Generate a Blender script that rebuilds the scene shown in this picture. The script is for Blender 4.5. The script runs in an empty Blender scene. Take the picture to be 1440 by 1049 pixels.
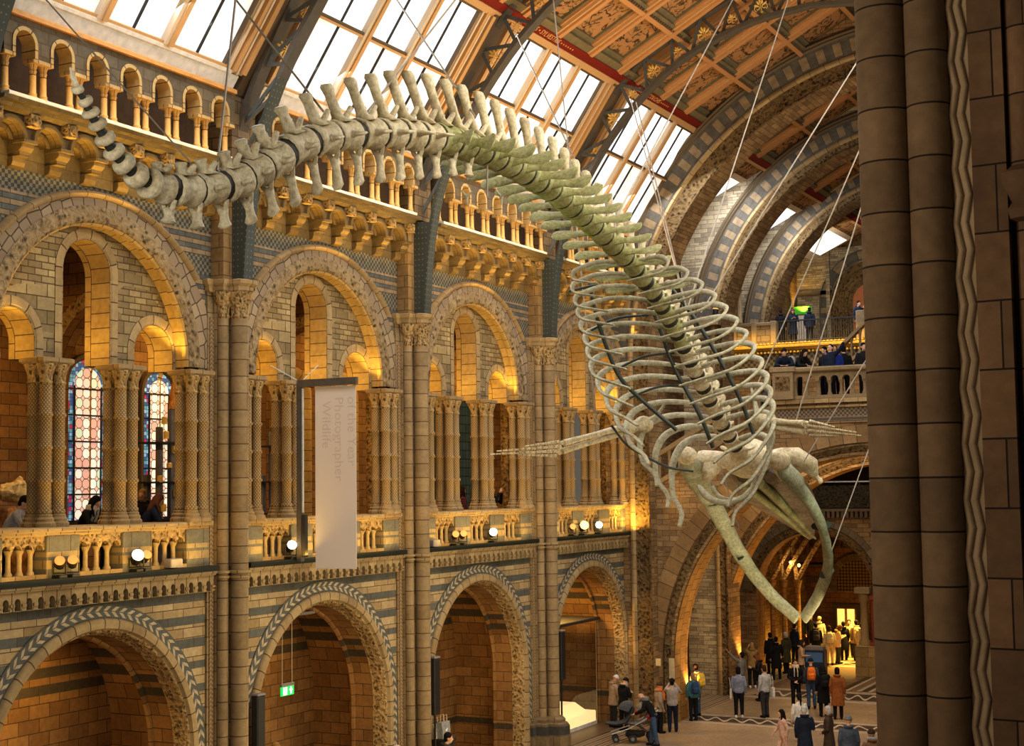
import bpy, math, random
from mathutils import Vector, Matrix, noise as mnoise
from mathutils.geometry import tessellate_polygon
D = bpy.data; SC = bpy.context.scene; COL = SC.collection
R = random.Random(11)
pi = math.pi; cos = math.cos; sin = math.sin
V = Vector

# ------------------------------------------------------------------ materials
def C4(c): return (c[0], c[1], c[2], 1.0) if len(c) == 3 else c
class T:
    """small node-tree writer"""
    def __init__(s, name, rough=.8, spec=.25, metal=0.):
        s.m = D.materials.new(name); s.m.use_nodes = True; s.t = s.m.node_tree; s.t.nodes.clear()
        s.out = s.t.nodes.new('ShaderNodeOutputMaterial'); s.b = s.t.nodes.new('ShaderNodeBsdfPrincipled')
        s.t.links.new(s.b.outputs[0], s.out.inputs[0])
        s.b.inputs['Roughness'].default_value = rough; s.b.inputs['Metallic'].default_value = metal
        s.b.inputs['Specular IOR Level'].default_value = spec
        s._uv = None
    def put(s, sock, v):
        if isinstance(v, bpy.types.NodeSocket): s.t.links.new(v, sock)
        elif v is not None:
            if sock.type == 'RGBA': v = C4(v)
            sock.default_value = v
    def n(s, ty, ins=None, **props):
        x = s.t.nodes.new('ShaderNode' + ty)
        for k, v in props.items(): setattr(x, k, v)
        for k, v in (ins or {}).items(): s.put(x.inputs[k], v)
        return x
    def uv(s):
        if s._uv is None: s._uv = s.n('TexCoord').outputs['UV']
        return s._uv
    def obj(s): return s.n('TexCoord').outputs['Object']
    def sep(s, v):
        x = s.n('SeparateXYZ', {0: v}); return x.outputs
    def ma(s, op, a, b=0., c=0.):
        return s.n('Math', {0: a, 1: b, 2: c}, operation=op).outputs[0]
    def mix(s, f, a, b, blend='MIX'):
        x = s.n('Mix', {0: f, 6: a, 7: b}, data_type='RGBA', blend_type=blend); return x.outputs[2]
    def ramp(s, f, stops, interp='LINEAR'):
        x = s.n('ValToRGB', {0: f}); x.color_ramp.interpolation = interp; e = x.color_ramp.elements
        while len(e) < len(stops): e.new(1.)
        for i, (p, c) in enumerate(stops): e[i].position = p; e[i].color = C4(c)
        return x.outputs[0]
    def noise(s, scale, vec=None, detail=3., rough=.55, dist=0.):
        return s.n('TexNoise', {'Vector': vec if vec is not None else s.uv(), 'Scale': scale, 'Detail': detail, 'Roughness': rough, 'Distortion': dist}).outputs[0]
    def vor(s, scale, vec=None, feature='F1', rnd=1.):
        return s.n('TexVoronoi', {'Vector': vec if vec is not None else s.uv(), 'Scale': scale, 'Randomness': rnd}, feature=feature)
    def bump(s, h, strength=.4, dist=.02):
        x = s.n('Bump', {'Height': h, 'Strength': strength, 'Distance': dist}); s.put(s.b.inputs['Normal'], x.outputs[0])
    def base(s, c): s.put(s.b.inputs['Base Color'], c); return s.m
    def emit(s, c, st): s.put(s.b.inputs['Emission Color'], c); s.put(s.b.inputs['Emission Strength'], st)

def plain(name, c, rough=.7, spec=.3, metal=0., var=.12, scale=6., emit=None):
    t = T(name, rough, spec, metal)
    f = t.noise(scale, t.obj(), 2.)
    k = 1 - var; q = 1 + var
    t.base(t.ramp(f, [(.3, tuple(x * k for x in c)), (.7, tuple(min(1, x * q) for x in c))]))
    if emit: t.emit(c, emit)
    return t.m

def brick(t, w, h, c1, c2, mort, ms=.012, off=.5, vec=None, bias=0.):
    b = t.n('TexBrick', {'Vector': vec if vec is not None else t.uv(), 'Color1': c1, 'Color2': c2, 'Mortar': mort, 'Scale': 1., 'Mortar Size': ms,
            'Mortar Smooth': .2, 'Bias': bias, 'Brick Width': w, 'Row Height': h}); b.offset = off; return b

def stone(name, c1, c2, joint=None, mort=(.10, .07, .045), ms=.009, bump=.35, carved=0., bands=None, alt=None, rough=.85, small=None):
    """ashlar: every block its own tint, soft weathering over it; bands = grey courses at given heights"""
    c1, c2 = [(r_, g_ * 1.045, b_ * 1.0) for r_, g_, b_ in (c1, c2)]
    t = T(name, rough, .2)
    if joint:
        b = brick(t, joint[0], joint[1], c1, c2, mort, ms); col = b.outputs['Color']; fac = b.outputs['Fac']
        if small:   # rubble: some courses in small blocks
            b2 = brick(t, small[0], small[1], c1, c2, mort, ms)
            sel = t.ma('GREATER_THAN', t.noise(.9, t.n('Mapping', {'Vector': t.uv(), 'Scale': (.45, 1.9, 1.)}).outputs[0], 1.), .52)
            col = t.mix(sel, col, b2.outputs['Color']); fac = t.mix(sel, fac, b2.outputs['Fac'])
    else:
        col = t.mix(t.noise(1.3), c1, c2); fac = None
    if bands:
        v = t.sep(t.uv())[1]; lo, hi = bands[0][0] - .01, bands[-1][1] + .01
        stops = [(0., (0, 0, 0))]
        for a, z in bands: stops += [((a - lo) / (hi - lo), (1, 1, 1)), ((z - lo) / (hi - lo), (0, 0, 0))]
        f = t.ramp(t.ma('DIVIDE', t.ma('SUBTRACT', v, lo), hi - lo), stops, 'CONSTANT')
        g1, g2 = alt; gb = brick(t, joint[0] * 1.3, 9., g1, g2, mort, ms)
        col = t.mix(f, col, gb.outputs['Color'])
    n1 = t.noise(.55, None, 4., .6); n2 = t.noise(9., None, 3.)
    col = t.mix(1., col, t.ramp(n1, [(.25, (.62, .60, .60)), (.75, (1.2, 1.18, 1.12))]), 'MULTIPLY')
    col = t.mix(1., col, t.ramp(n2, [(.3, (.86, .86, .86)), (.7, (1.1, 1.1, 1.1))]), 'MULTIPLY')
    h = t.ma('MULTIPLY', n2, .35)
    if fac is not None: h = t.ma('SUBTRACT', h, fac)
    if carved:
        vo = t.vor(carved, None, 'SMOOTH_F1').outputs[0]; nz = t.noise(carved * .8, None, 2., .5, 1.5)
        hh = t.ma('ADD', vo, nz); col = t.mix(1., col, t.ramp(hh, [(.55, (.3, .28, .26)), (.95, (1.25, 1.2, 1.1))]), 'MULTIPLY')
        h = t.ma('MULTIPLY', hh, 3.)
    t.bump(h, bump, .03)
    return t.base(col)

BE1, BE2 = (.385, .285, .155), (.27, .195, .11)
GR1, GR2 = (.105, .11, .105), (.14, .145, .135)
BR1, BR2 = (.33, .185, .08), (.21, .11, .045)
DK = (.07, .045, .025)
M = {}
M['arcade'] = stone('striped ashlar', (.46, .35, .22), (.32, .225, .13), (.62, .2), bands=[(2.9, 3.06), (3.38, 3.54), (3.86, 4.02), (4.34, 4.5), (4.80, 4.98), (5.26, 5.44), (5.72, 5.92)], alt=(GR1, GR2))
M['ashlar'] = stone('buff ashlar', BE1, BE2, (.55, .36))
M['rubble'] = stone('coursed buff stone', (.38, .295, .17), (.21, .155, .09), (.52, .26), ms=.012, small=(.34, .13))
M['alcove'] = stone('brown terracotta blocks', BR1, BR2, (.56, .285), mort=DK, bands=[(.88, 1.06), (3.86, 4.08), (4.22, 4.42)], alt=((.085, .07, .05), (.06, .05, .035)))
M['gallery'] = stone('brown gallery brick', (.34, .19, .085), (.22, .115, .05), (.5, .25), mort=DK)
M['endwall'] = stone('brown end wall brick', (.37, .24, .125), (.21, .13, .07), (.5, .185), small=(.42, .13))
M['upperwall'] = stone('pale coursed brick', (.50, .415, .30), (.25, .20, .155), (.55, .17), mort=(.16, .12, .085), small=(.4, .11))
M['trim'] = stone('tan terracotta moulding', (.40, .285, .16), (.31, .21, .115), (.48, 7.))
M['vous'] = stone('tan voussoir', (.42, .31, .18), (.31, .22, .13), (.36, 7.), ms=.012)
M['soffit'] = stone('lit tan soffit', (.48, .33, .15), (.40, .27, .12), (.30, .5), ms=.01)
M['shaft'] = stone('pier shaft drums', (.34, .245, .15), (.25, .175, .105), (9., .36), ms=.011)
M['carved'] = stone('carved foliage stone', (.42, .30, .17), (.34, .24, .135), carved=13., bump=.9)
M['braid'] = stone('carved braid stone', (.33, .25, .165), (.27, .20, .13), carved=9., bump=.9)
M['corbel'] = stone('corbel terracotta', (.205, .145, .075), (.15, .105, .055), (.6, .3))
M['corbelf'] = stone('dark corbel face stone', (.165, .125, .075), (.12, .09, .055), (.48, .3))
M['rough'] = stone('dark jointed stone', (.25, .185, .115), (.18, .13, .085), (.42, .26), ms=.014)
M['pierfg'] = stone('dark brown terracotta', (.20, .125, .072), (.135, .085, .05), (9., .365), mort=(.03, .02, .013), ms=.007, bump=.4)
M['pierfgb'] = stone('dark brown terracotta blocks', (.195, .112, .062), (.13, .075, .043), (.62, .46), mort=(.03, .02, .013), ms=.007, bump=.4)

def t_hex():
    t = T('hexagonal stone band', .85, .2); v = t.vor(3.4, None, 'F1', .35); e = t.vor(3.4, None, 'DISTANCE_TO_EDGE', .35).outputs[0]
    c = t.mix(t.sep(v.outputs['Color'])[0], (.36, .28, .18), (.23, .17, .115))
    c = t.mix(t.ma('LESS_THAN', e, .035), c, (.07, .05, .035)); t.bump(t.ma('MINIMUM', e, .08), .9, .15); return t.base(c)
M['hex'] = t_hex()
def t_check(name, z0):
    t = T(name, .8, .2); u, v, _ = t.sep(t.uv())
    ck = t.n('TexChecker', {'Vector': t.uv(), 'Color1': (.21, .185, .13), 'Color2': (.07, .075, .07), 'Scale': 13.5}).outputs[0]
    b = brick(t, .42, .105, (.34, .25, .15), (.26, .19, .115), DK, .008).outputs['Color']
    g = brick(t, .5, .105, GR1, GR2, DK, .008).outputs['Color']
    row = t.ma('GREATER_THAN', t.ma('FRACT', t.ma('DIVIDE', v, .21)), .5)
    c = t.mix(row, b, g)
    def band(a, z): return t.ma('MULTIPLY', t.ma('GREATER_THAN', v, a), t.ma('LESS_THAN', v, z))
    f = t.ma('ADD', band(z0 + .95, z0 + 1.37), band(z0 + .05, z0 + .46))
    c = t.mix(f, c, ck); c = t.mix(1., c, t.ramp(t.noise(5.), [(.3, (.75, .75, .75)), (.7, (1.15, 1.15, 1.15))]), 'MULTIPLY'); return t.base(c)
M['spandrel'] = t_check('chequered grey and buff brick', 12.55)
def t_chev():
    t = T('grey arch band with pale chevrons', .8, .2); u, v, _ = t.sep(t.uv())   # u metres along the arch, v 0..1 across
    x = t.ma('FRACT', t.ma('ADD', t.ma('DIVIDE', u, .19), t.ma('MULTIPLY', t.ma('ABSOLUTE', t.ma('SUBTRACT', v, .5)), 1.6)))
    f = t.ma('MULTIPLY', t.ma('GREATER_THAN', x, .56), t.ma('LESS_THAN', t.ma('ABSOLUTE', t.ma('SUBTRACT', v, .5)), .36))
    f = t.ma('MULTIPLY', f, t.ma('GREATER_THAN', t.ma('ABSOLUTE', t.ma('SUBTRACT', v, .5)), .03))
    c = t.mix(f, (.11, .115, .105), (.44, .36, .25)); c = t.mix(1., c, t.ramp(t.noise(7.), [(.3, (.8, .8, .8)), (.7, (1.15, 1.15, 1.15))]), 'MULTIPLY'); return t.base(c)
M['chevron'] = t_chev()
def t_lattice():
    t = T('lattice carved column shaft', .75, .3); u, v, _ = t.sep(t.uv())
    k = 13.
    a = t.ma('PINGPONG', t.ma('MULTIPLY', t.ma('ADD', u, v), k), .5); b = t.ma('PINGPONG', t.ma('MULTIPLY', t.ma('SUBTRACT', u, v), k), .5)
    h = t.ma('MINIMUM', a, b); c = t.ramp(h, [(.04, (.15, .095, .04)), (.22, (.44, .31, .15))]); t.bump(h, .6, .05); return t.base(c)
M['lattice'] = t_lattice()
def t_zig(name, c1, c2):
    t = T(name, .8, .2); u, v, _ = t.sep(t.uv())
    x = t.ma('FRACT', t.ma('MULTIPLY', t.ma('ADD', v, t.ma('PINGPONG', u, .06)), 11.)); c = t.ramp(x, [(.1, c2), (.5, c1), (.9, c2)]); t.bump(x, .5, .03); return t.base(c)
M['zigzag'] = t_zig('zigzag moulding', (.40, .30, .18), (.20, .14, .085))
def t_strip():
    t = T('grey and buff voussoir blocks', .8, .2); u, v, _ = t.sep(t.uv())
    f = t.ma('MULTIPLY', t.ma('GREATER_THAN', t.ma('FRACT', t.ma('DIVIDE', u, .56)), .52), t.ma('LESS_THAN', t.ma('ABSOLUTE', t.ma('SUBTRACT', v, .5)), .36))
    j = t.ma('LESS_THAN', t.ma('FRACT', t.ma('DIVIDE', u, .28)), .05)
    c = t.mix(f, (.115, .108, .092), (.26, .20, .125)); c = t.mix(j, c, (.07, .06, .05))
    c = t.mix(1., c, t.ramp(t.noise(3.), [(.3, (.7, .7, .7)), (.7, (1.2, 1.15, 1.1))]), 'MULTIPLY'); return t.base(c)
M['striped'] = t_strip()
def t_iron():
    t = T('grey green riveted iron', .55, .4); u, v, _ = t.sep(t.uv())
    du = t.ma('SUBTRACT', t.ma('FRACT', t.ma('DIVIDE', u, .11)), .5); dv = t.ma('SUBTRACT', t.ma('FRACT', t.ma('DIVIDE', v, .14)), .5)
    d = t.ma('ADD', t.ma('MULTIPLY', du, du), t.ma('MULTIPLY', dv, dv)); f = t.ma('LESS_THAN', d, .018)
    c = t.mix(f, t.mix(t.noise(3.), (.042, .050, .042), (.065, .072, .06)), (.15, .16, .13)); t.bump(f, .5, .02); return t.base(c)
M['iron'] = t_iron()
M['ironp'] = plain('grey painted iron', (.10, .115, .12), .5)
M['irond'] = plain('dark brown iron chord', (.085, .075, .062), .55)
def t_wood(name, c1, c2, rough=.55):
    t = T(name, rough, .35); n = t.noise(3., t.n('Mapping', {'Vector': t.uv(), 'Scale': (14., .8, 1.)}).outputs[0], 4.); return t.base(t.mix(n, c1, c2))
M['wood'] = t_wood('pine window frame', (.55, .34, .16), (.42, .24, .10))
M['woodpale'] = t_wood('pale painted timber', (.62, .52, .40), (.50, .38, .26))
M['wooddark'] = t_wood('dark timber moulding', (.14, .10, .06), (.09, .065, .045))
M['rafter'] = t_wood('orange timber rafter', (.50, .27, .115), (.40, .20, .085))
M['reddoor'] = t_wood('dark red door timber', (.22, .045, .02), (.15, .03, .015))
M['oakdoor'] = t_wood('orange oak door', (.42, .15, .04), (.32, .11, .03))
def t_panel():
    t = T('painted botanical ceiling panel', .7, .25); u = t.uv()
    w = t.noise(1.2, u, 2., .5, 1.6); br = t.ma('LESS_THAN', t.ma('ABSOLUTE', t.ma('SUBTRACT', w, .5)), .018)
    lf = t.ma('GREATER_THAN', t.noise(6.5, u, 2., .6, .6), .55); msk = t.ma('GREATER_THAN', t.noise(1.5, u, 1.), .46)
    c = t.mix(t.noise(2., u), (.40, .21, .085), (.30, .165, .075)); c = t.mix(t.ma('MULTIPLY', lf, msk), c, (.105, .075, .035)); c = t.mix(br, c, (.06, .035, .02)); return t.base(c)
M['panel'] = t_panel()
M['panelin'] = plain('olive panel reveal', (.16, .13, .07), .7)
def t_redband():
    t = T('dark red painted band', .7, .2); u, v, _ = t.sep(t.uv()); c = t.mix(t.noise(12.), (.20, .022, .012), (.13, .015, .01)); return t.base(c)
M['redband'] = t_redband()
M['gold'] = plain('gilded leaf', (.85, .58, .17), .4, .5, .1)
M['lettering'] = plain('pale gold lettering', (.55, .33, .13), .6)
def t_sky(st):
    t = T('frosted skylight glass', .3, .5); u, v, _ = t.sep(t.uv())
    s = t.noise(2.2, t.n('Mapping', {'Vector': t.uv(), 'Scale': (11., .45, 1.)}).outputs[0], 3.)
    d = t.noise(.8, None, 2.)
    c = t.mix(t.ramp(s, [(.35, (0, 0, 0)), (.62, (1, 1, 1))]), (.70, .80, .92), (1., 1., 1.)); c = t.mix(t.ma('MULTIPLY', t.ma('GREATER_THAN', d, .0), t.ramp(d, [(.42, (0, 0, 0)), (.75, (1, 1, 1))])), c, (.72, .66, .56))
    t.emit(c, st); return t.base((.5, .5, .5))
M['skyglass'] = t_sky(1.0)
M['skyglasslow'] = t_sky(.60)
def t_stain():
    t = T('pale leaded stained glass', .3, .5); u, v, _ = t.sep(t.uv()); k = 4.2
    fu, fv = [t.ma('ABSOLUTE', t.ma('SUBTRACT', t.ma('FRACT', t.ma('MULTIPLY', q, k)), .5)) for q in (u, v)]
    cell = t.n('CombineXYZ', {0: t.ma('FLOOR', t.ma('MULTIPLY', u, k)), 1: t.ma('FLOOR', t.ma('MULTIPLY', v, k))}).outputs[0]
    r = t.n('TexWhiteNoise', {'Vector': cell}).outputs[0]; d = t.ma('ADD', fu, fv); e = t.ma('MAXIMUM', fu, fv)
    c = t.ramp(r, [(0., (.74, .44, .36)), (.2, (.86, .80, .70)), (.5, (.84, .66, .55)), (.64, (.62, .76, .56)), (.76, (.90, .86, .78))], 'CONSTANT')
    dia = t.ma('GREATER_THAN', d, .70); c = t.mix(dia, c, (.80, .50, .42))
    ln = t.ma('MAXIMUM', t.ma('LESS_THAN', t.ma('ABSOLUTE', t.ma('SUBTRACT', d, .70)), .05), t.ma('MULTIPLY', t.ma('GREATER_THAN', e, .455), t.ma('SUBTRACT', 1., dia)))
    c = t.mix(ln, c, (.05, .04, .03)); t.emit(c, .55); return t.base(c)
M['stain'] = t_stain()
def t_stainb():
    t = T('blue stained glass border', .3, .5); o = t.uv(); v = t.vor(11., o, 'F1', .2)
    c = t.ramp(t.sep(v.outputs['Color'])[0], [(0., (.05, .10, .22)), (.35, (.22, .38, .50)), (.62, (.10, .28, .32)), (.8, (.42, .03, .08)), (.9, (.30, .45, .58))], 'CONSTANT')
    e = t.vor(11., o, 'DISTANCE_TO_EDGE', .2).outputs[0]; c = t.mix(t.ma('LESS_THAN', e, .06), c, (.02, .02, .03)); t.emit(c, .7); return t.base(c)
M['stainb'] = t_stainb()
def t_bone(name, c1, c2, c3):
    t = T(name, .6, .3); o = t.obj(); n = t.noise(2.3, o, 4., .6); c = t.ramp(n, [(.25, c3), (.48, c1), (.72, c2)])
    f = t.noise(16., o, 3., .6); c = t.mix(1., c, t.ramp(f, [(.28, (.62, .62, .60)), (.62, (1.08, 1.08, 1.06))]), 'MULTIPLY'); t.bump(f, .35, .03); return t.base(c)
M['bone'] = t_bone('weathered whale bone', (.60, .52, .36), (.72, .65, .48), (.36, .29, .19))
M['bonerib'] = t_bone('grey rib bone', (.42, .395, .285), (.52, .50, .375), (.28, .26, .18))
M['bonegreen'] = t_bone('green-lit whale bone', (.36, .355, .17), (.47, .46, .27), (.22, .215, .10))  # green spotlight tint put into the bone colour
M['bonedark'] = t_bone('brown rostrum bone', (.25, .185, .125), (.33, .26, .185), (.15, .11, .07))
M['disc'] = plain('dark vertebral pad', (.045, .043, .035), .6)
M['rod'] = plain('dark green steel mount', (.035, .045, .038), .4, .5)
M['wire'] = plain('steel suspension cable', (.34, .30, .25), .5, .4, .2)
M['black'] = plain('black metal', (.018, .018, .018), .5, .4)
M['matt'] = plain('dark grey casing', (.035, .033, .032), .6)
M['greyc'] = plain('grey casing top', (.22, .20, .20), .6)
M['ledge'] = plain('dark green ledge board', (.016, .020, .015), .6)
M['palegrey'] = plain('pale grey metal ledge', (.52, .54, .52), .6)
M['white'] = plain('white panel', (.75, .73, .70), .6)
M['skirt'] = plain('white painted coving', (.66, .63, .57), .7)
def t_banner():
    t = T('translucent white banner cloth', .8, .1); t.base((.80, .72, .66)); t.put(t.b.inputs['Subsurface Weight'], .0)
    w = t.n('TexWave', {'Vector': t.uv(), 'Scale': 60.}).outputs[1]; t.bump(w, .1, .005); return t.m
M['banner'] = t_banner()
M['bannertext'] = plain('faint show-through lettering', (.70, .60, .54), .8, .1, 0., .02)
def t_floor():
    t = T('terrazzo mosaic floor', .35, .45); o = t.obj(); v = t.vor(22., o).outputs['Color']
    c = t.mix(t.sep(v)[0], (.23, .165, .10), (.36, .28, .19)); c = t.mix(1., c, t.ramp(t.noise(.5, o, 3.), [(.3, (.75, .75, .75)), (.7, (1.15, 1.12, 1.1))]), 'MULTIPLY'); return t.base(c)
M['floor'] = t_floor()
def t_guil():
    t = T('guilloche mosaic border', .4, .4); u, v, _ = t.sep(t.uv())   # v 0..1 across
    ph = t.ma('MULTIPLY', u, 2 * pi / .62); s = t.ma('ADD', .5, t.ma('MULTIPLY', t.ma('SINE', t.ma('ADD', ph, t.ma('MULTIPLY', t.ma('SUBTRACT', v, .5), 4.5))), .26))
    f = t.ma('LESS_THAN', t.ma('ABSOLUTE', t.ma('SUBTRACT', v, s)), .10); e = t.ma('GREATER_THAN', t.ma('ABSOLUTE', t.ma('SUBTRACT', v, .5)), .44)
    c = t.mix(t.ma('MAXIMUM', f, e), (.055, .042, .032), (.44, .37, .27)); return t.base(c)
M['guilloche'] = t_guil()
def t_lines():
    t = T('striped mosaic border', .4, .4); u, v, _ = t.sep(t.uv()); x = t.ma('FRACT', t.ma('MULTIPLY', v, 4.)); c = t.ramp(x, [(0., (.06, .045, .03)), (.3, (.46, .38, .27)), (.45, (.20, .13, .08)), (.8, (.40, .33, .23))], 'CONSTANT'); return t.base(c)
M['lines'] = t_lines()
M['floorborder'] = plain('brown mosaic field', (.19, .125, .075), .4, .4)
M['mosaicpale'] = plain('pale mosaic line', (.46, .40, .31), .4, .4)
def lampmat(name, c, st):
    t = T(name, .4); t.emit(c, st); return t.base(c)
M['lampw'] = lampmat('cool white lamp lens', (.80, .95, 1.), 4.)
M['lampo'] = lampmat('orange lamp lens', (1., .33, .12), .30)
M['lampy'] = lampmat('warm lamp lens', (1., .66, .18), 2.2)
M['lampgreen'] = lampmat('pale green lamp lens', (.62, 1., .80), 6.)
M['exitgreen'] = lampmat('lit green sign face', (.02, .55, .10), .9)
M['exitwhite'] = lampmat('lit white sign pictogram', (.95, 1., .95), 1.2)
M['casebase'] = lampmat('glowing display base', (1., .78, .38), .6)
M['glowdoor'] = lampmat('lit yellow door glass', (1., .66, .16), 1.)
def t_glass():
    t = T('clear case glass', .03, .5); g = t.n('BsdfTransparent'); gl = t.n('BsdfGlossy', {'Roughness': .03}); x = t.n('MixShader', {0: .055, 1: g.outputs[0], 2: gl.outputs[0]})
    t.t.links.new(x.outputs[0], t.out.inputs[0]); return t.m
M['glass'] = t_glass()
M['edge'] = plain('bright glass edge', (.55, .45, .30), .3)
# ------------------------------------------------------------------ mesh building
class MB:
    def __init__(s): s.v = []; s.f = []; s.uv = {}
    def add(s, verts, faces, uvs=None):
        b = len(s.v); s.v += [tuple(p) for p in verts]
        for i, f in enumerate(faces):
            if uvs: s.uv[len(s.f)] = uvs[i]
            s.f.append(tuple(b + k for k in f))
        return s
    def box(s, x0, x1, y0, y1, z0, z1):
        return s.add([(x0, y0, z0), (x1, y0, z0), (x1, y1, z0), (x0, y1, z0), (x0, y0, z1), (x1, y0, z1), (x1, y1, z1), (x0, y1, z1)],
              [(0, 3, 2, 1), (4, 5, 6, 7), (0, 1, 5, 4), (1, 2, 6, 5), (2, 3, 7, 6), (3, 0, 4, 7)])
    def bbox(s, x0, x1, y0, y1, z0, z1, b=.02):
        """box with chamfered vertical and top edges"""
        P = [(x0 + b, y0), (x1 - b, y0), (x1, y0 + b), (x1, y1 - b), (x1 - b, y1), (x0 + b, y1), (x0, y1 - b), (x0, y0 + b)]
        cx, cy = (x0 + x1) / 2, (y0 + y1) / 2
        ins = [(cx + (px - cx) * (1 - 2 * b / max(.001, x1 - x0)), cy + (py - cy) * (1 - 2 * b / max(.001, y1 - y0))) for px, py in P]
        s.loft([[(x, y, z0) for x, y in P], [(x, y, z1 - b) for x, y in P], [(x, y, z1) for x, y in ins]]); return s
    def bar(s, p0, p1, w, h, up=(0, 0, 1)):
        p0, p1 = V(p0), V(p1); d = (p1 - p0); L = d.length
        if L < 1e-6: return s
        d /= L; u = V(up); a = d.cross(u)
        if a.length < 1e-3: a = d.cross(V((1, 0, 0)))
        a.normalize(); u = a.cross(d); a *= w / 2; u *= h / 2
        q = [p0 - a - u, p0 + a - u, p0 + a + u, p0 - a + u]; q += [x + d * L for x in q]
        uv = lambda ww: [(0, 0), (ww, 0), (ww, L), (0, L)]
        return s.add(q, [(0, 1, 2, 3), (7, 6, 5, 4), (0, 4, 5, 1), (1, 5, 6, 2), (2, 6, 7, 3), (3, 7, 4, 0)],
            [[(0, 0), (w, 0), (w, h), (0, h)]] * 2 + [[(0, 0), (0, L), (w, L), (w, 0)], [(0, 0), (0, L), (h, L), (h, 0)]] * 2)
    def loft(s, rings, cap=True, closed=True, uvs=None):
        n = len(rings[0]); b = [p for r in rings for p in r]; F = []; U = [] if uvs else None
        for i in range(len(rings) - 1):
            for j in range(n if closed else n - 1):
                k = (j + 1) % n; F.append((i * n + j, i * n + k, (i + 1) * n + k, (i + 1) * n + j))
                if uvs: U.append([uvs(i, j), uvs(i, j + 1), uvs(i + 1, j + 1), uvs(i + 1, j)])
        if cap and closed:
            F.append(tuple(reversed(range(n)))); F.append(tuple((len(rings) - 1) * n + j for j in range(n)))
            if uvs: U += [[(0, 0)] * n, [(0, 0)] * n]
        return s.add(b, F, U)
    def tube(s, pts, r, n=8, cap=True, flat=1., up=None):
        """tube along points; r a number or one per point; flat squashes the section along the frame's second axis (number or one per point)"""
        P = [V(p) for p in pts]; m = len(P); rr = r if isinstance(r, (list, tuple)) else [r] * m; fl = flat if isinstance(flat, (list, tuple)) else [flat] * m
        a = None; rings = []; L = [0.]
        for i in range(m):
            t = (P[min(i + 1, m - 1)] - P[max(i - 1, 0)]); t = t.normalized() if t.length > 1e-9 else V((0, 0, 1))
            if a is None:
                u = V(up) if up else (V((0, 0, 1)) if abs(t.z) < .9 else V((1, 0, 0))); a = t.cross(u).normalized()
            else: a = (a - t * a.dot(t)).normalized()
            b = t.cross(a)
            rings.append([P[i] + a * (cos(2 * pi * j / n) * rr[i]) + b * (sin(2 * pi * j / n) * rr[i] * fl[i]) for j in range(n)])
            if i: L.append(L[-1] + (P[i] - P[i - 1]).length)
        ra = max(rr)
        return s.loft(rings, cap, True, lambda i, j: (2 * pi * ra * j / n, L[i]))
    def lathe(s, prof, c=(0, 0, 0), n=14, a0=0., a1=2 * pi, cap=True):
        full = abs(a1 - a0 - 2 * pi) < 1e-6; m = n if full else n + 1
        rings = [[(c[0] + r * cos(a0 + (a1 - a0) * j / n), c[1] + r * sin(a0 + (a1 - a0) * j / n), c[2] + z) for j in range(m)] for r, z in prof]
        R0 = max(r for r, z in prof)
        return s.loft(rings, cap and full, full, lambda i, j: ((a1 - a0) * R0 * j / n, c[2] + prof[i][1]))
    def ball(s, c, rx, ry=None, rz=None, n=10, m=6, rot=None):
        ry = ry or rx; rz = rz or rx; rings = []
        for i in range(m + 1):
            t = -pi / 2 + pi * i / m; q = max(cos(t), .02)
            ring = [V((rx * q * cos(2 * pi * j / n), ry * q * sin(2 * pi * j / n), rz * sin(t))) for j in range(n)]
            rings.append([(rot @ p if rot else p) + V(c) for p in ring])
        return s.loft(rings)
    def poly(s, outer, holes, plane, d0, d1=None, sides=True):
        """flat polygon with holes in plane 'x' (y,z), 'y' (x,z) or 'z' (x,y) at depth d0; extruded to d1 if given"""
        P = (lambda a, b, d: (d, a, b)) if plane == 'x' else (lambda a, b, d: (a, d, b)) if plane == 'y' else (lambda a, b, d: (a, b, d))
        loops = [outer] + list(holes or []); flat = [p for l in loops for p in l]
        tris = tessellate_polygon([[V((p[0], p[1], 0)) for p in l] for l in loops])
        s.add([P(a, b, d0) for a, b in flat], tris)
        if d1 is not None:
            s.add([P(a, b, d1) for a, b in flat], [tuple(reversed(t)) for t in tris])
            if sides:
                for l in loops:
                    k = len(l); Lc = 0.
                    for i in range(k):
                        a, b = l[i], l[(i + 1) % k]; q = math.dist(a, b)
                        s.add([P(*a, d0), P(*b, d0), P(*b, d1), P(*a, d1)], [(0, 1, 2, 3)], [[(Lc, 0), (Lc + q, 0), (Lc + q, abs(d1 - d0)), (Lc, abs(d1 - d0))]]); Lc += q
        return s
    def arch(s, prof, Rr, c, zbot=None, n=28, plane='x', a0=0., a1=pi, vnorm=True, off=0., swap=False):
        """sweep profile [(dr, depth)] along an arch of radius Rr about c=(h,z); straight legs down to zbot; uv = (length along, metres or 0..1 across)"""
        path = []
        if zbot is not None: path.append((1., 0., zbot - c[1], 0.))
        for i in range(n + 1):
            a = a0 + (a1 - a0) * i / n; path.append((cos(a), sin(a), 0., 1.))
        if zbot is not None: path.append((-1., 0., zbot - c[1], 0.))
        w = [0.]
        for i in range(1, len(prof)): w.append(w[-1] + math.dist(prof[i], prof[i - 1]))
        if vnorm == True: w = [x / w[-1] for x in w]
        rings = []; L = []; l = off; prev = None
        for cx, cz, dz, _ in path:
            ring = []
            for dr, dp in prof:
                h = c[0] + cx * (Rr + dr); z = c[1] + cz * (Rr + dr) + dz
                ring.append((dp, h, z) if plane == 'x' else (h, dp, z))
            q = (c[0] + cx * Rr, c[1] + cz * Rr + dz)
            if prev: l += math.dist(q, prev)
            prev = q; L.append(l); rings.append(ring)
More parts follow.
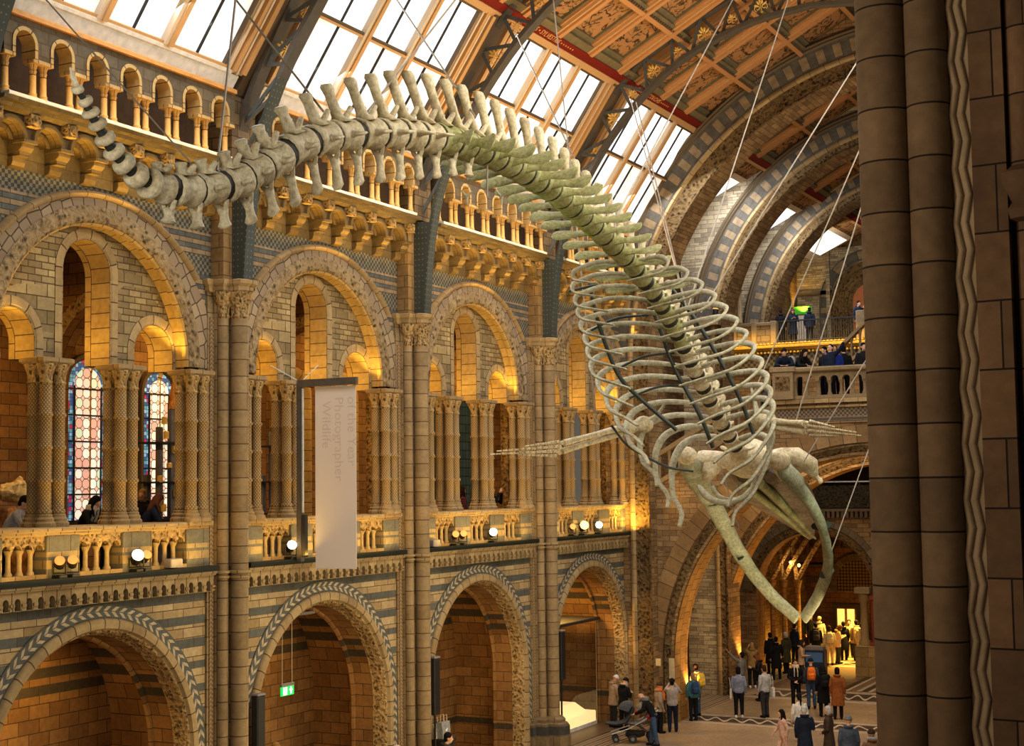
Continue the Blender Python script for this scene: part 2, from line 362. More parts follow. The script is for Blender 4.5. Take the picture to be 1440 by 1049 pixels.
        return s.loft(rings, False, False, (lambda i, j: (w[min(j, len(w) - 1)], L[i])) if swap else lambda i, j: (L[i], w[min(j, len(w) - 1)]))
def arcpts(cx, cz, r, a0, a1, n): return [(cx + r * cos(a0 + (a1 - a0) * i / n), cz + r * sin(a0 + (a1 - a0) * i / n)) for i in range(n + 1)]
def archhole(cx, zs, r, zb, n=14): return [(cx - r, zb)] + list(reversed(arcpts(cx, zs, r, 0, pi, n))) + [(cx + r, zb)]

PEND = []   # meshes whose material is defined further down
def build(name, mb, mat, parent=None, smooth=None, loc=None, bevel=None):
    me = D.meshes.new(name); me.from_pydata(mb.v, [], mb.f); me.update()
    uvl = me.uv_layers.new(name='UVMap'); co = me.vertices; dat = uvl.data
    for p in me.polygons:
        given = mb.uv.get(p.index)
        if given is not None:
            for k, li in enumerate(p.loop_indices): dat[li].uv = given[k]
        else:
            nx, ny, nz = abs(p.normal.x), abs(p.normal.y), abs(p.normal.z)
            for li in p.loop_indices:
                q = co[me.loops[li].vertex_index].co
                dat[li].uv = (q.y, q.z) if nx >= ny and nx >= nz else (q.x, q.z) if ny >= nz else (q.x, q.y)
    if smooth:
        me.polygons.foreach_set('use_smooth', [True] * len(me.polygons)); me.set_sharp_from_angle(angle=math.radians(smooth))
    if isinstance(mat, str) and mat not in M: PEND.append((me, mat))
    elif mat is not None: me.materials.append(M[mat] if isinstance(mat, str) else mat)
    o = D.objects.new(name, me); COL.objects.link(o)
    if loc: o.location = loc
    if parent is not None: adopt(o, parent)
    return o
def adopt(o, parent): o.parent = parent; o.matrix_parent_inverse = Matrix.Translation(-V(parent.location))
def tag(o, label, cat, group=None, kind=None):
    if label: o['label'] = label
    if cat: o['category'] = cat
    if group: o['group'] = group
    if kind: o['kind'] = kind
    return o
def thing(name, loc, label, cat, group=None):
    o = D.objects.new(name, None); o.empty_display_size = .2; COL.objects.link(o); o.location = loc; return tag(o, label, cat, group)
def struct(name, mb=None, mat=None, loc=(0, 0, 0), parent=None, smooth=None):
    if mb is None:
        o = D.objects.new(name, None); COL.objects.link(o); o.location = loc
    else: o = build(name, mb, mat, parent, smooth)
    if parent is None: o['kind'] = 'structure'
    return o
KIDS = {}
def kids(o):
    return [c for c in D.objects if c.parent == o]
def copy_tree(o, delta=None, loc=None, rotz=None, scale=None, label=None, group=None, swap=None):
    """a thing copied with its parts and their sub-parts"""
    def rec(a, par):
        c = a.copy(); COL.objects.link(c)
        if par is not None: c.parent = par; c.matrix_parent_inverse = a.matrix_parent_inverse
        for k in CH.get(a.name, ()): rec(k, c)
        return c
    c = rec(o, None)
    if delta is not None: c.location = V(o.location) + V(delta)
    if loc is not None: c.location = loc
    if rotz is not None: c.rotation_euler = (0, 0, rotz)
    if scale is not None: c.scale = (scale,) * 3
    if label: c['label'] = label
    if group: c['group'] = group
    return c
CH = {}
def index():
    CH.clear()
    for o in D.objects:
        if o.parent is not None: CH.setdefault(o.parent.name, []).append(o)
NW = [0]
# ------------------------------------------------------------------ camera
W_, H_, F_ = 1440., 1049., 2080.
CAMP = V((20.25, 0., 8.0)); yaw, pitch, roll = .48149, .07722, -.01327
cy_, sy_, cp_, sp_ = cos(yaw), sin(yaw), cos(pitch), sin(pitch)
fw = V((-sy_ * cp_, cy_ * cp_, sp_)); ri = V((cy_, sy_, 0.)); up = ri.cross(fw)
ri, up = ri * cos(roll) + up * sin(roll), up * cos(roll) - ri * sin(roll)
cam = D.cameras.new('camera'); cam.sensor_width = 36.; cam.lens = 36. * F_ / W_; cam.clip_end = 300.
co = D.objects.new('camera', cam); COL.objects.link(co)
co.matrix_world = Matrix(((ri.x, up.x, -fw.x, CAMP.x), (ri.y, up.y, -fw.y, CAMP.y), (ri.z, up.z, -fw.z, CAMP.z), (0, 0, 0, 1)))
SC.camera = co
def ray(px, py): return fw * F_ + ri * (px - W_ / 2) - up * (py - H_ / 2)
def on(ax, px, py, v):
    """where the sight line through a photo pixel meets the plane axis=v (used to measure places off the photograph)"""
    d = ray(px, py); return CAMP + d * ((v - CAMP[ax]) / d[ax])
# ------------------------------------------------------------------ one bay of the left wall, built about y=0
BAYS = [21.55, 29.05, 36.55, 44.05]
BN = ['leftmost bay', 'bay behind the white banner', 'bay just right of the banner', 'bay beside the end wall']
ZC, RG = 2.7, 2.58                      # ground arch: springing, clear radius
def bay_wall():
    w = struct('wall_left')
    b = MB(); o = [(-3.75, 0), (-2.9, 0), (-2.9, ZC)] + list(reversed(arcpts(0, ZC, 2.9, 0, pi, 40))) + [(2.9, 0), (3.75, 0), (3.75, 5.95), (-3.75, 5.95)]
    b.poly(o, None, 'x', 0.); struct('arcade_face', b, 'arcade', parent=w)
    struct('chevron_band', MB().arch([(.60, .02), (.33, .02)], RG, (0, ZC), 0., 48), 'chevron', parent=w)
    struct('arch_moulding', MB().arch([(.33, .0), (.33, .06), (.29, .10), (.20, .11), (.14, .10), (.12, .04), (.10, .02)], RG, (0, ZC), 0., 48, vnorm=False), 'vous', parent=w, smooth=50)
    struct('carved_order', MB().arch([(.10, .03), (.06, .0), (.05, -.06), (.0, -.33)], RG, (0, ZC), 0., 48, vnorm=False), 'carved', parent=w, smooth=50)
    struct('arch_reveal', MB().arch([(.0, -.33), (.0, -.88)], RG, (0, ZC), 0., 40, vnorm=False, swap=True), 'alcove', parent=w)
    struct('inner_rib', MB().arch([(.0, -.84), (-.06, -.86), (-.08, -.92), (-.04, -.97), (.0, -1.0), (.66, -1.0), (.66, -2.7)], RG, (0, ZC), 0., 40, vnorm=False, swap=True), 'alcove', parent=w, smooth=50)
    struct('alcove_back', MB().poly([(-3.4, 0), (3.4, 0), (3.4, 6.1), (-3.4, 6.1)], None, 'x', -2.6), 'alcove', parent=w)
    # small corbel table under the gallery
    b = MB(); pt = 6.34 / 23; holes = []
    for k in range(23):
        c = -3.17 + pt * (k + .5); holes.append([(c - .065, 5.93), (c - .065, 6.08)] + list(reversed(arcpts(c, 6.08, .065, 0, pi, 6)))[1:-1] + [(c + .065, 6.08), (c + .065, 5.93)])
    b.poly([(-3.2, 5.92), (3.2, 5.92), (3.2, 6.26), (-3.2, 6.26)], holes, 'x', .20, .01)
    for k in range(24):
        c = -3.17 + pt * k; b.box(.0, .235, c - .05, c + .05, 6.0, 6.05); b.box(.0, .22, c - .055, c + .055, 5.93, 5.97)
    b.box(-.1, .27, -3.2, 3.2, 6.26, 6.30); b.box(-.1, .30, -3.2, 3.2, 6.30, 6.345)
    struct('small_corbel_table', b, 'vous', parent=w)
    struct('ledge_board', MB().box(-.4, .33, -3.2, 3.2, 6.345, 6.455), 'ledge', parent=w)
    # triforium screen set back in the great relieving arch
    zo = 10.52
    out = [(-2.6, zo), (-2.51, zo), (-2.51, 10.85)] + list(reversed(arcpts(-1.93, 10.85, .58, 0, pi, 16)))[1:] + [(-1.35, zo), (-.64, zo), (-.64, 12.3)]
    out += list(reversed(arcpts(0, 12.3, .64, 0, pi, 20)))[1:] + [(.64, zo), (1.35, zo), (1.35, 10.85)] + list(reversed(arcpts(1.93, 10.85, .58, 0, pi, 16)))[1:] + [(2.51, zo), (2.6, zo)]
    out += arcpts(0, 10.6, 2.62, 0.01, pi - .01, 40)
    struct('triforium_screen', MB().poly(out, None, 'x', -.34), 'rubble', parent=w)
    struct('triforium_rear', MB().poly(out, None, 'x', -1.0), 'gallery', parent=w)
    b = MB(); b2 = MB(); b3 = MB()
    for c, zs, r in ((-1.93, 10.85, .58), (0, 12.3, .64), (1.93, 10.85, .58)):
        b.arch([(.0, -.34), (.0, -1.0)], r, (c, zs), zo, 18, vnorm=False)
        b2.arch([(.21, -.34), (.21, -.325), (.05, -.325), (.04, -.34), (.02, -.335), (0., -.36)], r, (c, zs), zo, 18, vnorm=False)
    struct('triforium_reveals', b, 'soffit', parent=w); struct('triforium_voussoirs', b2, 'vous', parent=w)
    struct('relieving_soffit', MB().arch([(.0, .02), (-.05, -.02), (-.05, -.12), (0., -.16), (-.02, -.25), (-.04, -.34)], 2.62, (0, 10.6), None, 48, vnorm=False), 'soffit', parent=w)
    struct('braid_band', MB().arch([(.33, .045), (.31, .06), (.05, .06), (.0, .02)], 2.62, (0, 10.6), None, 48, vnorm=False), 'braid', parent=w, smooth=50)
    b = MB(); rg = []
    for i in range(49):
        a = pi * i / 48; d = (cos(a), sin(a)); dz = 10.6 - 10.07
        B_ = d[1] * dz; q = -B_ + math.sqrt(B_ * B_ - dz * dz + 3.62 ** 2); q = min(q, 3.17 / max(abs(d[0]), 1e-6))
        rg.append((a, q))
    b.loft([[(.035, cos(a) * 2.93, 10.6 + sin(a) * 2.93), (.035, cos(a) * q, 10.6 + sin(a) * q)] for a, q in rg], False, False, lambda i, j: (rg[i][0] * 3., 0 if j == 0 else rg[i][1] - 2.93))
    struct('hexagon_band', b, 'hex', parent=w)
    al = math.asin((12.42 - 10.07) / 3.62)
    struct('label_moulding', MB().arch([(.0, .03), (.02, .10), (.08, .13), (.13, .09), (.15, .0)], 3.62, (0, 10.07), None, 40, a0=al, a1=pi - al, vnorm=False), 'trim', parent=w, smooth=60)
    struct('spandrel', MB().poly([(-3.75, 10.5), (-2.95, 10.5)] + list(reversed(arcpts(0, 10.6, 2.93, 0, pi, 40))) + [(2.95, 10.5), (3.75, 10.5), (3.75, 14.1), (-3.75, 14.1)], None, 'x', 0.), 'spandrel', parent=w)
    # end strips between the half columns and the piers
    b = MB()
    for s in (-1, 1): b.box(-.5, .0, min(s * 3.17, s * 3.75), max(s * 3.17, s * 3.75), 6.2, 10.6)
    struct('jamb_strips', b, 'ashlar', parent=w)
    # great corbel table carrying the upper arcade
    b = MB(); fr = MB(); pt = .905
    for k in range(8):
        c = -3.17 + pt * k
        for x0, x1, z0, z1 in ((0, .16, 13.92, 14.08), (0, .38, 14.16, 14.30)):
            b.loft([[(0, c + s, z0 - .04) for s in (-.15, .15)] + [(0, c + s, z1) for s in (.15, -.15)],
                    [(x1 * .8, c + s, z0) for s in (-.15, .15)] + [(x1 * .8, c + s, z1) for s in (.15, -.15)],
                    [(x1, c + s, z0 + .07) for s in (-.15, .15)] + [(x1, c + s, z1) for s in (.15, -.15)]])
        b.box(0, .30, c - .12, c + .12, 14.08, 14.16); b.box(0, .46, c - .17, c + .17, 14.30, 14.36)
        fr.box(.40, .58, c - .13, c + .13, 14.58, 14.80); fr.ball((.59, c, 14.69), .05, .09, .09, 8, 5)
    for k in range(7):
        c = -3.17 + pt * (k + .5)
        b.arch([(.0, .02), (.0, .44), (.03, .46), (.09, .46), (.12, .40), (.14, .36)], .29, (c, 14.36), None, 12, vnorm=False)
        b.arch([(.0, .02), (-.02, .2), (-.12, .2), (-.12, .02)], .29, (c, 14.36), None, 10, vnorm=False)
    struct('corbels', b, 'corbel', parent=w); struct('corbel_bosses', fr, 'carved', parent=w)
    hol = [archhole(-3.17 + pt * (k + .5), 14.36, .36, 14.31, 12) for k in range(7)]
    o = [(-3.2, 14.31)]
    for h in hol: o += h
    o += [(3.2, 14.31), (3.2, 14.82), (-3.2, 14.82)]
    struct('corbel_face', MB().poly(o, None, 'x', .40), 'corbelf', parent=w)
    struct('corbel_back', MB().poly([(-3.75, 13.9), (3.75, 13.9), (3.75, 14.9), (-3.75, 14.9)], None, 'x', .03), 'corbelf', parent=w)
    b = MB(); cor = [(.0, 14.78), (.50, 14.78), (.62, 14.82), (.66, 14.88), (.78, 14.90), (.80, 14.97), (.0, 14.97)]
    b.loft([[(x, y, z) for x, z in cor] for y in (-3.22, 3.22)]); struct('upper_cornice', b, 'corbelf', parent=w)
    struct('ledge_sheet', MB().box(.62, .83, -3.15, 3.0, 14.97, 15.03), 'palegrey', parent=w)
    return w
def cluster(half=0):
    """four lattice carved shafts on one base under one capital"""
    t = thing('column_cluster', (-.64, 0, 7.38), 'x', 'column')
    pos = [(-.49, -.17), (-.49, .17), (-.79, -.17), (-.79, .17)]
    for x, y in pos:
        b = MB(); r = .112; prof = [(r, 0.42)]
        for z in (7.66, 8.24, 8.86, 9.47):
            prof += [(r, z - 7.38 - .05), (r + .022, z - 7.38 - .025), (r + .028, z - 7.38), (r + .022, z - 7.38 + .025), (r, z - 7.38 + .05)]
        prof = [(r, .25)] + prof[1:] + [(r, 2.68)]
        b.lathe(prof, (x, y, 7.38), 14); build('shaft', b, 'lattice', t, 50)
        b = MB().lathe([(.21, 0), (.21, .07), (.17, .11), (.18, .15), (.145, .19), (.15, .22), (.112, .26)], (x, y, 7.38), 14); build('shaft_base', b, 'trim', t, 40)
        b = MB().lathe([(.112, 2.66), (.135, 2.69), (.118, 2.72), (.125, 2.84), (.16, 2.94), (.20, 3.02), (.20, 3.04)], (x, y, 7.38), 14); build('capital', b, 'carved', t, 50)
    b = MB(); h = [(.27, .36, 10.42), (.31, .40, 10.46), (.31, .40, 10.53), (.285, .37, 10.54)]
    b.loft([[(-.64 - a, -c, z), (-.64 + a, -c, z), (-.64 + a, c, z), (-.64 - a, c, z)] for a, c, z in h]); build('abacus', b, 'trim', t)
    build('plinth_block', MB().box(-.93, -.35, -.38, .38, 7.30, 7.385), 'trim', t)
    return t
def balustrade():
    t = thing('balustrade', (0, 0, 6.455), 'x', 'balustrade')
    b = MB(); rl = [(-.95, 7.22), (.06, 7.22), (.10, 7.25), (.10, 7.29), (.14, 7.31), (.14, 7.36), (.10, 7.38), (-.95, 7.38)]
    b.loft([[(x, y, z) for x, z in rl] for y in (-3.18, 3.18)]); build('rail', b, 'vous', t)
    build('footing', MB().box(-.3, .09, -3.18, 3.18, 6.455, 6.53), 'trim', t)
    for c, hw in ((-1.0, .42), (1.0, .42), (-2.83, .36), (2.83, .36)):
        build('pedestal', MB().bbox(-.35, .10, c - hw, c + hw, 6.455, 7.23, .015), 'pedestal', t)
    for a, z in ((-2.47, -1.42), (-.58, .58), (1.42, 2.47)):
        n = 4; pt = (z - a) / n; o = [(a, 6.98)]
        for k in range(n): o += archhole(a + pt * (k + .5), 6.98, pt * .36, 6.97, 8)
        o += [(z, 6.98), (z, 7.23), (a, 7.23)]
        build('arch_strip', MB().poly(o, None, 'x', .04, -.2), 'carved', t)
        for k in range(1, n):
            y = a + pt * k
            build('baluster', MB().lathe([(.075, 0), (.075, .05), (.05, .08), (.045, .36), (.06, .40), (.075, .43), (.085, .47)], (-.05, y, 6.52), 10), 'vous', t, 40)
    return t
M['pedestal'] = stone('banded pedestal stone', (.40, .30, .17), (.34, .25, .14), (.42, .2), bands=[(6.455, 6.62), (6.78, 6.84), (6.93, 7.24)], alt=((.17, .165, .14), (.20, .19, .155)))
def upper_arcade():
    t = thing('upper_arcade', (.6, 0, 15.03), 'x', 'arcade')
    pt = .905; o = [(-3.2, 15.76)]
    for k in range(7): o += archhole(-3.17 + pt * (k + .5), 15.98, .235, 15.755, 12)
    o += [(3.2, 15.76), (3.2, 16.42), (-3.2, 16.42)]
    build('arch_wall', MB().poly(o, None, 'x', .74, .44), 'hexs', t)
    for k in range(7):
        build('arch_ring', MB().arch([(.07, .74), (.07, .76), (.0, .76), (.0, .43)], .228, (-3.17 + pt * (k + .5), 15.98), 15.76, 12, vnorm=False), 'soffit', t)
    for k in range(8):
        for s in (-.125, .125):
            y = -3.17 + pt * k + s
            if abs(y) > 3.2: continue
            build('colonnette', MB().lathe([(.105, 0), (.105, .05), (.075, .08), (.085, .11), (.066, .14), (.06, .50), (.075, .53), (.06, .55), (.07, .60), (.10, .66)], (.60, y, 15.035), 10), 'soffit', t, 40)
        c = -3.17 + pt * k; y0, y1 = max(c - .25, -3.2), min(c + .25, 3.2)
        build('abacus', MB().bbox(.46, .75, y0, y1, 15.69, 15.765, .015), 'soffit', t)
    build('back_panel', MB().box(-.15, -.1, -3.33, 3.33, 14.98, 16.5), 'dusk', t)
    build('gold_lit_trim', MB().bbox(.4, .82, -3.2, 3.2, 16.42, 16.52, .02), 'trimg', t)
    return t
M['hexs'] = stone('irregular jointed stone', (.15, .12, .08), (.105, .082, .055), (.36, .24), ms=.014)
M['trimg'] = plain('gold-lit trim', (.45, .22, .055), .6)  # gold lamp light on the moulding, put into its colour
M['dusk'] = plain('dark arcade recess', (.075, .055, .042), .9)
def gallery_room():
    w = struct('wall_gallery')
    struct('gallery_back', MB().poly([(-3.75, 6.2), (3.75, 6.2), (3.75, 14.2), (-3.75, 14.2)], None, 'x', -5.), 'gallery', parent=w)
    struct('gallery_floor', MB().box(-5., -.3, -3.75, 3.75, 6.1, 6.2), 'floorborder', parent=w)
    struct('gallery_vault', MB().poly([(-5., -3.75), (.0, -3.75), (.0, 3.75), (-5., 3.75)], None, 'z', 13.7), 'gallery', parent=w)
    o = [(-5., 6.2), (-4.7, 6.2), (-4.7, 10.6)] + list(reversed(arcpts(-2.9, 10.6, 1.8, 0, pi, 24)))[1:] + [(-1.1, 6.2), (-.9, 6.2), (-.9, 13.7), (-5., 13.7)]
    struct('transverse_arch', MB().poly(o, None, 'y', 3.5, 4.0), 'gallery', parent=w)
    struct('transverse_moulding', MB().arch([(.3, 3.5), (.28, 3.44), (.12, 3.42), (.0, 3.5)], 1.8, (-2.9, 10.6), 6.2, 24, 'y', vnorm=False), 'carved', parent=w, smooth=50)
    # tall arched blank window recess in the back wall with a shafted frame
    for c in (-1.9, 0.55):
        struct('window_surround', MB().arch([(.34, -5.), (.34, -4.9), (.2, -4.86), (.12, -4.9), (0., -4.95)], .5, (c, 10.7), 7.2, 14, vnorm=False), 'soffit', parent=w, smooth=50)
        struct('dark_glazing', MB().poly([(c - .5, 7.2), (c + .5, 7.2)] + arcpts(c, 10.7, .5, 0, pi, 12), None, 'x', -4.96), 'darkglass', parent=w)
    return w
def t_dg():
    t = T('dark leaded glazing', .25, .6); b = brick(t, .22, .3, (.02, .03, .022), (.03, .04, .03), (.005, .005, .005), .012, 0.); t.emit(b.outputs['Color'], .6); return t.base(b.outputs['Color'])
M['darkglass'] = t_dg()
def pier():
    t = thing('wall_pier', (.2, 0, 0), 'x', 'pier')
    build('core', MB().poly([(-.5, -.58), (.05, -.58), (.05, -.40), (.14, -.40), (.14, -.12), (.34, -.12), (.34, .12), (.14, .12), (.14, .40), (.05, .40), (.05, .58), (-.5, .58)], None, 'z', 1.0, 12.3), 'shaftb', t)
    for s in (-1, 1):
        b = MB(); y0, y1 = s * .40, s * .52
        b.box(.03, .075, min(y0, y1), max(y0, y1), 1.2, 11.7); build('zigzag_strip', b, 'zigzag', t)
        build('narrow_shaft', MB().lathe([(.125, 1.1), (.125, 11.72)], (.21, s * .265, 0), 16), 'shaft', t, 40)
    build('large_shaft', MB().lathe([(.188, 1.1), (.188, 11.72)], (.45, 0, 0), 20), 'shaft', t, 40)
    # ring moulding level with the gallery ledge
    for z, e in ((6.20, .03), (6.30, .045)):
        b = MB(); pr = [(.0, -.035), (e, -.02), (e, .02), (.0, .035)]
        for x, y, r in ((.45, 0, .188), (.21, .265, .125), (.21, -.265, .125)): b.lathe([(r + q, z + dz) for q, dz in pr], (x, y, 0), 18, cap=False)
        b.box(.03, .09, -.58, -.38, z - .03, z + .03); b.box(.03, .09, .38, .58, z - .03, z + .03); build('ring_moulding', b, 'trim', t, 40)
    b = MB()
    for x, y, r in ((.45, 0, .188), (.21, .265, .125), (.21, -.265, .125)):
        b.lathe([(r, 11.68), (r + .03, 11.72), (r + .005, 11.76), (r + .02, 11.9), (r + .07, 12.1), (r + .11, 12.24)], (x, y, 0), 16)
    build('capital', b, 'carved', t, 50)
    b = MB(); base = [(-.1, -.62), (.12, -.62), (.12, -.44), (.36, -.44), (.36, -.26), (.62, -.26), (.72, -.1), (.72, .1), (.62, .26), (.36, .26), (.36, .44), (.12, .44), (.12, .62), (-.1, .62)]
    rings = []
    for k, z in ((.94, 12.24), (1.0, 12.28), (1.0, 12.36), (1.1, 12.42), (1.12, 12.5), (1.0, 12.52)): rings.append([(x * k if x > 0 else x, y * k, z) for x, y in base])
    b.loft(rings); build('cornice', b, 'trim', t)
    b = MB(); b.box(-.4, .34, -.42, .42, 12.5, 14.9); build('upper_block', b, 'rough2', t)
    b = MB(); b.box(-.4, .55, -.40, .40, 14.97, 16.6); build('gallery_block', b, 'rough', t)
    b = MB(); base2 = [(x * 1.12 if x > 0 else -.9, y * 1.12) for x, y in base]
    rings = [[(x * k if x > 0 else x, y * k, z) for x, y in base2] for k, z in ((1.18, 0), (1.18, .62), (1.14, .66), (1.14, .92), (1.08, .98), (.96, 1.02), (.98, 1.1), (.86, 1.18))]
    b.loft(rings); build('base', b, 'plinth', t)
    return t
M['shaftb'] = stone('pier ashlar', (.345, .25, .15), (.26, .185, .11), (.5, .36))
M['rough2'] = stone('warm brown ashlar', (.33, .21, .10), (.25, .155, .075), (.44, .30))
M['plinth'] = stone('banded plinth', (.24, .175, .11), (.19, .135, .085), (.6, .32), bands=[(.66, .92), (.93, .94)], alt=((.075, .075, .07), (.09, .09, .085)))

w0 = bay_wall(); g0 = gallery_room(); bal = balustrade(); ua = upper_arcade(); pr0 = pier()
cl = [cluster() for _ in (0,)][0]
index()
walls = [w0] + [copy_tree(w0) for _ in range(3)]
for w, y in zip(walls, BAYS): w.location = (0, y, 0)
rooms = [g0] + [copy_tree(g0) for _ in range(3)]
for w, y in zip(rooms, BAYS): w.location = (0, y, 0)
bl = [bal] + [copy_tree(bal) for _ in range(3)]
for i, (w, y) in enumerate(zip(bl, BAYS)):
    w.location.y = y; w['label'] = 'carved stone gallery balustrade in the ' + BN[i]; w['group'] = 'balustrades of the left gallery'
ul = [ua] + [copy_tree(ua) for _ in range(3)]
for i, (w, y) in enumerate(zip(ul, BAYS)):
    w.location.y = y if i < 3 else 43.66; w.scale.y = 1. if i < 3 else .87; w['label'] = 'gold-lit arches on paired colonnettes above the ' + BN[i]; w['group'] = 'upper arcades under the skylights'
CP = [(-2.83, 'against the left pier of the'), (-1.0, 'left of the middle arch in the'), (1.0, 'right of the middle arch in the'), (2.83, 'against the right pier of the')]
first = True
for i, y in enumerate(BAYS):
    for dy, s in CP:
        o = cl if first else copy_tree(cl); first = False
        o.location.y = y + dy; o.location.x += .27 if abs(dy) > 2 else 0.; o['label'] = 'lattice-carved column cluster ' + s + ' ' + BN[i]; o['group'] = 'column clusters of the left gallery'
PN = ['tall terracotta wall pier at the far left edge behind the iron truss foot', 'tall terracotta wall pier left of the white banner', 'tall terracotta wall pier just right of the white banner', 'tall terracotta wall pier right of the third bay, nearest the lit display case']
for i in range(4):
    o = pr0 if i == 0 else copy_tree(pr0)
    o.location.y = 17.8 + 7.5 * i; o['label'] = PN[i]; o['group'] = 'wall piers of the left arcade'
# ------------------------------------------------------------------ roof: skylights, coffered ceiling, iron trusses
SX, SZ, EX, EZ = .6, 16.62, 3.0, 20.12; SL = math.hypot(EX - SX, EZ - SZ); sd = ((EX - SX) / SL, (EZ - SZ) / SL); sn = (sd[1], -sd[0])
RX, RZ = 8.9, 23.25; CL = math.hypot(RX - EX, RZ - EZ); cd = ((RX - EX) / CL, (RZ - EZ) / CL); cn = (cd[1], -cd[0])
def slab(b, kind, s0, s1, y0, y1, o0, o1, mir):
    bx, bz, d, n = (SX, SZ, sd, sn) if kind == 's' else (EX, EZ, cd, cn); q = []
    for y in (y0, y1):
        for s, o in ((s0, o0), (s1, o0), (s1, o1), (s0, o1)):
            x = bx + d[0] * s + n[0] * o; q.append((2 * RX - x if mir else x, y, bz + d[1] * s + n[1] * o))
    us = [(s0, y0), (s1, y0), (s1, y0), (s0, y0)]
    f = [(0, 1, 2, 3), (7, 6, 5, 4), (0, 4, 5, 1), (1, 5, 6, 2), (2, 6, 7, 3), (3, 7, 4, 0)]
    P = {0: (s0, 0), 1: (s1, 0), 2: (s1, .1), 3: (s0, .1)}
    uv = [[(y0, s0)] * 4, [(y1, s0)] * 4, [(y0, s0), (y1, s0), (y1, s1), (y0, s1)], [(y0, 0), (y1, 0), (y1, .1), (y0, .1)], [(y0, s1), (y1, s1), (y1, s0), (y0, s0)], [(y0, 0), (y1, 0), (y1, .1), (y0, .1)]]
    return b.add(q, f, uv)
def skylight(n, mir=False):
    w = struct('window_%d' % n); mk = lambda nm, mt, L: [b := MB()] + [slab(b, 's', *q, mir) for q in L] and struct(nm, b, mt, parent=w)
    def mk(nm, mt, L):
        b = MB()
        for q in L: slab(b, 's', *q, mir)
        return struct(nm, b, mt, parent=w)
    mk('coving', 'skirt', [(-.14, .28, -3.3, 3.3, -.1, .02), (.28, .36, -3.0, 3.0, -.1, .05)])
    mk('frame', 'wood', [(4.02, 4.2, -3.3, 3.3, -.12, .08), (.36, .42, -2.8, 2.8, -.1, .03)] + [(.36, 4.05, s * 3.02 - .05, s * 3.02 + .05, -.1, .10) for s in (-1, 1)] + [(.36, 4.05, s * 3.3 - .07, s * 3.3 + .07, -.1, .13) for s in (-1, 1)])
    mk('reveal', 'woodpale', [(.3, 4.05, min(s * 2.76, s * 3.4), max(s * 2.76, s * 3.4), -.12, .0) for s in (-1, 1)] + [(.3, 4.05, s * 2.86 - .035, s * 2.86 + .035, -.1, .06) for s in (-1, 1)] + [(.3, 4.05, s * 3.15 - .03, s * 3.15 + .03, -.1, .08) for s in (-1, 1)])
    mk('dark_moulding', 'wooddark', [(-.1, 4.2, min(s * 3.4, s * 3.75), max(s * 3.4, s * 3.75), -.12, .05) for s in (-1, 1)] + [(.42, 4.02, s * 2.75 - .03, s * 2.75 + .03, -.1, .02) for s in (-1, 1)] + [(3.96, 4.03, -2.8, 2.8, -.1, .03)])
    for c in (-.93, .93):
        mk('mullion', 'wood', [(.36, 4.05, c - .01, c + .11, -.1, .11)]); mk('mullion_face', 'woodpale', [(.36, 4.05, c - .12, c - .01, -.1, .07)])
    mk('transom', 'wood', [(2.14, 2.2, -2.76, 2.76, -.1, .06)]); mk('transom_dark', 'wooddark', [(2.2, 2.27, -2.76, 2.76, -.1, .03)])  # wood transom with a dark timber strip along it
    for a, z in ((-2.74, -1.05), (-.82, .82), (1.04, 2.74)):
        m = (a + z) / 2
        mk('glazing_bar', 'black', [(.36, 4.05, m - .018, m + .018, -.09, -.02)])
        for y0, y1 in ((a, m), (m, z)):
            mk('pane', 'skyglasslow', [(.40, 2.16, y0, y1, -.10, -.07)]); mk('pane', 'skyglass', [(2.2, 4.03, y0, y1, -.10, -.07)])
    return w
def low_light(mir=False):
    w = struct('window_9'); SXo = (.3, 18.95, 3.0, 20.2); f = lambda x: 2 * RX - x if mir else x
    for nm, mt, L in (('pane', 'skyglass', [(.02, 1.7, -3.7, -.05), (.02, 1.7, .05, 3.7)]), ('painted_panel', 'panel', [(1.9, 2.95, -3.75, 3.75)]), ('frame', 'woodpale', [(-.15, .3, -3.75, 3.75), (1.65, 1.9, -3.75, 3.75)]), ('red_border', 'redband', [(1.9, 2.08, -3.75, 3.75)]), ('mullion', 'wood', [(.3, 1.7, -.06, .06), (.3, 2.9, -3.75, -3.55), (.3, 2.9, 3.55, 3.75)])):
        for a, z, y0, y1 in L:
            o_ = .0 if nm == 'pane' else -.05; k = struct(nm, MB().poly([(f(.3 + a), y0), (f(.3 + z), y0), (f(.3 + z), y1), (f(.3 + a), y1)], None, 'z', 0.), mt, parent=w)
            for v in k.data.vertices: xx = f(v.co.x); v.co.z = 18.95 + (xx - .3) * .463 + o_
    return w
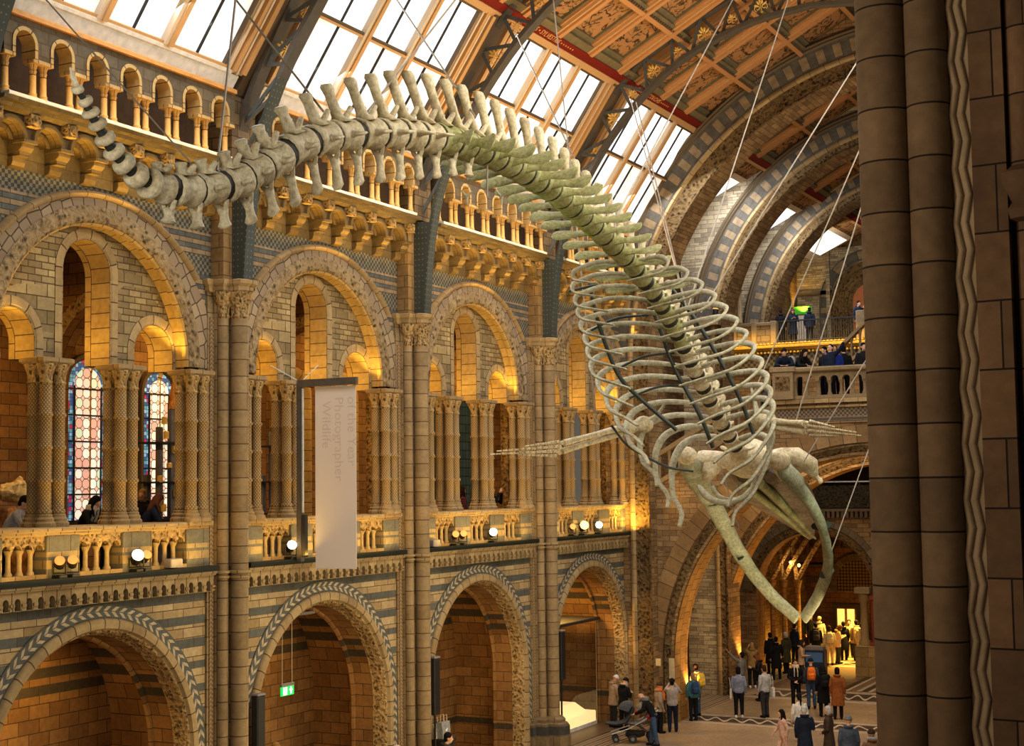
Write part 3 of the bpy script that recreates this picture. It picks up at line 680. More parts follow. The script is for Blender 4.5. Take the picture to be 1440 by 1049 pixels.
def ceiling_bay(mir=False):
    w = struct('ceiling')
    def mk(nm, mt, L):
        b = MB()
        for q in L: slab(b, 'c', *q, mir)
        return struct(nm, b, mt, parent=w)
    mk('red_band', 'redband', [(.0, .26, -3.75, 3.75, -.1, .06)]); mk('edge_moulding', 'wood', [(-.12, .0, -3.75, 3.75, -.1, .10)])
    mk('dark_cove', 'panelin', [(.26, .50, -3.75, 3.75, -.2, .02), (2.24, 2.42, -3.75, 3.75, -.2, .0), (4.26, 4.44, -3.75, 3.75, -.2, .0)])
    mk('roof_deck', 'panelin', [(.0, CL + .1, -3.75, 3.75, -.34, -.24)])
    L = []; L2 = []; L3 = []
    for c in (-3.1, -1.03, 1.03, 3.1):
        L += [(.26, CL, c - .09, c + .09, -.2, .10)]; L2 += [(.26, CL, c - .17, c + .17, -.24, .03), ]; L3 += [(.26, CL, c - .23, c + .23, -.24, -.06)]
    mk('rafters', 'rafter', L); mk('rafter_mouldings', 'wood', L2); mk('rafter_coves', 'rafter', L3)
    P = []
    for s in (2.10, 4.12, 6.10):
        P += [(s, s + .14, -3.75, 3.75, -.2, .08)]
    mk('purlins', 'rafter', P)
    b = MB()
    for s in (2.10, 4.12):
        for k in range(46): slab(b, 'c', s + .16, s + .21, -3.6 + k * .16, -3.53 + k * .16, -.1, .06, mir)
    struct('dentils', b, 'wooddark', parent=w)
    for s0, s1 in ((.50, 2.10), (2.42, 4.12), (4.44, 6.10)):
        for a, z in ((-2.88, -1.25), (-.81, .81), (1.25, 2.88)):
            mk('painted_panel', 'panel', [(s0, s1, a, z, -.24, -.20)])
            t = .07
            mk('panel_border', 'panelin', [(s0, s0 + .16, a, z, -.22, -.12), (s1 - t, s1, a, z, -.22, -.15), (s0, s1, a, a + t, -.22, -.13), (s0, s1, z - t, z, -.22, -.13)])
    return w
wn = 1; c0 = ceiling_bay(); s0 = skylight(1); c1 = ceiling_bay(True); s1 = skylight(2, True); index()
RB = BAYS + [51.55, 59.05, 66.55]; l0 = low_light(); l1 = low_light(True); index()
for i, y in enumerate(RB):
    if i >= 4:
        for src in (l0, l1):
            o = src if i == 4 else copy_tree(src); o.name = 'window_%d' % (2 * i + (1 if src is l0 else 2)); o.location = (0, y, 0)
    for src, nm in ((c0, 'ceiling'), (c1, 'ceiling'), (s0, 'window_%d' % (2 * i + 1)), (s1, 'window_%d' % (2 * i + 2))):
        if i >= 4 and nm[0] == 'w': continue
        o = src if i == 0 else copy_tree(src)
        if i: o.name = nm
        o.location = (0, y, 0)
def text(name, body, size, mat, M4, parent=None, ext=.004, align='LEFT'):
    cu = D.curves.new(name, 'FONT'); cu.body = body; cu.size = size; cu.extrude = ext; cu.align_x = align; cu.resolution_u = 2
    o = D.objects.new(name, cu); cu.materials.append(M[mat]); COL.objects.link(o)
    bpy.context.view_layer.update(); me = D.meshes.new_from_object(o.evaluated_get(bpy.context.evaluated_depsgraph_get())); D.objects.remove(o); D.curves.remove(cu)
    me.materials.clear(); me.materials.append(M[mat]); o = D.objects.new(name, me); COL.objects.link(o)
    if parent: o.parent = parent; o.matrix_parent_inverse = Matrix.Translation(-V(parent.location))
    o.matrix_basis = M4; return o
def frame(origin, xdir, ydir):
    x = V(xdir).normalized(); y = V(ydir).normalized(); z = x.cross(y); m = Matrix((x, y, z)).transposed().to_4x4(); m.translation = V(origin); return m
cl_ = {round(o.location.y, 1): o for o in D.objects if o.name.startswith('ceiling') and o.parent is None and any(k.name.startswith('red_band') and max(v.co.x for v in k.data.vertices) < 8 for k in kids(o))}
for y, tx in ((36.55, '\u2022 PINVS \u2022 SYLVESTRIS \u2022 \u2022 \u2022 \u2022 \u2022 \u2022'), (44.05, 'CITRVS \u2022 COLCHIS \u2022 \u2022 \u2022 \u2022 \u2022')):
    text('lettering', tx, .225, 'lettering', frame((EX + cd[0] * .06 + cn[0] * .065, y - 2.8, EZ + cd[1] * .06 + cn[1] * .065), (0, 1, 0), (cd[0], 0, cd[1])), cl_[round(y, 1)])
# iron trusses
IN = [(.62, 12.52), (.70, 13.6), (.86, 14.8), (1.12, 15.8), (1.6, 16.85), (2.15, 17.75), (2.75, 18.55), (3.65, 19.5), (5.0, 20.5), (7.0, 21.25), (8.9, 21.5)]
OU = [(.33, 14.9), (.45, 15.7), (.95, 16.85), (1.5, 17.85), (2.1, 18.85), (2.8, 19.85), (3.9, 20.8), (5.5, 21.65), (7.2, 22.3), (8.9, 22.65)]
def curve(pts, n):
    """smooth resample of a polyline (Catmull-Rom), evenly spaced"""
    P = [V(p) for p in pts]; P = [P[0] * 2 - P[1]] + P + [P[-1] * 2 - P[-2]]; out = []
    for i in range(1, len(P) - 2):
        for k in range(12):
            t = k / 12.; a, b, c, d = P[i - 1:i + 3]
            out.append(.5 * ((2 * b) + (c - a) * t + (2 * a - 5 * b + 4 * c - d) * t * t + (3 * b - a - 3 * c + d) * t ** 3))
    out.append(P[-2]); L = [0.]
    for i in range(1, len(out)): L.append(L[-1] + (out[i] - out[i - 1]).length)
    res = []; j = 0
    for k in range(n + 1):
        s = L[-1] * k / n
        while j < len(L) - 2 and L[j + 1] < s: j += 1
        f = (s - L[j]) / max(1e-9, L[j + 1] - L[j]); res.append(out[j].lerp(out[j + 1], min(1, f)))
    return res
def ribbon(b, pts, wy, th):
    rings = []; Ls = [0.]
    for i, p in enumerate(pts):
        t = (pts[min(i + 1, len(pts) - 1)] - pts[max(i - 1, 0)]).normalized(); n = V((-t[1], t[0])) * th / 2
        rings.append([(p[0] + n[0], -wy / 2, p[1] + n[1]), (p[0] + n[0], wy / 2, p[1] + n[1]), (p[0] - n[0], wy / 2, p[1] - n[1]), (p[0] - n[0], -wy / 2, p[1] - n[1])])
        if i: Ls.append(Ls[-1] + (p - pts[i - 1]).length)
    us = [0, wy, wy + th, 2 * wy + th, 2 * wy + 2 * th]
    return b.loft(rings, True, True, lambda i, j: (us[j], Ls[i]))
def ornament():
    b = MB()
    for sx in (1, -1):
        sp = [(sx * (.10 + .085 * cos(a) * (1 - a / 11)), 0, .02 + .085 * sin(a) * (1 - a / 11)) for a in [k * .55 - 1.2 for k in range(13)]]; b.tube(sp, .012, 5)
        for a, l in ((.5, .19), (1.15, .20)):
            b.ball((sx * l * .75 * cos(a), 0, .03 + l * .75 * sin(a)), .075, .012, .03, 8, 4, Matrix.Rotation(-a if sx > 0 else pi + a, 3, 'Y'))
    b.ball((0, 0, .22), .03, .012, .08, 8, 4); b.tube([(0, 0, -.12), (0, 0, .15)], .012, 5); b.ball((0, 0, -.12), .035, .015, .035, 8, 4)
    return b
def truss():
    t = thing('roof_truss', (.5, 0, 12.52), 'x', 'truss')
    ci = curve(IN, 40); cu = curve(OU, 36)
    mir = lambda p: V((2 * RX - p[0], p[1]))
    for m in (lambda p: p, mir):
        low = ci[:14]; hi = ci[13:]
        build('lower_chord', ribbon(MB(), [m(p) for p in low], .30, .10), 'iron', t); build('inner_chord', ribbon(MB(), [m(p) for p in hi], .30, .12), 'irond', t)
        build('outer_chord', ribbon(MB(), [m(p) for p in cu], .30, .14), 'irond', t)
        pl = [p for p in ci if p[1] < 15.0]; o = [m(p) for p in pl] + [m(V((.33, 14.95))), m(V((.33, 12.52)))]
        build('post', MB().poly([tuple(p) for p in o], None, 'y', -.13, .13), 'iron', t)
        # lattice
        nI = [ci[int(k)] for k in (12, 14.5, 17, 19.5, 22, 24.5, 27, 29.5, 32, 34.5, 37, 39.5)]
        nO = [cu[int(k)] for k in (0, 3.5, 7, 10.5, 14, 17.5, 20.5, 23.5, 26.5, 29.5, 32.5, 35.5)]
        for k in range(12):
            p, q = m(nI[k]), m(nO[k])
            mt = 'ironp' if k < 8 else 'irond'
            build('strut', MB().bar((p[0], 0, p[1]), (q[0], 0, q[1]), .09, .05, (0, 1, 0)), mt, t)
            if k < 11:
                q2 = m(nO[k + 1]); build('diagonal', MB().bar((p[0], 0, p[1]), (q2[0], 0, q2[1]), .08, .05, (0, 1, 0)), mt, t)
                if k > 0 or m is not mir:
                    a, b2, c = p, m(nI[k + 1]), q2; g = (a + b2 + c) / 3; d = (b2 - a).normalized(); ob = ornament(); s = min(1.25, (b2 - a).length * 1.05)
                    ang = math.atan2(d[0], d[1]); rot = Matrix.Rotation(ang - pi / 2 * (1 if m is not mir else -1), 3, 'Y'); ob.v = [tuple(rot @ (V(v) * s) + V((g[0], 0, g[1]))) for v in ob.v]
                    build('leaf_ornament', ob, 'gold', t, 60)
    return t
tr0 = truss(); index()
TL = ['dark iron roof truss with gilded leaves at the top left corner', 'dark iron roof truss rising from the pier left of the white banner', 'dark iron roof truss rising from the pier right of the white banner', 'dark iron roof truss nearest the brick end wall']
for i in range(4):
    o = tr0 if i == 0 else copy_tree(tr0); o.location.y = 17.8 + 7.5 * i; o['label'] = TL[i]; o['group'] = 'roof trusses'
# ------------------------------------------------------------------ end of the hall: three cross walls with arches, bridge, galleries, entrance
RO = [(.0, 16.6), (.7, 16.75), (3.0, 20.2), (8.9, 23.4), (14.8, 20.2), (17.8, 16.6)]
def cross(name, Y, dep, xl, xr, zlo, cu, Rin, strip, mat_hi, zspring, RO=RO):
    """wall across the hall with one great arch open above zlo"""
    w = struct(name); cx, cz = cu
    jl = cx - Rin; jr = min(cx + Rin, xr - .5)
    o = [(xl, zlo), (jl, zlo)] + [p for p in reversed(arcpts(cx, cz, Rin, 0, pi, 60)) if p[0] <= jr] + [(jr + .01, zlo), (xr, zlo), (xr, RO[0][1])] + [(x, z) for x, z in reversed(RO) if xl < x < xr] + [(xl, RO[0][1])]
    struct('face', MB().poly(o, None, 'y', Y), mat_hi, parent=w)
    struct('arch_reveal', MB().arch([(.0, Y - .06), (.0, Y + dep)], Rin, cu, zlo, 64, 'y', vnorm=False, swap=True), 'endwall', parent=w)
    r1, r2 = strip
    struct('striped_voussoirs', MB().arch([(r2, Y - .05), (r1, Y - .05)], 0.001, cu, None, 90, 'y', a0=0., a1=pi), 'striped', parent=w)
    struct('outer_moulding', MB().arch([(r2 + .26, Y), (r2 + .24, Y - .10), (r2 + .15, Y - .16), (r2 + .10, Y - .1), (r2 + .05, Y - .14), (r2, Y - .05)], 0.001, cu, None, 90, 'y', vnorm=False), 'wooddark2', parent=w, smooth=50)
    struct('inner_moulding', MB().arch([(r1 - Rin, Y - .05), (r1 - Rin - .05, Y - .14), (r1 - Rin - .14, Y - .16), (r1 - Rin - .2, Y - .06)], Rin, cu, zlo if zspring else None, 90, 'y', vnorm=False), 'trim', parent=w, smooth=50)
    struct('carved_moulding', MB().arch([(r1 - Rin - .2, Y - .06), (.12, Y - .02), (.03, Y - .10), (.0, Y - .05)], Rin, cu, zlo, 90, 'y', vnorm=False), 'braidd', parent=w, smooth=50)
    return w
M['wooddark2'] = stone('dark stone moulding', (.20, .15, .10), (.14, .10, .07))
M['braidd'] = stone('dark carved moulding', (.17, .115, .062), (.12, .08, .042), carved=9., bump=.9)
# striped ring needs its true radius for the pattern, so sweep it about radius r with the offsets as given
def striped_fix(w, cu, Y, strip):
    for k in kids(w):
        if k.name.startswith('striped_voussoirs'):
            old = k.data; b = MB().arch([(strip[1] - strip[0], Y - .05), (0., Y - .05)], strip[0], cu, None, 90, 'y')
            n = build('striped_voussoirs', b, 'striped'); k.data = n.data; D.objects.remove(n)
RO2 = [(.0, 18.9), (.3, 18.95), (3.0, 20.2), (8.9, 23.4), (14.8, 20.2), (17.5, 18.95), (17.8, 18.9)]
W1, W2, W3 = 46.8, 54.4, 62.0
a = cross('wall_end', W1, 1.3, -.6, 18.6, 0., (10.2, 12.1), 9.15, (9.9, 10.5), 'endwall', True); striped_fix(a, (10.2, 12.1), W1, (9.9, 10.5))
b_ = cross('wall_end', W2, 1.3, -.6, 18.6, 0., (8.5, 13.35), 7.45, (7.95, 8.5), 'upperwall', True, RO2); striped_fix(b_, (8.5, 13.35), W2, (7.95, 8.5))
c_ = cross('wall_end', W3, 1.2, -1.6, 18., 13.9, (6.9, 14.1), 6.35, (6.85, 7.35), 'upperwall', False, RO2); striped_fix(c_, (6.9, 14.1), W3, (6.85, 7.35))
# carved shaft on the arris of the first cross wall
# lower arch and bridge in the first opening
def lower(Y, dep, xl, xr, cu, Rc, top, mat):
    w = struct('wall_bridge'); cx, cz = cu
    o = [(xl, 0), (cx - Rc, 0)] + list(reversed(arcpts(cx, cz, Rc, 0, pi, 50))) + [(cx + Rc, 0), (xr, 0)] + top
    struct('face', MB().poly(o, None, 'y', Y), mat, parent=w); struct('back_face', MB().poly(o, None, 'y', Y + dep), mat, parent=w)
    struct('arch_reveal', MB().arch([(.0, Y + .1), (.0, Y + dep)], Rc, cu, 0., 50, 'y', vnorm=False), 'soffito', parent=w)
    struct('voussoirs', MB().arch([(.95, Y - .02), (.95, Y - .06), (.40, Y - .06), (.38, Y)], Rc, cu, 0., 50, 'y', vnorm=False), 'vousb', parent=w)
    struct('carved_order', MB().arch([(.36, Y - .03), (.3, Y - .09), (.22, Y - .03), (.1, Y + .0), (.0, Y + .12)], Rc, cu, 0., 50, 'y', vnorm=False), 'braidd', parent=w, smooth=50)
    return w
M['vousb'] = stone('brown voussoir blocks', (.36, .23, .12), (.24, .145, .07), (.42, 9.), ms=.012)
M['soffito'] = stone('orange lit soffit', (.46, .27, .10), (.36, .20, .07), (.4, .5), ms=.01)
L1 = lower(47.3, 1.3, 1.0, 18.6, (8.45, 2.0), 6.9, [(18.6, 10.74), (5.4, 10.74), (5.4, 10.6), (4.6, 10.0), (1.0, 7.9)], 'endwall')
struct('bridge_bands', MB().poly([(5.4, 9.95), (18.6, 9.95), (18.6, 10.74), (5.4, 10.74)], None, 'y', 47.24, 47.3), 'bridgeband', parent=L1)
b = MB(); b.box(5.3, 18.6, 47.05, 47.4, 10.6, 10.74); b.box(5.35, 18.6, 47.15, 47.4, 10.45, 10.52); struct('bridge_cornice', b, 'trim', parent=L1)
struct('bridge_deck', MB().box(5.4, 18.6, 47.4, 50.6, 10.55, 10.7), 'floorborder', parent=L1)
L2 = lower(54.8, 1.2, -.6, 18.6, (7.5, 1.9), 6.85, [(18.6, 9.4), (-.6, 9.4)], 'endwall')
def t_bb():
    t = T('bridge frieze of grey and buff bands', .8, .2); u, v, _ = t.sep(t.uv()); c = brick(t, .5, .2, (.33, .225, .125), (.25, .165, .09), DK).outputs['Color']
    ck = t.n('TexChecker', {'Vector': t.uv(), 'Color1': (.26, .19, .12), 'Color2': (.085, .08, .07), 'Scale': 14.}).outputs[0]
    bd = lambda a, z: t.ma('MULTIPLY', t.ma('GREATER_THAN', v, a), t.ma('LESS_THAN', v, z))
    c = t.mix(bd(10.16, 10.42), c, ck); c = t.mix(t.ma('ADD', bd(10.03, 10.12), bd(10.44, 10.5)), c, (.10, .095, .085)); return t.base(c)
M['bridgeband'] = t_bb()
def t_gb():
    t = T('gallery frieze', .8, .2); ck = t.n('TexChecker', {'Vector': t.uv(), 'Color1': (.22, .17, .10), 'Color2': (.07, .07, .06), 'Scale': 8.}).outputs[0]; return t.base(ck)
M['galfrieze'] = t_gb()
t = thing('bridge_balustrade', (9, 47.2, 10.75), 'carved stone balustrade along the staircase bridge right of the whale ribs', 'balustrade')
b = MB(); cop = [(-.20, 11.62), (.20, 11.62), (.24, 11.66), (.24, 11.74), (.18, 11.79), (-.18, 11.79), (-.24, 11.74), (-.24, 11.66)]
b.loft([[(x, 47.22 + y, z) for y, z in cop] for x in (6.05, 18.5)]); build('coping', b, 'trimd', t)
o = [(6.05, 11.33)]
for k in range(32): o += archhole(6.25 + .38 * k, 11.36, .13, 11.32, 10)
o += [(18.3, 11.33), (18.3, 11.63), (6.05, 11.63)]
build('arch_strip', MB().poly(o, None, 'y', 47.12, 47.32), 'trimd', t); build('footing', MB().box(6.05, 18.4, 47.06, 47.38, 10.75, 10.86), 'trimd', t)
for k in range(32): build('baluster', MB().lathe([(.085, 0), (.085, .06), (.055, .10), (.05, .36), (.07, .40), (.09, .47)], (6.06 + .38 * k, 47.22, 10.86), 8), 'trimd', t, 40)
p = build('pedestal', MB().bbox(5.36, 6.06, 46.95, 47.5, 10.75, 11.66, .02), 'trimd', t); build('pedestal_cap', MB().bbox(5.28, 6.14, 46.9, 47.55, 11.66, 11.82, .03), 'trimd', t)
build('carved_panel', MB().poly([(5.47, 11.05), (5.95, 11.05), (5.95, 11.5), (5.47, 11.5)], None, 'y', 46.93), 'braidd', t)
t = thing('stair_parapet', (3.2, 47.3, 9.), 'sloping stone stair parapet descending left from the bridge pedestal', 'stair parapet')
b = MB(); b.loft([[(x, 47.12, z - .12), (x, 47.45, z - .12), (x, 47.45, z + .05), (x, 47.12, z + .05)] for x, z in ((1.05, 9.0), (4.6, 11.0), (5.26, 11.39))]); build('handrail', b, 'trimd', t)
b = MB(); b.loft([[(x, 47.15, z - .12), (x, 47.42, z - .12), (x, 47.42, z + .05), (x, 47.15, z + .05)] for x, z in ((1.05, 8.05), (4.6, 10.12), (5.26, 10.6))]); build('base_rail', b, 'trimd', t)
for k in range(12):
    x = 1.2 + .36 * k; z = 8.05 + (x - 1.05) * .585; build('baluster', MB().lathe([(.08, 0), (.05, .1), (.05, .6), (.09, .86)], (x, 47.28, z), 8), 'trimd', t, 40)
# second floor gallery in front of the third wall
g = struct('floor_gallery'); struct('slab', MB().box(-1.6, 12., 60.4, 74., 13.72, 13.95), 'floorborder', parent=g)
struct('frieze', MB().poly([(-1.6, 12.9), (12, 12.9), (12, 13.72), (-1.6, 13.72)], None, 'y', 60.5), 'galfrieze', parent=g)
b = MB(); b.loft([[(x, 60.5 - y, z) for y, z in ((0, 13.62), (.1, 13.62), (.2, 13.7), (.26, 13.74), (.26, 13.82), (.2, 13.86), (0, 13.86))] for x in (-1.6, 12.)]); struct('gilt_cornice', b, 'giltst', parent=g)
b = MB()
for k in range(64): b.ball((-1.4 + .16 * k, 60.3, 13.9), .075, .06, .05, 6, 4); b.box(-1.44 + .32 * k * .5, -1.36 + .32 * k * .5, 60.3, 60.5, 13.5, 13.58)
struct('gilt_beading', b, 'giltst', parent=g)
M['giltst'] = stone('gilded stone cornice', (.52, .34, .09), (.42, .26, .06))
struct('under_wall', MB().poly([(-1.6, 9.6), (12, 9.6), (12, 12.95), (-1.6, 12.95)], None, 'y', 60.7), 'endwall', parent=g)
t = thing('gallery_parapet', (0, 60.6, 13.95), 'solid stone parapet on the second floor behind the whale ribs', 'parapet')
build('wall_panel', MB().box(-1.6, 1.25, 60.45, 60.75, 13.95, 14.72), 'rough', t); build('coping', MB().bbox(-1.6, 1.3, 60.38, 60.82, 14.72, 14.86, .03), 'trimd', t)
for x in (-.55, .35, 1.2): build('post', MB().bbox(x - .12, x + .12, 60.36, 60.84, 13.95, 14.9, .02), 'trimd', t)
t = thing('lamp_column', (-.35, 60.6, 14.9), 'short stone column on the parapet below the spotlight', 'column')
build('shaft', MB().lathe([(.14, 0), (.14, .08), (.11, .12), (.11, 1.3), (.16, 1.42)], (-.35, 60.6, 14.9), 12), 'trimd', t, 40); build('cap', MB().bbox(-.55, -.15, 60.4, 60.8, 16.32, 16.42, .02), 'trimd', t)
t = thing('metal_railing', (3.2, 60.5, 13.95), 'black metal railing along the second floor gallery', 'railing')
build('top_rail', MB().bar((1.37, 60.5, 14.86), (4.7, 60.5, 14.86), .07, .05), 'matt', t); build('bottom_rail', MB().bar((1.37, 60.5, 14.02), (4.7, 60.5, 14.02), .04, .04), 'matt', t)
for k in range(33): build('bar', MB().bar((1.4 + .1 * k, 60.5, 13.95), (1.4 + .1 * k, 60.5, 14.86), .02, .02), 'matt', t)
t = thing('stair_balustrade', (5.5, 59.5, 14.), 'sloping stone balustrade of the upper flight beside the dark foreground shaft', 'balustrade')
b = MB(); b.loft([[(x, 58.9, z), (x, 59.3, z), (x, 59.3, z + .16), (x, 58.9, z + .16)] for x, z in ((4.3, 13.3), (7.5, 16.2))]); build('handrail', b, 'trimd', t)
b = MB(); b.loft([[(x, 58.95, z - .95), (x, 59.25, z - .95), (x, 59.25, z - .8), (x, 58.95, z - .8)] for x, z in ((4.3, 13.3), (7.5, 16.2))]); build('base_rail', b, 'trimd', t)
for k in range(9): x = 4.5 + .36 * k; z = 13.3 + (x - 4.3) * .906; build('baluster', MB().lathe([(.08, -.82), (.05, -.7), (.05, -.2), (.09, .02)], (x, 59.1, z), 8), 'trimd', t, 40)
build('pedestal', MB().bbox(4.75, 5.4, 60.3, 60.9, 13.95, 15.1, .03), 'trimd', t)
M['trimd'] = stone('grey brown stone', (.31, .225, .14), (.23, .165, .10))
# third wall, lower part: entrance arch, balcony over it
w = struct('wall_entrance'); ec, eR = (2.05, 3.35), 2.55
o = [(-1.6, 0), (ec[0] - eR, 0)] + list(reversed(arcpts(*ec, eR, 0, pi, 40))) + [(ec[0] + eR, 0), (18, 0), (18, 13.0), (-1.6, 13.0)]
hole = [(1.9, 6.95), (8.2, 6.95)] + arcpts(5.05, 8.6, 3.15, 0, pi, 20)
struct('face', MB().poly(o, [hole], 'y', W3 + .4), 'endwall', parent=w)
struct('voussoirs', MB().arch([(.62, W3 + .38), (.60, W3 + .30), (.35, W3 + .30), (.30, W3 + .36)], eR, ec, 3.35, 44, 'y', vnorm=False), 'vousd', parent=w)
struct('zigzag_order', MB().arch([(.30, W3 + .34), (.05, W3 + .36), (.0, W3 + .42)], eR, ec, 3.3, 44, 'y', vnorm=False), 'braidd', parent=w)
struct('arch_reveal', MB().arch([(.0, W3 + .42), (.0, W3 + 1.5)], eR, ec, 0., 44, 'y', vnorm=False), 'gallery', parent=w)
M['vousd'] = stone('grey brown voussoirs', (.22, .17, .115), (.15, .115, .075), (.3, 9.), ms=.012)
b = MB()
for k in range(34): b.box(1.6 + .2 * k, 1.72 + .2 * k, W3 + .12, W3 + .4, 6.55, 6.8)
b.box(1.4, 8.6, W3 + .08, W3 + .4, 6.8, 6.92); struct('corbel_strip', b, 'wooddark2', parent=w)
t = thing('balcony_front', (3.8, 62.2, 6.95), 'dark pierced balcony front with pale top rail behind the whale jaw', 'balcony')
build('pierced_panel', MB().box(1.9, 8.2, W3 + .2, W3 + .26, 6.95, 7.9), 'braidk', t); build('top_rail', MB().bar((1.9, W3 + .22, 8.06), (8.2, W3 + .22, 8.06), .06, .06), 'palegrey', t); build('mid_rail', MB().bar((1.9, W3 + .22, 7.45), (8.2, W3 + .22, 7.45), .05, .05), 'matt', t)
for x in (1.95, 4.2, 6.4): build('post', MB().bar((x, W3 + .22, 6.95), (x, W3 + .22, 8.06), .05, .05), 'matt', t)
M['braidk'] = stone('black pierced ironwork', (.10, .08, .045), (.03, .025, .02), carved=12., bump=.8)
# jamb pedestal, column and red panel right of the entrance arch
t = thing('entrance_column', (4.25, 62.2, 0), 'lattice column on a tall stone pedestal right of the entrance crowd', 'column')
build('pedestal', MB().bbox(3.95, 5.8, 61.6, 62.6, 0, 1.25, .04), 'plinth2', t); build('shaft', MB().lathe([(.24, 1.25), (.24, 1.4), (.17, 1.5), (.16, 3.0), (.22, 3.1), (.28, 3.4)], (4.25, 62.15, 0), 14), 'lattice', t, 40); build('cap_block', MB().bbox(3.92, 4.58, 61.8, 62.35, 3.4, 3.65, .03), 'trimd', t)
M['plinth2'] = stone('tan pedestal stone', (.36, .24, .11), (.28, .18, .08), (.6, .4))
t = thing('red_door_panel', (5.2, 61.9, 1.25), 'dark red timber panel beside the lattice column at the entrance', 'door panel')
build('panel', MB().bbox(4.62, 5.9, 61.85, 62.0, 1.37, 3.15, .02), 'reddoor', t); build('sill', MB().bbox(4.55, 6.0, 61.7, 62.0, 1.26, 1.37, .02), 'reddoor', t); build('head', MB().bbox(4.55, 6., 61.8, 62.0, 3.15, 3.3, .02), 'reddoor', t)
# entrance lobby and far wall
w = struct('wall_far')
struct('lobby_back', MB().poly([(-6, 0), (14, 0), (14, 13.7), (-6, 13.7)], None, 'y', 74.), 'gallery', parent=w)
struct('lobby_band', MB().box(-6, 14, 73.93, 74., 3.0, 3.28), 'wooddark2', parent=w); struct('lobby_frieze', MB().box(-1.4, 3., 73.9, 74., 4.75, 5.15), 'braidd', parent=w)
struct('upper_face', MB().poly([(-3.5, 13.9), (12, 13.9), (12, 22.5), (-3.5, 22.5)], None, 'y', 73.5), 'upperwall', parent=w)
struct('upper_dado', MB().box(-3.5, 1.2, 73.4, 73.5, 17.55, 17.75), 'wooddark2', parent=w)
struct('pilaster', MB().box(-.05, .15, 73.3, 73.5, 13.9, 20.4), 'upperwall', parent=w); struct('pilaster_frieze', MB().box(.15, 4., 73.35, 73.5, 19.9, 20.5), 'braidd', parent=w)
struct('lobby_vault', MB().poly([(-6, 62.5), (14, 62.5), (14, 74), (-6, 74)], None, 'z', 6.6), 'gallery', parent=w)
struct('side_face', MB().poly([(54.3, 0), (74., 0), (74., 22), (54.3, 22)], None, 'x', -1.62), 'endwall', parent=w)
struct('side_face', MB().poly([(48.2, 0), (54.3, 0), (54.3, 22), (48.2, 22)], None, 'x', -1.62), 'endwall', parent=w)
for x in (-1.1, -.55, .1):
    struct('column_shaft', MB().lathe([(.2, 0), (.2, .5), (.13, .6), (.13, 3.2), (.2, 3.45), (.22, 3.6)], (x, 66.5, 0), 10), 'gallery', parent=w, smooth=40)
    for d in (0, 1): struct('vault_rib', MB().tube([(x + (2.6 if d else -1.2) * s, 66.5 + 2. * s * (1 - d), 3.6 + 2.9 * math.sin(min(1, s) * pi / 2)) for s in [k / 8 for k in range(9)]], .11, 6), 'carved', parent=w)
struct('arched_tympanum', MB().poly([(-.1, 2.6), (2.0, 2.6)] + arcpts(.95, 3.1, 1.05, 0, pi, 16), None, 'y', 73.9), 'tymp', parent=w)
struct('tympanum_ring', MB().arch([(.35, 73.9), (.33, 73.82), (.05, 73.82), (.0, 73.9)], 1.05, (.95, 3.1), 2.6, 18, 'y', vnorm=False), 'vousd', parent=w)
def t_ty():
    t = T('diamond lattice tympanum', .7); m = t.n('Mapping', {'Vector': t.uv(), 'Rotation': (0, 0, .785)}); c = t.n('TexChecker', {'Vector': m.outputs[0], 'Color1': (.26, .16, .07), 'Color2': (.05, .035, .02), 'Scale': 9.}).outputs[0]; return t.base(c)
M['tymp'] = t_ty()
d1 = struct('door_1'); struct('door_frame', MB().poly([(-.35, -.0), (1.05, 0), (1.05, 1.95), (-.35, 1.95)], [[(-.15, .0), (.85, 0), (.85, 1.78), (-.15, 1.78)]], 'y', 73.8, 73.95), 'wooddark', parent=d1)
for x0 in (-.12, .38): struct('glass_leaf', MB().box(x0, x0 + .36, 73.86, 73.9, .05, 1.72), 'glowdoor', parent=d1)
d2 = struct('door_2'); struct('oak_leaf', MB().poly([(1.3, 13.95), (3.3, 13.95), (3.3, 16.6)] + arcpts(2.3, 17.0, 1.0, 0, pi, 16) + [(1.3, 16.6)], None, 'y', 73.3), 'oakdoor', parent=d2)
struct('arch_surround', MB().arch([(1.15, 73.45), (1.1, 73.2), (.75, 73.15), (.7, 73.2), (.25, 73.15), (.2, 73.25), (.0, 73.3)], 1.0, (2.3, 17.0), 13.95, 24, 'y', vnorm=False), 'braidd', parent=d2, smooth=50)
struct('striped_ring', MB().arch([(1.75, 73.4), (1.2, 73.4)], 1.0, (2.3, 17.0), 15.5, 24, 'y'), 'striped', parent=d2)
t = thing('ring_chandelier', (-.6, 71., 4.15), 'black iron ring chandelier hanging in the entrance lobby', 'chandelier')
build('ring', MB().tube([(-.6 + .85 * cos(a), 71 + .85 * sin(a), 4.1) for a in [k * pi / 12 for k in range(25)]], .05, 6), 'black', t); build('hanger', MB().tube([(-.6, 71, 4.1), (-.6, 71, 6.6)], .02, 5), 'black', t); build('spoke', MB().bar((-1.45, 71, 4.1), (.25, 71, 4.1), .05, .04), 'black', t); build('spoke', MB().bar((-.6, 70.15, 4.1), (-.6, 71.85, 4.1), .05, .04), 'black', t)
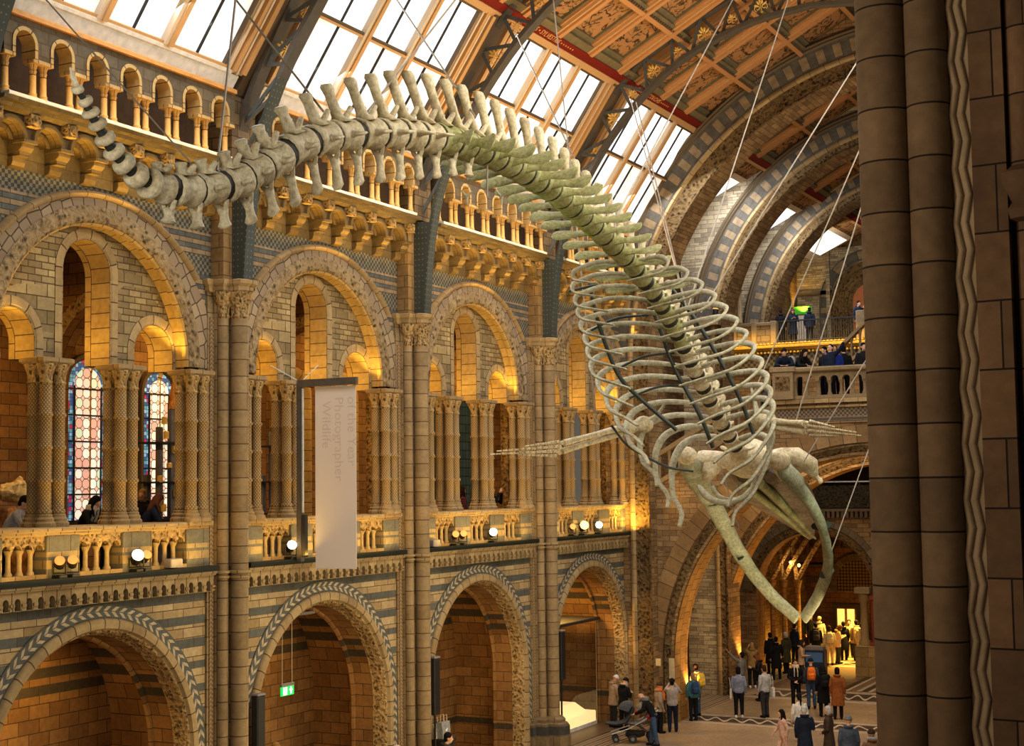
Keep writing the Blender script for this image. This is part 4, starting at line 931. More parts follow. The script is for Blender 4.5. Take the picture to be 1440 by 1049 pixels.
# floor with its mosaic borders
fl = struct('floor'); struct('field', MB().poly([(-6, -4), (26, -4), (26, 80), (-6, 80)], None, 'z', 0.), 'floor', parent=fl)
def strip(nm, x0, x1, y0, y1, mt, along='x', z=.004):
    b = MB(); L = (x1 - x0) if along == 'x' else (y1 - y0)
    q = [(x0, y0, z), (x1, y0, z), (x1, y1, z), (x0, y1, z)]
    uv = [(0, 0), (L, 0), (L, 1), (0, 1)] if along == 'x' else [(0, 0), (0, 1), (L, 1), (L, 0)]
    b.add(q, [(0, 1, 2, 3)], [uv]); return struct(nm, b, mt, parent=fl)
for y0, y1 in ((48.1, 49.4), (54.6, 56.6), (65.2, 66.3)): strip('guilloche_border', 1.7, 17, y0, y1, 'guilloche')
for y0, y1 in ((49.5, 49.65), (47.8, 47.95), (54.2, 54.4), (56.75, 56.95), (64.6, 64.8)): strip('pale_line', 1.5, 17, y0, y1, 'mosaicpale')
strip('brown_field', 1.5, 17, 57.0, 64.5, 'floorborder', z=.003); strip('striped_field', 4.4, 8., 57.2, 61.6, 'lines', 'y', .006)
strip('striped_border', .15, 1.5, 10, 62, 'lines', 'y'); strip('alcove_step', -2.6, .15, 10, 47, 'floorborder')
# ------------------------------------------------------------------ the dark foreground pier and the ledge beside the camera
t = thing('foreground_pier', (17.85, 10.3, 0), 'dark brown clustered terracotta pier filling the right edge of the photo', 'pier')
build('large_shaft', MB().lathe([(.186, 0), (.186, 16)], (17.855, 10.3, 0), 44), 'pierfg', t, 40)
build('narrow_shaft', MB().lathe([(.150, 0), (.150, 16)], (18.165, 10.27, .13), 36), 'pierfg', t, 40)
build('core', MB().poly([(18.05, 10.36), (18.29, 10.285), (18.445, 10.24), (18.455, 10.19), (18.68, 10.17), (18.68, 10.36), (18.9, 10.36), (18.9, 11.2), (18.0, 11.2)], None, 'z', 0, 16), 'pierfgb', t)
b = MB(); hz = .375
def zz(u, z, o): return (18.30 + .145 * u, 10.255 - .045 * u - o, z)
for k in range(44):
    for up_ in (0, 1):
        za, zb = (k * hz, k * hz + hz / 2) if up_ == 0 else (k * hz + hz / 2, (k + 1) * hz); s0_, s1_ = (0., .26) if up_ == 0 else (.26, 0.)
        for base in (-.04, .40):
            q = []
            for sh, z_ in ((s0_, za), (s1_, zb)): q += [zz(base + sh + w_, z_, o_) for w_, o_ in ((0, .0), (.07, .02), (.19, .03), (.31, .02), (.38, .0))]
            b.add(q, [(i, i + 1, i + 6, i + 5) for i in range(4)])
build('zigzag_moulding', b, 'pierz', t, 60); b = MB(); b.add([zz(-.1, 0, -.004), zz(1.06, 0, -.004), zz(1.06, 16, -.004), zz(-.1, 16, -.004)], [(0, 1, 2, 3)]); build('zigzag_ground', b, 'pierz', t)
M['pierz'] = stone('brown zigzag terracotta', (.34, .24, .155), (.26, .185, .12))
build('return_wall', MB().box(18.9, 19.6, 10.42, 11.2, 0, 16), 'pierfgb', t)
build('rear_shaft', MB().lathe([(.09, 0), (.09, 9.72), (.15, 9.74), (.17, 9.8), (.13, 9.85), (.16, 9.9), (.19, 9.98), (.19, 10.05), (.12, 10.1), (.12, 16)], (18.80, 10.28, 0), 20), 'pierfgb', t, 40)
t = thing('stone_ledge', (18.9, 9.6, 6.2), 'sloped pale stone ledge in the bottom right corner', 'ledge')
build('coping', MB().add([(18.67, 9.9, 6.12), (18.78, 9.9, 6.27), (19.2, 9.9, 6.27), (19.2, 9.9, 6.12), (18.67, 9.2, 6.12), (18.78, 9.2, 6.27), (19.2, 9.2, 6.27), (19.2, 9.2, 6.12)], [(0, 1, 2, 3), (7, 6, 5, 4), (0, 4, 5, 1), (1, 5, 6, 2), (2, 6, 7, 3), (3, 7, 4, 0)]), 'rough', t); build('wall_panel', MB().box(18.75, 19.2, 9.2, 9.9, 0.0, 6.12), 'pierfgb', t)
# ------------------------------------------------------------------ the hanging whale skeleton
WX = 8.85
SPN = [(11.7, 12.47, 0.03), (11.76, 12.35, 0.065), (11.88, 12.25, 0.081), (11.96, 12.14, 0.093), (12.07, 12.03, 0.101), (12.19, 11.9, 0.114), (12.33, 11.78, 0.119), (12.49, 11.68, 0.132), (12.7, 11.58, 0.145), (13.04, 11.52, 0.185), (13.5, 11.55, 0.205), (13.92, 11.64, 0.215), (14.42, 11.8, 0.225), (14.82, 12.0, 0.228), (15.23, 12.22, 0.23), (15.74, 12.51, 0.232), (16.3, 12.73, 0.234), (16.82, 12.89, 0.236), (17.43, 13.04, 0.24), (18.0, 13.16, 0.242), (18.55, 13.26, 0.245), (19.09, 13.34, 0.245), (19.61, 13.41, 0.245), (20.14, 13.44, 0.243), (20.65, 13.47, 0.236), (21.16, 13.47, 0.234), (21.66, 13.45, 0.233), (22.15, 13.42, 0.231), (22.66, 13.37, 0.233), (23.17, 13.32, 0.233), (23.65, 13.25, 0.23), (24.08, 13.16, 0.227), (24.52, 13.06, 0.223), (24.98, 12.96, 0.22), (25.46, 12.84, 0.216), (25.93, 12.71, 0.213), (26.43, 12.57, 0.209), (26.95, 12.42, 0.205), (27.45, 12.24, 0.201), (27.93, 12.04, 0.196), (28.38, 11.83, 0.192), (28.8, 11.6, 0.188), (29.23, 11.36, 0.187), (29.62, 11.1, 0.184), (30.0, 10.84, 0.185), (30.38, 10.57, 0.186), (30.76, 10.3, 0.188), (31.14, 10.03, 0.19), (31.53, 9.77, 0.192), (31.94, 9.49, 0.194), (32.35, 9.25, 0.196), (32.78, 9.03, 0.198), (33.21, 8.83, 0.2)]
NV = len(SPN); CS = [V((WX, y, z)) for y, z, r in SPN]; LX = V((1, 0, 0))
wh = thing('whale_skeleton', (WX, 23., 11.), 'huge pale green whale skeleton hanging across the hall, tail top left, open jaw bottom right', 'skeleton')
def fr(i):
    t = (CS[min(i + 1, NV - 1)] - CS[max(i - 1, 0)]).normalized(); return t, LX.cross(t).normalized()
def loc(i, a, n, t): T_, N_ = fr(i); return CS[i] + LX * a + N_ * n + T_ * t
rv = random.Random(5)
for i in range(NV):
    T_, N_ = fr(i); r = SPN[i][2]
    pv = (CS[i] - CS[i - 1]).length if i else .14; nx = (CS[i + 1] - CS[i]).length if i < NV - 1 else .45
    ln = (pv + nx) / 2 * (.60 if i < 9 else .86 if i < 38 else .72)
    b = MB(); pr = [(-.5, .80), (-.49, .97), (-.40, 1.03), (-.30, 1.0), (-.15, .88), (.0, .84), (.15, .88), (.30, 1.0), (.40, 1.03), (.49, .97), (.5, .80)]
    if i < 9: pr = [(-.5, .62), (-.42, .88), (-.2, 1.05), (.2, 1.05), (.42, .88), (.5, .62)]
    b.loft([[CS[i] + T_ * (s * ln) + LX * (cos(a) * r * k) + N_ * (sin(a) * r * k * (.96 if i > 9 else 1.)) for a in [2 * pi * j / 18 for j in range(18)]] for s, k in pr])
    # neural arch and spine
    if 9 <= i < 51:
        f = (i - 9) / 12. if i < 21 else 1.
        hs = (.08, .11, .14, .17, .21, .27, .33, .40, .47, .54, .60, .66)[i - 9] if i < 21 else (.70 if i < 30 else .70 - (i - 30) * .016)
        le = .10 + .50 * min(1, f) if i < 24 else max(.20, .62 - (i - 24) * .025)
        w0, w1 = .26 - .04 * f, .13 + .10 * min(1., f)
        if i >= 30: w0 = .20
        base = r * .80; rings = []
        for q, (h, wl, th) in enumerate([(0., w0, .18), (.14, w0 * .85, .09), (.35, (w0 + w1) * .46, .07), (.70, w1 * .92, .065), (.92, w1 * 1.2, .085), (1., w1 * .8, .07)]):
            tt = -le * hs * h + (.04 if h == 0 else 0); c = CS[i] + N_ * (base + (hs + r * .25) * h) + T_ * tt
            rings.append([c + T_ * (wl / 2 * cos(a)) + LX * (th * sin(a)) for a in [2 * pi * j / 10 for j in range(10)]])
        sb = MB(); sb.loft(rings)
        for s in (-1, 1):   # forward pointing articular prongs
            k = min(1., .45 + f * .5) if i < 40 else .55
            p0 = CS[i] + N_ * (r * .9) + LX * (s * .06) + T_ * .03; sb.tube([p0, p0 + N_ * (.10 * k) + T_ * (.09 * k) + LX * s * .02, p0 + N_ * (.21 * k) + T_ * (.20 * k) + LX * (s * .035)], [.05, .045, .035], 6)
    # side processes
    if 11 <= i:
        if i < 22: L, wd = .05 + .02 * (i - 11), .20 + .01 * (i - 11)
        elif i < 40: L, wd = min(.74, .34 + .11 * (i - 22)), .33
        elif i < 46: L, wd = .50 - .045 * (i - 40), .20
        else: L, wd = .26, .15
        tilt = -.05 if i < 40 else .10; sw = -.16 if i >= 22 else 0.
        for s in (-1, 1):
            rings = []
            for q, (u, k, th) in enumerate([(-.25, .8, .07), (.0, .75, .055), (.22, .48, .04), (.5, .8, .03), (.80, 1.05, .028), (.95, .8, .022), (1., .35, .012)]):
                c = CS[i] + LX * (s * (r * .85 + L * u)) + N_ * (tilt * u * L * (2. if i >= 40 else 1.)) + T_ * (sw * u * L + .06 * sin(u * 3) * (1 if i >= 22 else 0))
                W_v = (T_ * .55 + N_ * .83) if i >= 22 else T_; U_v = (N_ * .55 - T_ * .83) if i >= 22 else N_
                rings.append([c + W_v * (wd / 2 * k * cos(a)) + U_v * (th * sin(a)) for a in [2 * pi * j / 10 for j in range(10)]])
            b.loft(rings)
    # rough, worn surface
    b.v = [tuple(V(p) + V((mnoise.noise(V(p) * 5.), mnoise.noise(V(p) * 5. + V((9, 3, 1))), mnoise.noise(V(p) * 5. + V((2, 7, 5))))) * .012) for p in b.v]
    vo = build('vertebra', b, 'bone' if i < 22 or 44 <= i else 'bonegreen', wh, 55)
    if 9 <= i < 51: build('neural_spine', sb, 'bone', vo, 60)
    if i < NV - 1:
        a, c = CS[i], CS[i + 1]; d = (c - a).normalized(); rr = min(r, SPN[i + 1][2]) * (.55 if i < 9 else .90)
        build('intervertebral_pad', MB().tube([a + d * (ln * .4), c - d * (ln * .35)], rr, 12), 'disc', wh, 40)
    if 9 <= i < 24:   # chevron bones under the tail
        b = MB(); L = (.20, .23, .26, .30, .35, .40, .43, .45, .45, .44, .42, .40, .36, .30, .24)[i - 9]; c0 = CS[i] - N_ * (r * .9) + T_ * (nx * .45)
        for s in (-1, 1): b.tube([c0 + LX * (s * .09) + N_ * .04, c0 + LX * (s * .06) - N_ * .05, c0 - N_ * .12], [.035, .035, .04], 6)
        rings = []
        for u, k in ((0., .6), (.12, .95), (.4, .72), (.65, .82), (.88, 1.15), (1., .7)):
            c = c0 - N_ * (.05 + L * u) - T_ * (.30 * L * u * u) + LX * .05 * u; rings.append([c + T_ * (.10 * k * cos(a)) + LX * (.06 * k * sin(a)) for a in [2 * pi * j / 9 for j in range(9)]])
        b.loft(rings); build('chevron_bone', b, 'bone', wh, 60)
# tail tip stalk
build('tail_stalk', MB().tube([CS[0] + V((0, -.05, .10)), CS[0], CS[1]], [.012, .03, .04], 6), 'bone', wh, 60)
# ribs
RW = [1.0, 1.22, 1.36, 1.48, 1.58, 1.66, 1.74, 1.80, 1.82, 1.80, 1.74, 1.66, 1.52, 1.34, 1.12]
for k in range(15):
    i = 37 + k; w = RW[k]; f = k / 14.; q = max(0., (k - 7) / 7.)
    ven = .55 + .55 * min(1, k / 7.) + .75 * q; tl = .75 + .1 * min(1, k / 7.) - .20 * q; tin = .50 * min(1, .55 + k / 14.)
    P = [(.14, .02, .0), (.42 * w, .06, .14), (.72 * w, -.02, .32), (.93 * w, -.30, .58), (1.0 * w, -.62 * (.75 + .35 * f), .78), (.97 * w, -.62 - .45 * ven * .6, .95), (.82 * w, -.62 - .62 * ven, 1.10), (.56 * w, -.62 - .86 * ven, 1.22), ((.30 if q == 0 else .30 + .25 * q) * w, -.62 - 1.05 * ven, 1.28)]
    if k < 7: P = [(a, n * (.62 + .05 * k), t * (.72 + .04 * k)) for a, n, t in P]
    for s in (-1, 1):
        cp = curve([(a * s, n, -t * tl) for a, n, t in P], 26); pts = [loc(i, *p) for p in cp]
        rr = []
        for j in range(27):
            u = j / 26.; base = .050 + (.034 * f) ; rr.append(base * (.75 + .5 * sin(min(1., u * 1.4) * pi) * .6 if u < .75 else .95 - .35 * (u - .75) / .25))
        b = MB().tube(pts, rr, 8, True, .62, up=fr(i)[0]); build('rib', b, 'bonerib', wh, 60)
# head: skull in its own axes
HA = V((0, 5.55, -2.15)).normalized(); HN = LX.cross(HA).normalized(); HO = V((WX, 33.45, 8.72))
def hp(a, n, s): return HO + LX * a + HN * n + HA * s
b = MB(); sec = [(.75, .45, .55), (1.0, .62, .5), (1.45, 1.02, .34), (2.0, 1.08, .27), (2.8, .98, .24), (3.6, .80, .21), (4.4, .56, .18), (5.1, .34, .14), (5.65, .18, .10), (5.95, .07, .06)]
b.loft([[hp(a * w, n * h + .04 * s * (1 - s / 6.), s) for a, n in ((-1, -.35), (-.72, .25), (-.42, .62), (-.2, .85), (0, .55), (.2, .85), (.42, .62), (.72, .25), (1, -.35), (.6, -.75), (0, -.9), (-.6, -.75))] for s, w, h in sec])
sk = build('skull', b, 'bonedark', wh, 45)
b = MB(); b.ball(hp(0, .06, .42), .62, .52, .46, 16, 10); b.ball(hp(0, -.05, .05), .30, .22, .2, 12, 8)
b.tube([hp(0, .30, .7), hp(0, .34, 1.3), hp(0, .26, 1.9)], [.30, .22, .1], 10, True, .6)
b.v = [tuple(V(p) + V((mnoise.noise(V(p) * 2.5), mnoise.noise(V(p) * 2.5 + V((9, 3, 1))), mnoise.noise(V(p) * 2.5 + V((2, 7, 5))))) * .07) for p in b.v]
build('occiput', b, 'bone', sk, 60)
for s in (-1, 1):
    b = MB(); b.tube([hp(s * .45, .02, .45), hp(s * .8, .06, .5), hp(s * 1.12, .10, .62), hp(s * 1.38, .04, .86), hp(s * 1.46, -.10, 1.12)], [.24, .30, .34, .27, .12], 12, True, .8)
    b.tube([hp(s * .85, .02, .5), hp(s * .92, -.26, .42), hp(s * .98, -.50, .40)], [.30, .24, .10], 10, True, .75); b.tube([hp(s * 1.40, -.04, 1.0), hp(s * 1.52, -.2, 1.22)], [.07, .06], 7); b.ball(hp(s * 1.53, -.22, 1.25), .085, n=8, m=5)
    b.v = [tuple(V(p) + V((mnoise.noise(V(p) * 3.), mnoise.noise(V(p) * 3. + V((9, 3, 1))), mnoise.noise(V(p) * 3. + V((2, 7, 5))))) * .05) for p in b.v]
    build('squamosal', b, 'bone', sk, 60)
    build('premaxilla', MB().tube([hp(s * .24, -.42, .8), hp(s * .20, -.30, 2.0), hp(s * .15, -.20, 3.2), hp(s * .12, -.10, 4.4), hp(s * .10, -.06, 5.5), hp(s * .08, -.0, 6.1)], [.11, .10, .085, .07, .05, .025], 8), 'bonegreen', sk, 60)
RM = [(10.0, 32.75, 8.42), (10.22, 33.2, 8.02), (10.38, 33.95, 7.45), (10.35, 35.0, 6.74), (10.1, 36.1, 5.98), (9.6, 37.1, 5.29), (9.15, 37.65, 4.75), (8.93, 37.85, 4.52)]
LM = [(7.55, 33.3, 8.6), (7.38, 34.5, 8.1), (7.3, 35.6, 7.56), (7.3, 36.75, 6.78), (7.55, 37.55, 5.86), (8.05, 37.85, 5.12), (8.55, 37.8, 4.68), (8.78, 37.75, 4.50)]
for L in (RM, LM):
    c = curve(L, 34); pts = [V(p) for p in c]
    rr = [.24 + .06 * sin(min(1, j / 12.) * pi) if j < 12 else .24 - .0035 * (j - 12) for j in range(35)]; rr[0] = .14
    b = MB().tube(pts, rr, 12, True, [.8 if j < 4 else .48 for j in range(35)], up=(0, -.6, .8))
    b.v = [tuple(V(p) + V((mnoise.noise(V(p) * 3.), mnoise.noise(V(p) * 3. + V((9, 3, 1))), 0)) * .02) for p in b.v]
    md = build('mandible', b, 'bone2', wh, 60)
    cb = MB().ball(pts[0] + V((0, -.05, .1)), .26, .24, .22, 12, 8); build('condyle', cb, 'bone', md, 60)
    for j in (12, 23): 
        d = (pts[j + 1] - pts[j - 1]).normalized(); build('strap', MB().tube([pts[j] - d * .015, pts[j] + d * .015], rr[j] * 1.04, 12, True, .52, up=(0, -.6, .8)), 'rod', md)
M['bone2'] = t_bone('grey green jaw bone', (.30, .31, .215), (.41, .42, .32), (.20, .21, .14))
hy = MB().tube([V(p) for p in curve([(8.40, 31.75, 7.98), (8.62, 31.6, 7.76), (8.9, 31.56, 7.62), (9.2, 31.6, 7.60), (9.45, 31.8, 7.72), (9.62, 32.05, 7.86)], 16)], [.05, .075, .085, .09, .09, .09, .09, .09, .09, .09, .09, .09, .09, .085, .08, .075, .06], 9, True, .8); build('hyoid_bone', hy, 'bonerib', wh, 60)
hy = MB().tube([V(p) for p in curve([(8.55, 32.2, 7.95), (8.7, 32.17, 7.76), (8.95, 32.22, 7.66), (9.2, 32.4, 7.72), (9.36, 32.65, 7.95), (9.40, 32.8, 8.22)], 14)], .05, 8); build('hyoid_bone', hy, 'bonerib', wh, 60)
# shoulder blades and flippers
for pts in ([(9.72, 31.66, 10.15), (9.80, 31.70, 9.75), (9.88, 31.62, 9.45)], [(7.75, 31.5, 9.9), (7.55, 31.4, 9.6), (7.38, 31.2, 9.42)]):
    build('shoulder_blade', MB().tube([V(p) for p in curve(pts, 8)], [.05, .06, .07, .08, .09, .11, .14, .17, .18], 8, True, .5), 'bonerib', wh, 60)
def flipper(sh, el, wr, tip, spread):
    sh, el, wr, tip = map(V, (sh, el, wr, tip)); ax = (wr - el).normalized(); sp = V(spread).normalized()
    b = MB(); b.ball(sh, .23, .21, .20, 12, 8); b.tube([sh, sh.lerp(el, .5), el], [.22, .17, .19], 10, True, .8); build('humerus', b, 'bone', wh, 60)
    for s in (-1, 1):
        b = MB().tube([el + sp * (.07 * s), el.lerp(wr, .5) + sp * (.085 * s), wr + sp * (.10 * s)], [.12, .088, .105], 9, True, .7); build('forearm_bone', b, 'bone', wh, 60)
    b = MB()
    for k in range(5): b.ball(wr + ax * (.06 + .05 * (k % 2)) + sp * (.1 * (k - 2) * .6), .055, .055, .045, 8, 5)
    build('wrist_bones', b, 'bone', wh, 60)
    n = (9, 12, 11, 7)
    for k in range(4):
        b = MB(); off = sp * (.16 * (k - 1.5) * .7); end = wr.lerp(tip, (.62, 1.0, .92, .55)[k]) + off * .55; st = wr + ax * .14 + off; m = n[k]
        for j in range(m):
            a0, a1 = st.lerp(end, j / m), st.lerp(end, (j + .80) / m); q = .050 * (1 - .6 * j / m)
            b.tube([a0, a0.lerp(a1, .15), a0.lerp(a1, .5), a0.lerp(a1, .85), a1], [q * .8, q * 1.15, q * .7, q * 1.15, q * .8], 7, True, .75)
        build('finger', b, 'bone', wh, 60)
flipper((9.98, 31.55, 9.36), (10.32, 31.36, 9.30), (11.05, 31.17, 9.20), (12.37, 30.88, 9.01), (.1, -.3, .8))
flipper((7.33, 31.15, 9.385), (6.98, 30.68, 9.25), (6.12, 29.42, 8.87), (5.10, 27.90, 8.743), (.3, -.2, .8))
# small pelvic bones on their own wire
for x, y, z in ((8.62, 20.75, 12.72), (9.02, 21.2, 12.76)):
    c = V((x, y, z)); b = MB(); b.tube([c + V((-.10, 0, .12)), c, c + V((.09, .03, .09))], [.02, .045, .022], 7, True, .7); b.tube([c, c + V((.0, .01, -.13))], [.045, .012], 7, True, .7); build('pelvic_bone', b, 'bonerib', wh, 60)
# steel mount
rods = [[(7.26, 28.48, 12.35), (7.35, 28.58, 11.68), (7.5, 28.73, 11.0), (7.74, 28.9, 10.3), (8.16, 29.2, 9.78), (8.75, 29.55, 9.17)], [(8.09, 29.48, 12.34), (8.32, 29.67, 11.5), (8.61, 29.9, 10.5), (9.04, 30.2, 9.5), (9.25, 30.4, 8.8)],
        [(8.77, 29.05, 12.31), (9.25, 29.36, 11.56), (9.7, 29.68, 10.65), (10.04, 29.93, 9.82), (10.27, 30.1, 9.06)], [(7.07, 27.84, 12.08), (7.6, 28.1, 12.2), (8.13, 28.4, 12.17)], [(7.09, 28.49, 11.23), (7.7, 28.8, 11.55), (8.34, 29.1, 11.62)],
        [(7.45, 29.3, 10.5), (8.0, 29.6, 10.78), (8.6, 29.88, 10.86)], [(7.5, 29.95, 9.92), (8.05, 30.2, 10.15), (8.62, 30.5, 10.2)], [(7.13, 29.8, 9.33), (7.4, 30.0, 8.9), (7.72, 30.17, 8.67), (8.2, 30.4, 8.4), (8.67, 30.7, 8.3)]]
for k, L in enumerate(rods): build('mount_rod', MB().tube([V(p) for p in curve(L, 16)], .045 if k < 3 else .028, 7), 'rod', wh, 60)
build('mount_rod', MB().tube([CS[i] + fr(i)[1] * (SPN[i][2] * .75) for i in range(9, 45)], .03, 6), 'palegrey', wh, 60)
# suspension cables
WR = [('whale tail near the top left', (6.405, 13.716, 14.321), (8.84, 13.732, 11.855), 1), ('whale tail, the near vertical one by the first pier', (7.942, 15.624, 14.62), (8.875, 14.087, 11.891), 1), ('tail vertebrae, crossing the leftmost skylights', (6.721, 17.191, 15.282), (8.923, 16.276, 13.1), 1),
 ('whale back, crossing the second skylight', (6.763, 21.628, 16.569), (9.044, 20.301, 13.9), 1), ('tail stock, dark against the second skylight', (9.122, 19.553, 15.568), (8.804, 17.324, 13.2), 1), ('lumbar spine from the third truss', (5.692, 28.31, 17.9), (9.0, 24.809, 13.4), 0),
 ('ribs from the fourth truss', (5.13, 36.013, 18.311), (8.85, 31.028, 10.4), 0), ('rear ribs, passing right of the spine', (5.25, 36.1, 18.25), (9.241, 28.995, 11.7), 0), ('ribs, crossing the coffered ceiling', (10.576, 32.454, 19.086), (9.277, 29.021, 11.747), 1), ('spine, left of the ceiling middle', (9.765, 30.925, 18.777), (9.2, 25.522, 13.1), 1),
 ('ribs, coming from behind the dark pier', (12.082, 32.27, 17.238), (9.509, 29.129, 11.6), 1), ('right shoulder blade', (12.154, 32.46, 15.496), (9.8, 31.55, 10.0), 1), ('right flipper', (12.271, 32.59, 14.703), (10.83, 31.182, 9.245), 1), ('skull, right of the landing', (11.886, 33.845, 10.994), (10.326, 33.5, 8.5), 1),
 ('right jaw bone', (10.81, 37.977, 9.07), (10.1, 36.1, 6.1), 1), ('left flipper, hanging straight down', (6.462, 29.686, 13.207), (6.634, 30.131, 9.137), 1), ('left of the open jaw', (8.9, 31.85, 8.4), (9.212, 32.119, 6.979), 0), ('small pelvic bones', (8.888, 20.97, 13.4), (8.853, 21.016, 12.755), 0)]
for s, a, c, ex in WR:
    a, c = V(a), V(c)
    if ex:
        d = a - c; k = min(3.2, (20.0 - c.z) / max(.1, d.z)) if d.z > .5 else 1.
        a = c + d * max(1., k)
    o = build('suspension_cable', MB().tube([c, c.lerp(a, .5), a], .016 if a.y > 18 else .011, 5), 'wire', None); tag(o, 'thin steel cable to the ' + s, 'cable', 'suspension cables of the whale')
# ------------------------------------------------------------------ visitors
def remesh(b, vox, sm=4):
    me = D.meshes.new('tmp'); me.from_pydata(b.v, [], b.f); o = D.objects.new('tmp', me); COL.objects.link(o)
    m = o.modifiers.new('r', 'REMESH'); m.mode = 'VOXEL'; m.voxel_size = vox
    if sm: s = o.modifiers.new('s', 'SMOOTH'); s.factor = .5; s.iterations = sm
    dg = bpy.context.evaluated_depsgraph_get(); dg.update(); n = D.meshes.new_from_object(o.evaluated_get(dg))
    D.objects.remove(o); D.meshes.remove(me); n.polygons.foreach_set('use_smooth', [True] * len(n.polygons)); n.materials.clear(); n.materials.append(None); return n
# pose: lean (radians), head pitch, arms [(elbow, hand)] relative to the shoulder for right (+x) and left, leg spread/step; figure faces +y, 1.72 m tall
POSES = {
 'stand': dict(lean=.03, head=.05, arms=(((.06, -.02, -.29), (.05, .08, -.55)), ((-.06, -.02, -.29), (-.05, .08, -.55))), step=.03),
 'walk': dict(lean=.06, head=.05, arms=(((.06, .10, -.27), (.03, .26, -.46)), ((-.06, -.12, -.27), (-.05, -.06, -.54))), step=.20),
 'phone': dict(lean=.08, head=.45, arms=(((.07, .04, -.28), (-.09, .26, -.20)), ((-.07, .04, -.28), (.08, .27, -.17))), step=.02),
 'clasp': dict(lean=.02, head=.02, arms=(((.08, .0, -.29), (-.14, .17, -.44)), ((-.08, .0, -.29), (.15, .18, -.42))), step=.02),
 'photo': dict(lean=-.04, head=-.12, arms=(((.10, .18, -.16), (-.10, .27, .14)), ((-.10, .18, -.16), (.10, .28, .15))), step=.03),
 'wave': dict(lean=-.05, head=-.30, arms=(((.06, -.02, -.29), (.05, .10, -.54)), ((-.20, .06, .14), (-.38, .14, .36))), step=.05),
 'lean': dict(lean=.55, head=-.10, arms=(((.09, .14, -.22), (-.08, .34, -.25)), ((-.09, .14, -.22), (.08, .34, -.25))), step=.02),
 'push': dict(lean=.50, head=.35, arms=(((.06, .10, -.27), (.0, .34, -.36)), ((-.06, .10, -.27), (.0, .34, -.36))), step=.12),
 'hold': dict(lean=.04, head=.10, arms=(((.06, .02, -.29), (-.02, .24, -.28)), ((-.06, -.02, -.29), (-.05, .08, -.55))), step=.05),
}
def joints(pose):
    p = POSES[pose]; Rl = Matrix.Rotation(-p['lean'], 3, 'X'); hip = V((0, 0, .93)); up_ = lambda v: hip + Rl @ (V(v) - hip)
    J = dict(chest=up_((0, .0, 1.28)), neck=up_((0, -.01, 1.47)), belly=up_((0, .01, 1.08)), hip=hip)
    Rh = Matrix.Rotation(-p['lean'] - p['head'], 3, 'X'); J['Rh'] = Rh; J['head'] = J['neck'] + Rh @ V((0, .025, .135))
    for k, s in ((0, 1), (1, -1)):
        sh = up_((s * .175, -.005, 1.40)); e, h = p['arms'][k]; J['sh%d' % k] = sh; J['el%d' % k] = sh + V(e); J['ha%d' % k] = sh + V(h)
        st = p['step'] * s; J['hp%d' % k] = V((s * .09, 0, .92)); J['kn%d' % k] = V((s * .10, .03 + st * .6, .50)); J['an%d' % k] = V((s * .105, st, .085))
    return J
MC = {}
def body_mesh(pose):
    J = joints(pose); b = MB(); Rh = J['Rh']; hd = J['head']; H = lambda v: hd + Rh @ V(v)
    b.ball(H((0, 0, .02)), .075, .092, .105, 16, 12, Rh); b.ball(H((0, .025, -.055)), .055, .065, .06, 12, 8, Rh); b.tube([H((0, .085, .02)), H((0, .112, -.022)), H((0, .09, -.035))], [.010, .016, .013], 8)
    for s in (-1, 1): b.ball(H((s * .077, -.005, .0)), .014, .024, .034, 8, 6, Rh); b.ball(H((s * .032, .083, .022)), .014, .010, .010, 8, 6, Rh)
    b.tube([H((-.024, .087, -.062)), H((.024, .087, -.062))], .010, 6)
    b.tube([J['neck'] - V((0, 0, .06)), J['neck'] + V((0, 0, .04)), hd - V((0, .01, .03))], [.065, .054, .052], 12)
    def ring(c, rx, ry): return [c + V((rx * cos(a), ry * sin(a), 0)) for a in [2 * pi * j / 16 for j in range(16)]]
    b.loft([ring(J['hip'] - V((0, 0, .06)), .14, .10), ring(J['hip'] + V((0, 0, .03)), .16, .11), ring(J['belly'], .135, .10), ring(J['chest'], .16, .115), ring(J['chest'].lerp(J['neck'], .62), .15, .085), ring(J['neck'] - V((0, 0, .015)), .07, .06)])
    for k in (0, 1):
        b.tube([J['sh%d' % k], J['sh%d' % k].lerp(J['el%d' % k], .5), J['el%d' % k], J['el%d' % k].lerp(J['ha%d' % k], .4), J['ha%d' % k]], [.052, .045, .036, .036, .025], 10)
        d = (J['ha%d' % k] - J['el%d' % k]).normalized(); sd_ = d.cross(V((0, 0, 1))); sd_ = sd_.normalized() if sd_.length > .1 else V((1, 0, 0)); nn = d.cross(sd_); s = 1 if k == 0 else -1
        pm = J['ha%d' % k] + d * .045; b.tube([J['ha%d' % k], pm, pm + d * .035], [.025, .036, .03], 8, True, .6)
        for f, (o, L) in enumerate(((-.03, .062), (-.01, .074), (.01, .07), (.03, .055))):
            q = pm + d * .03 + sd_ * o; b.tube([q, q + d * L * .55, q + d * L * .9 - nn * .018], [.0105, .010, .008], 6)
        q = pm - d * .02 + sd_ * (.03 * s); b.tube([q, q + sd_ * (.028 * s) + d * .03, q + sd_ * (.034 * s) + d * .06], [.012, .011, .009], 6)
        b.tube([J['hp%d' % k], J['kn%d' % k], J['kn%d' % k].lerp(J['an%d' % k], .35), J['an%d' % k]], [.085, .058, .055, .038], 10); b.tube([J['an%d' % k] - V((0, .02, .03)), J['an%d' % k] + V((0, .13, -.05))], [.04, .03], 8)
    return remesh(b, .0115, 2)
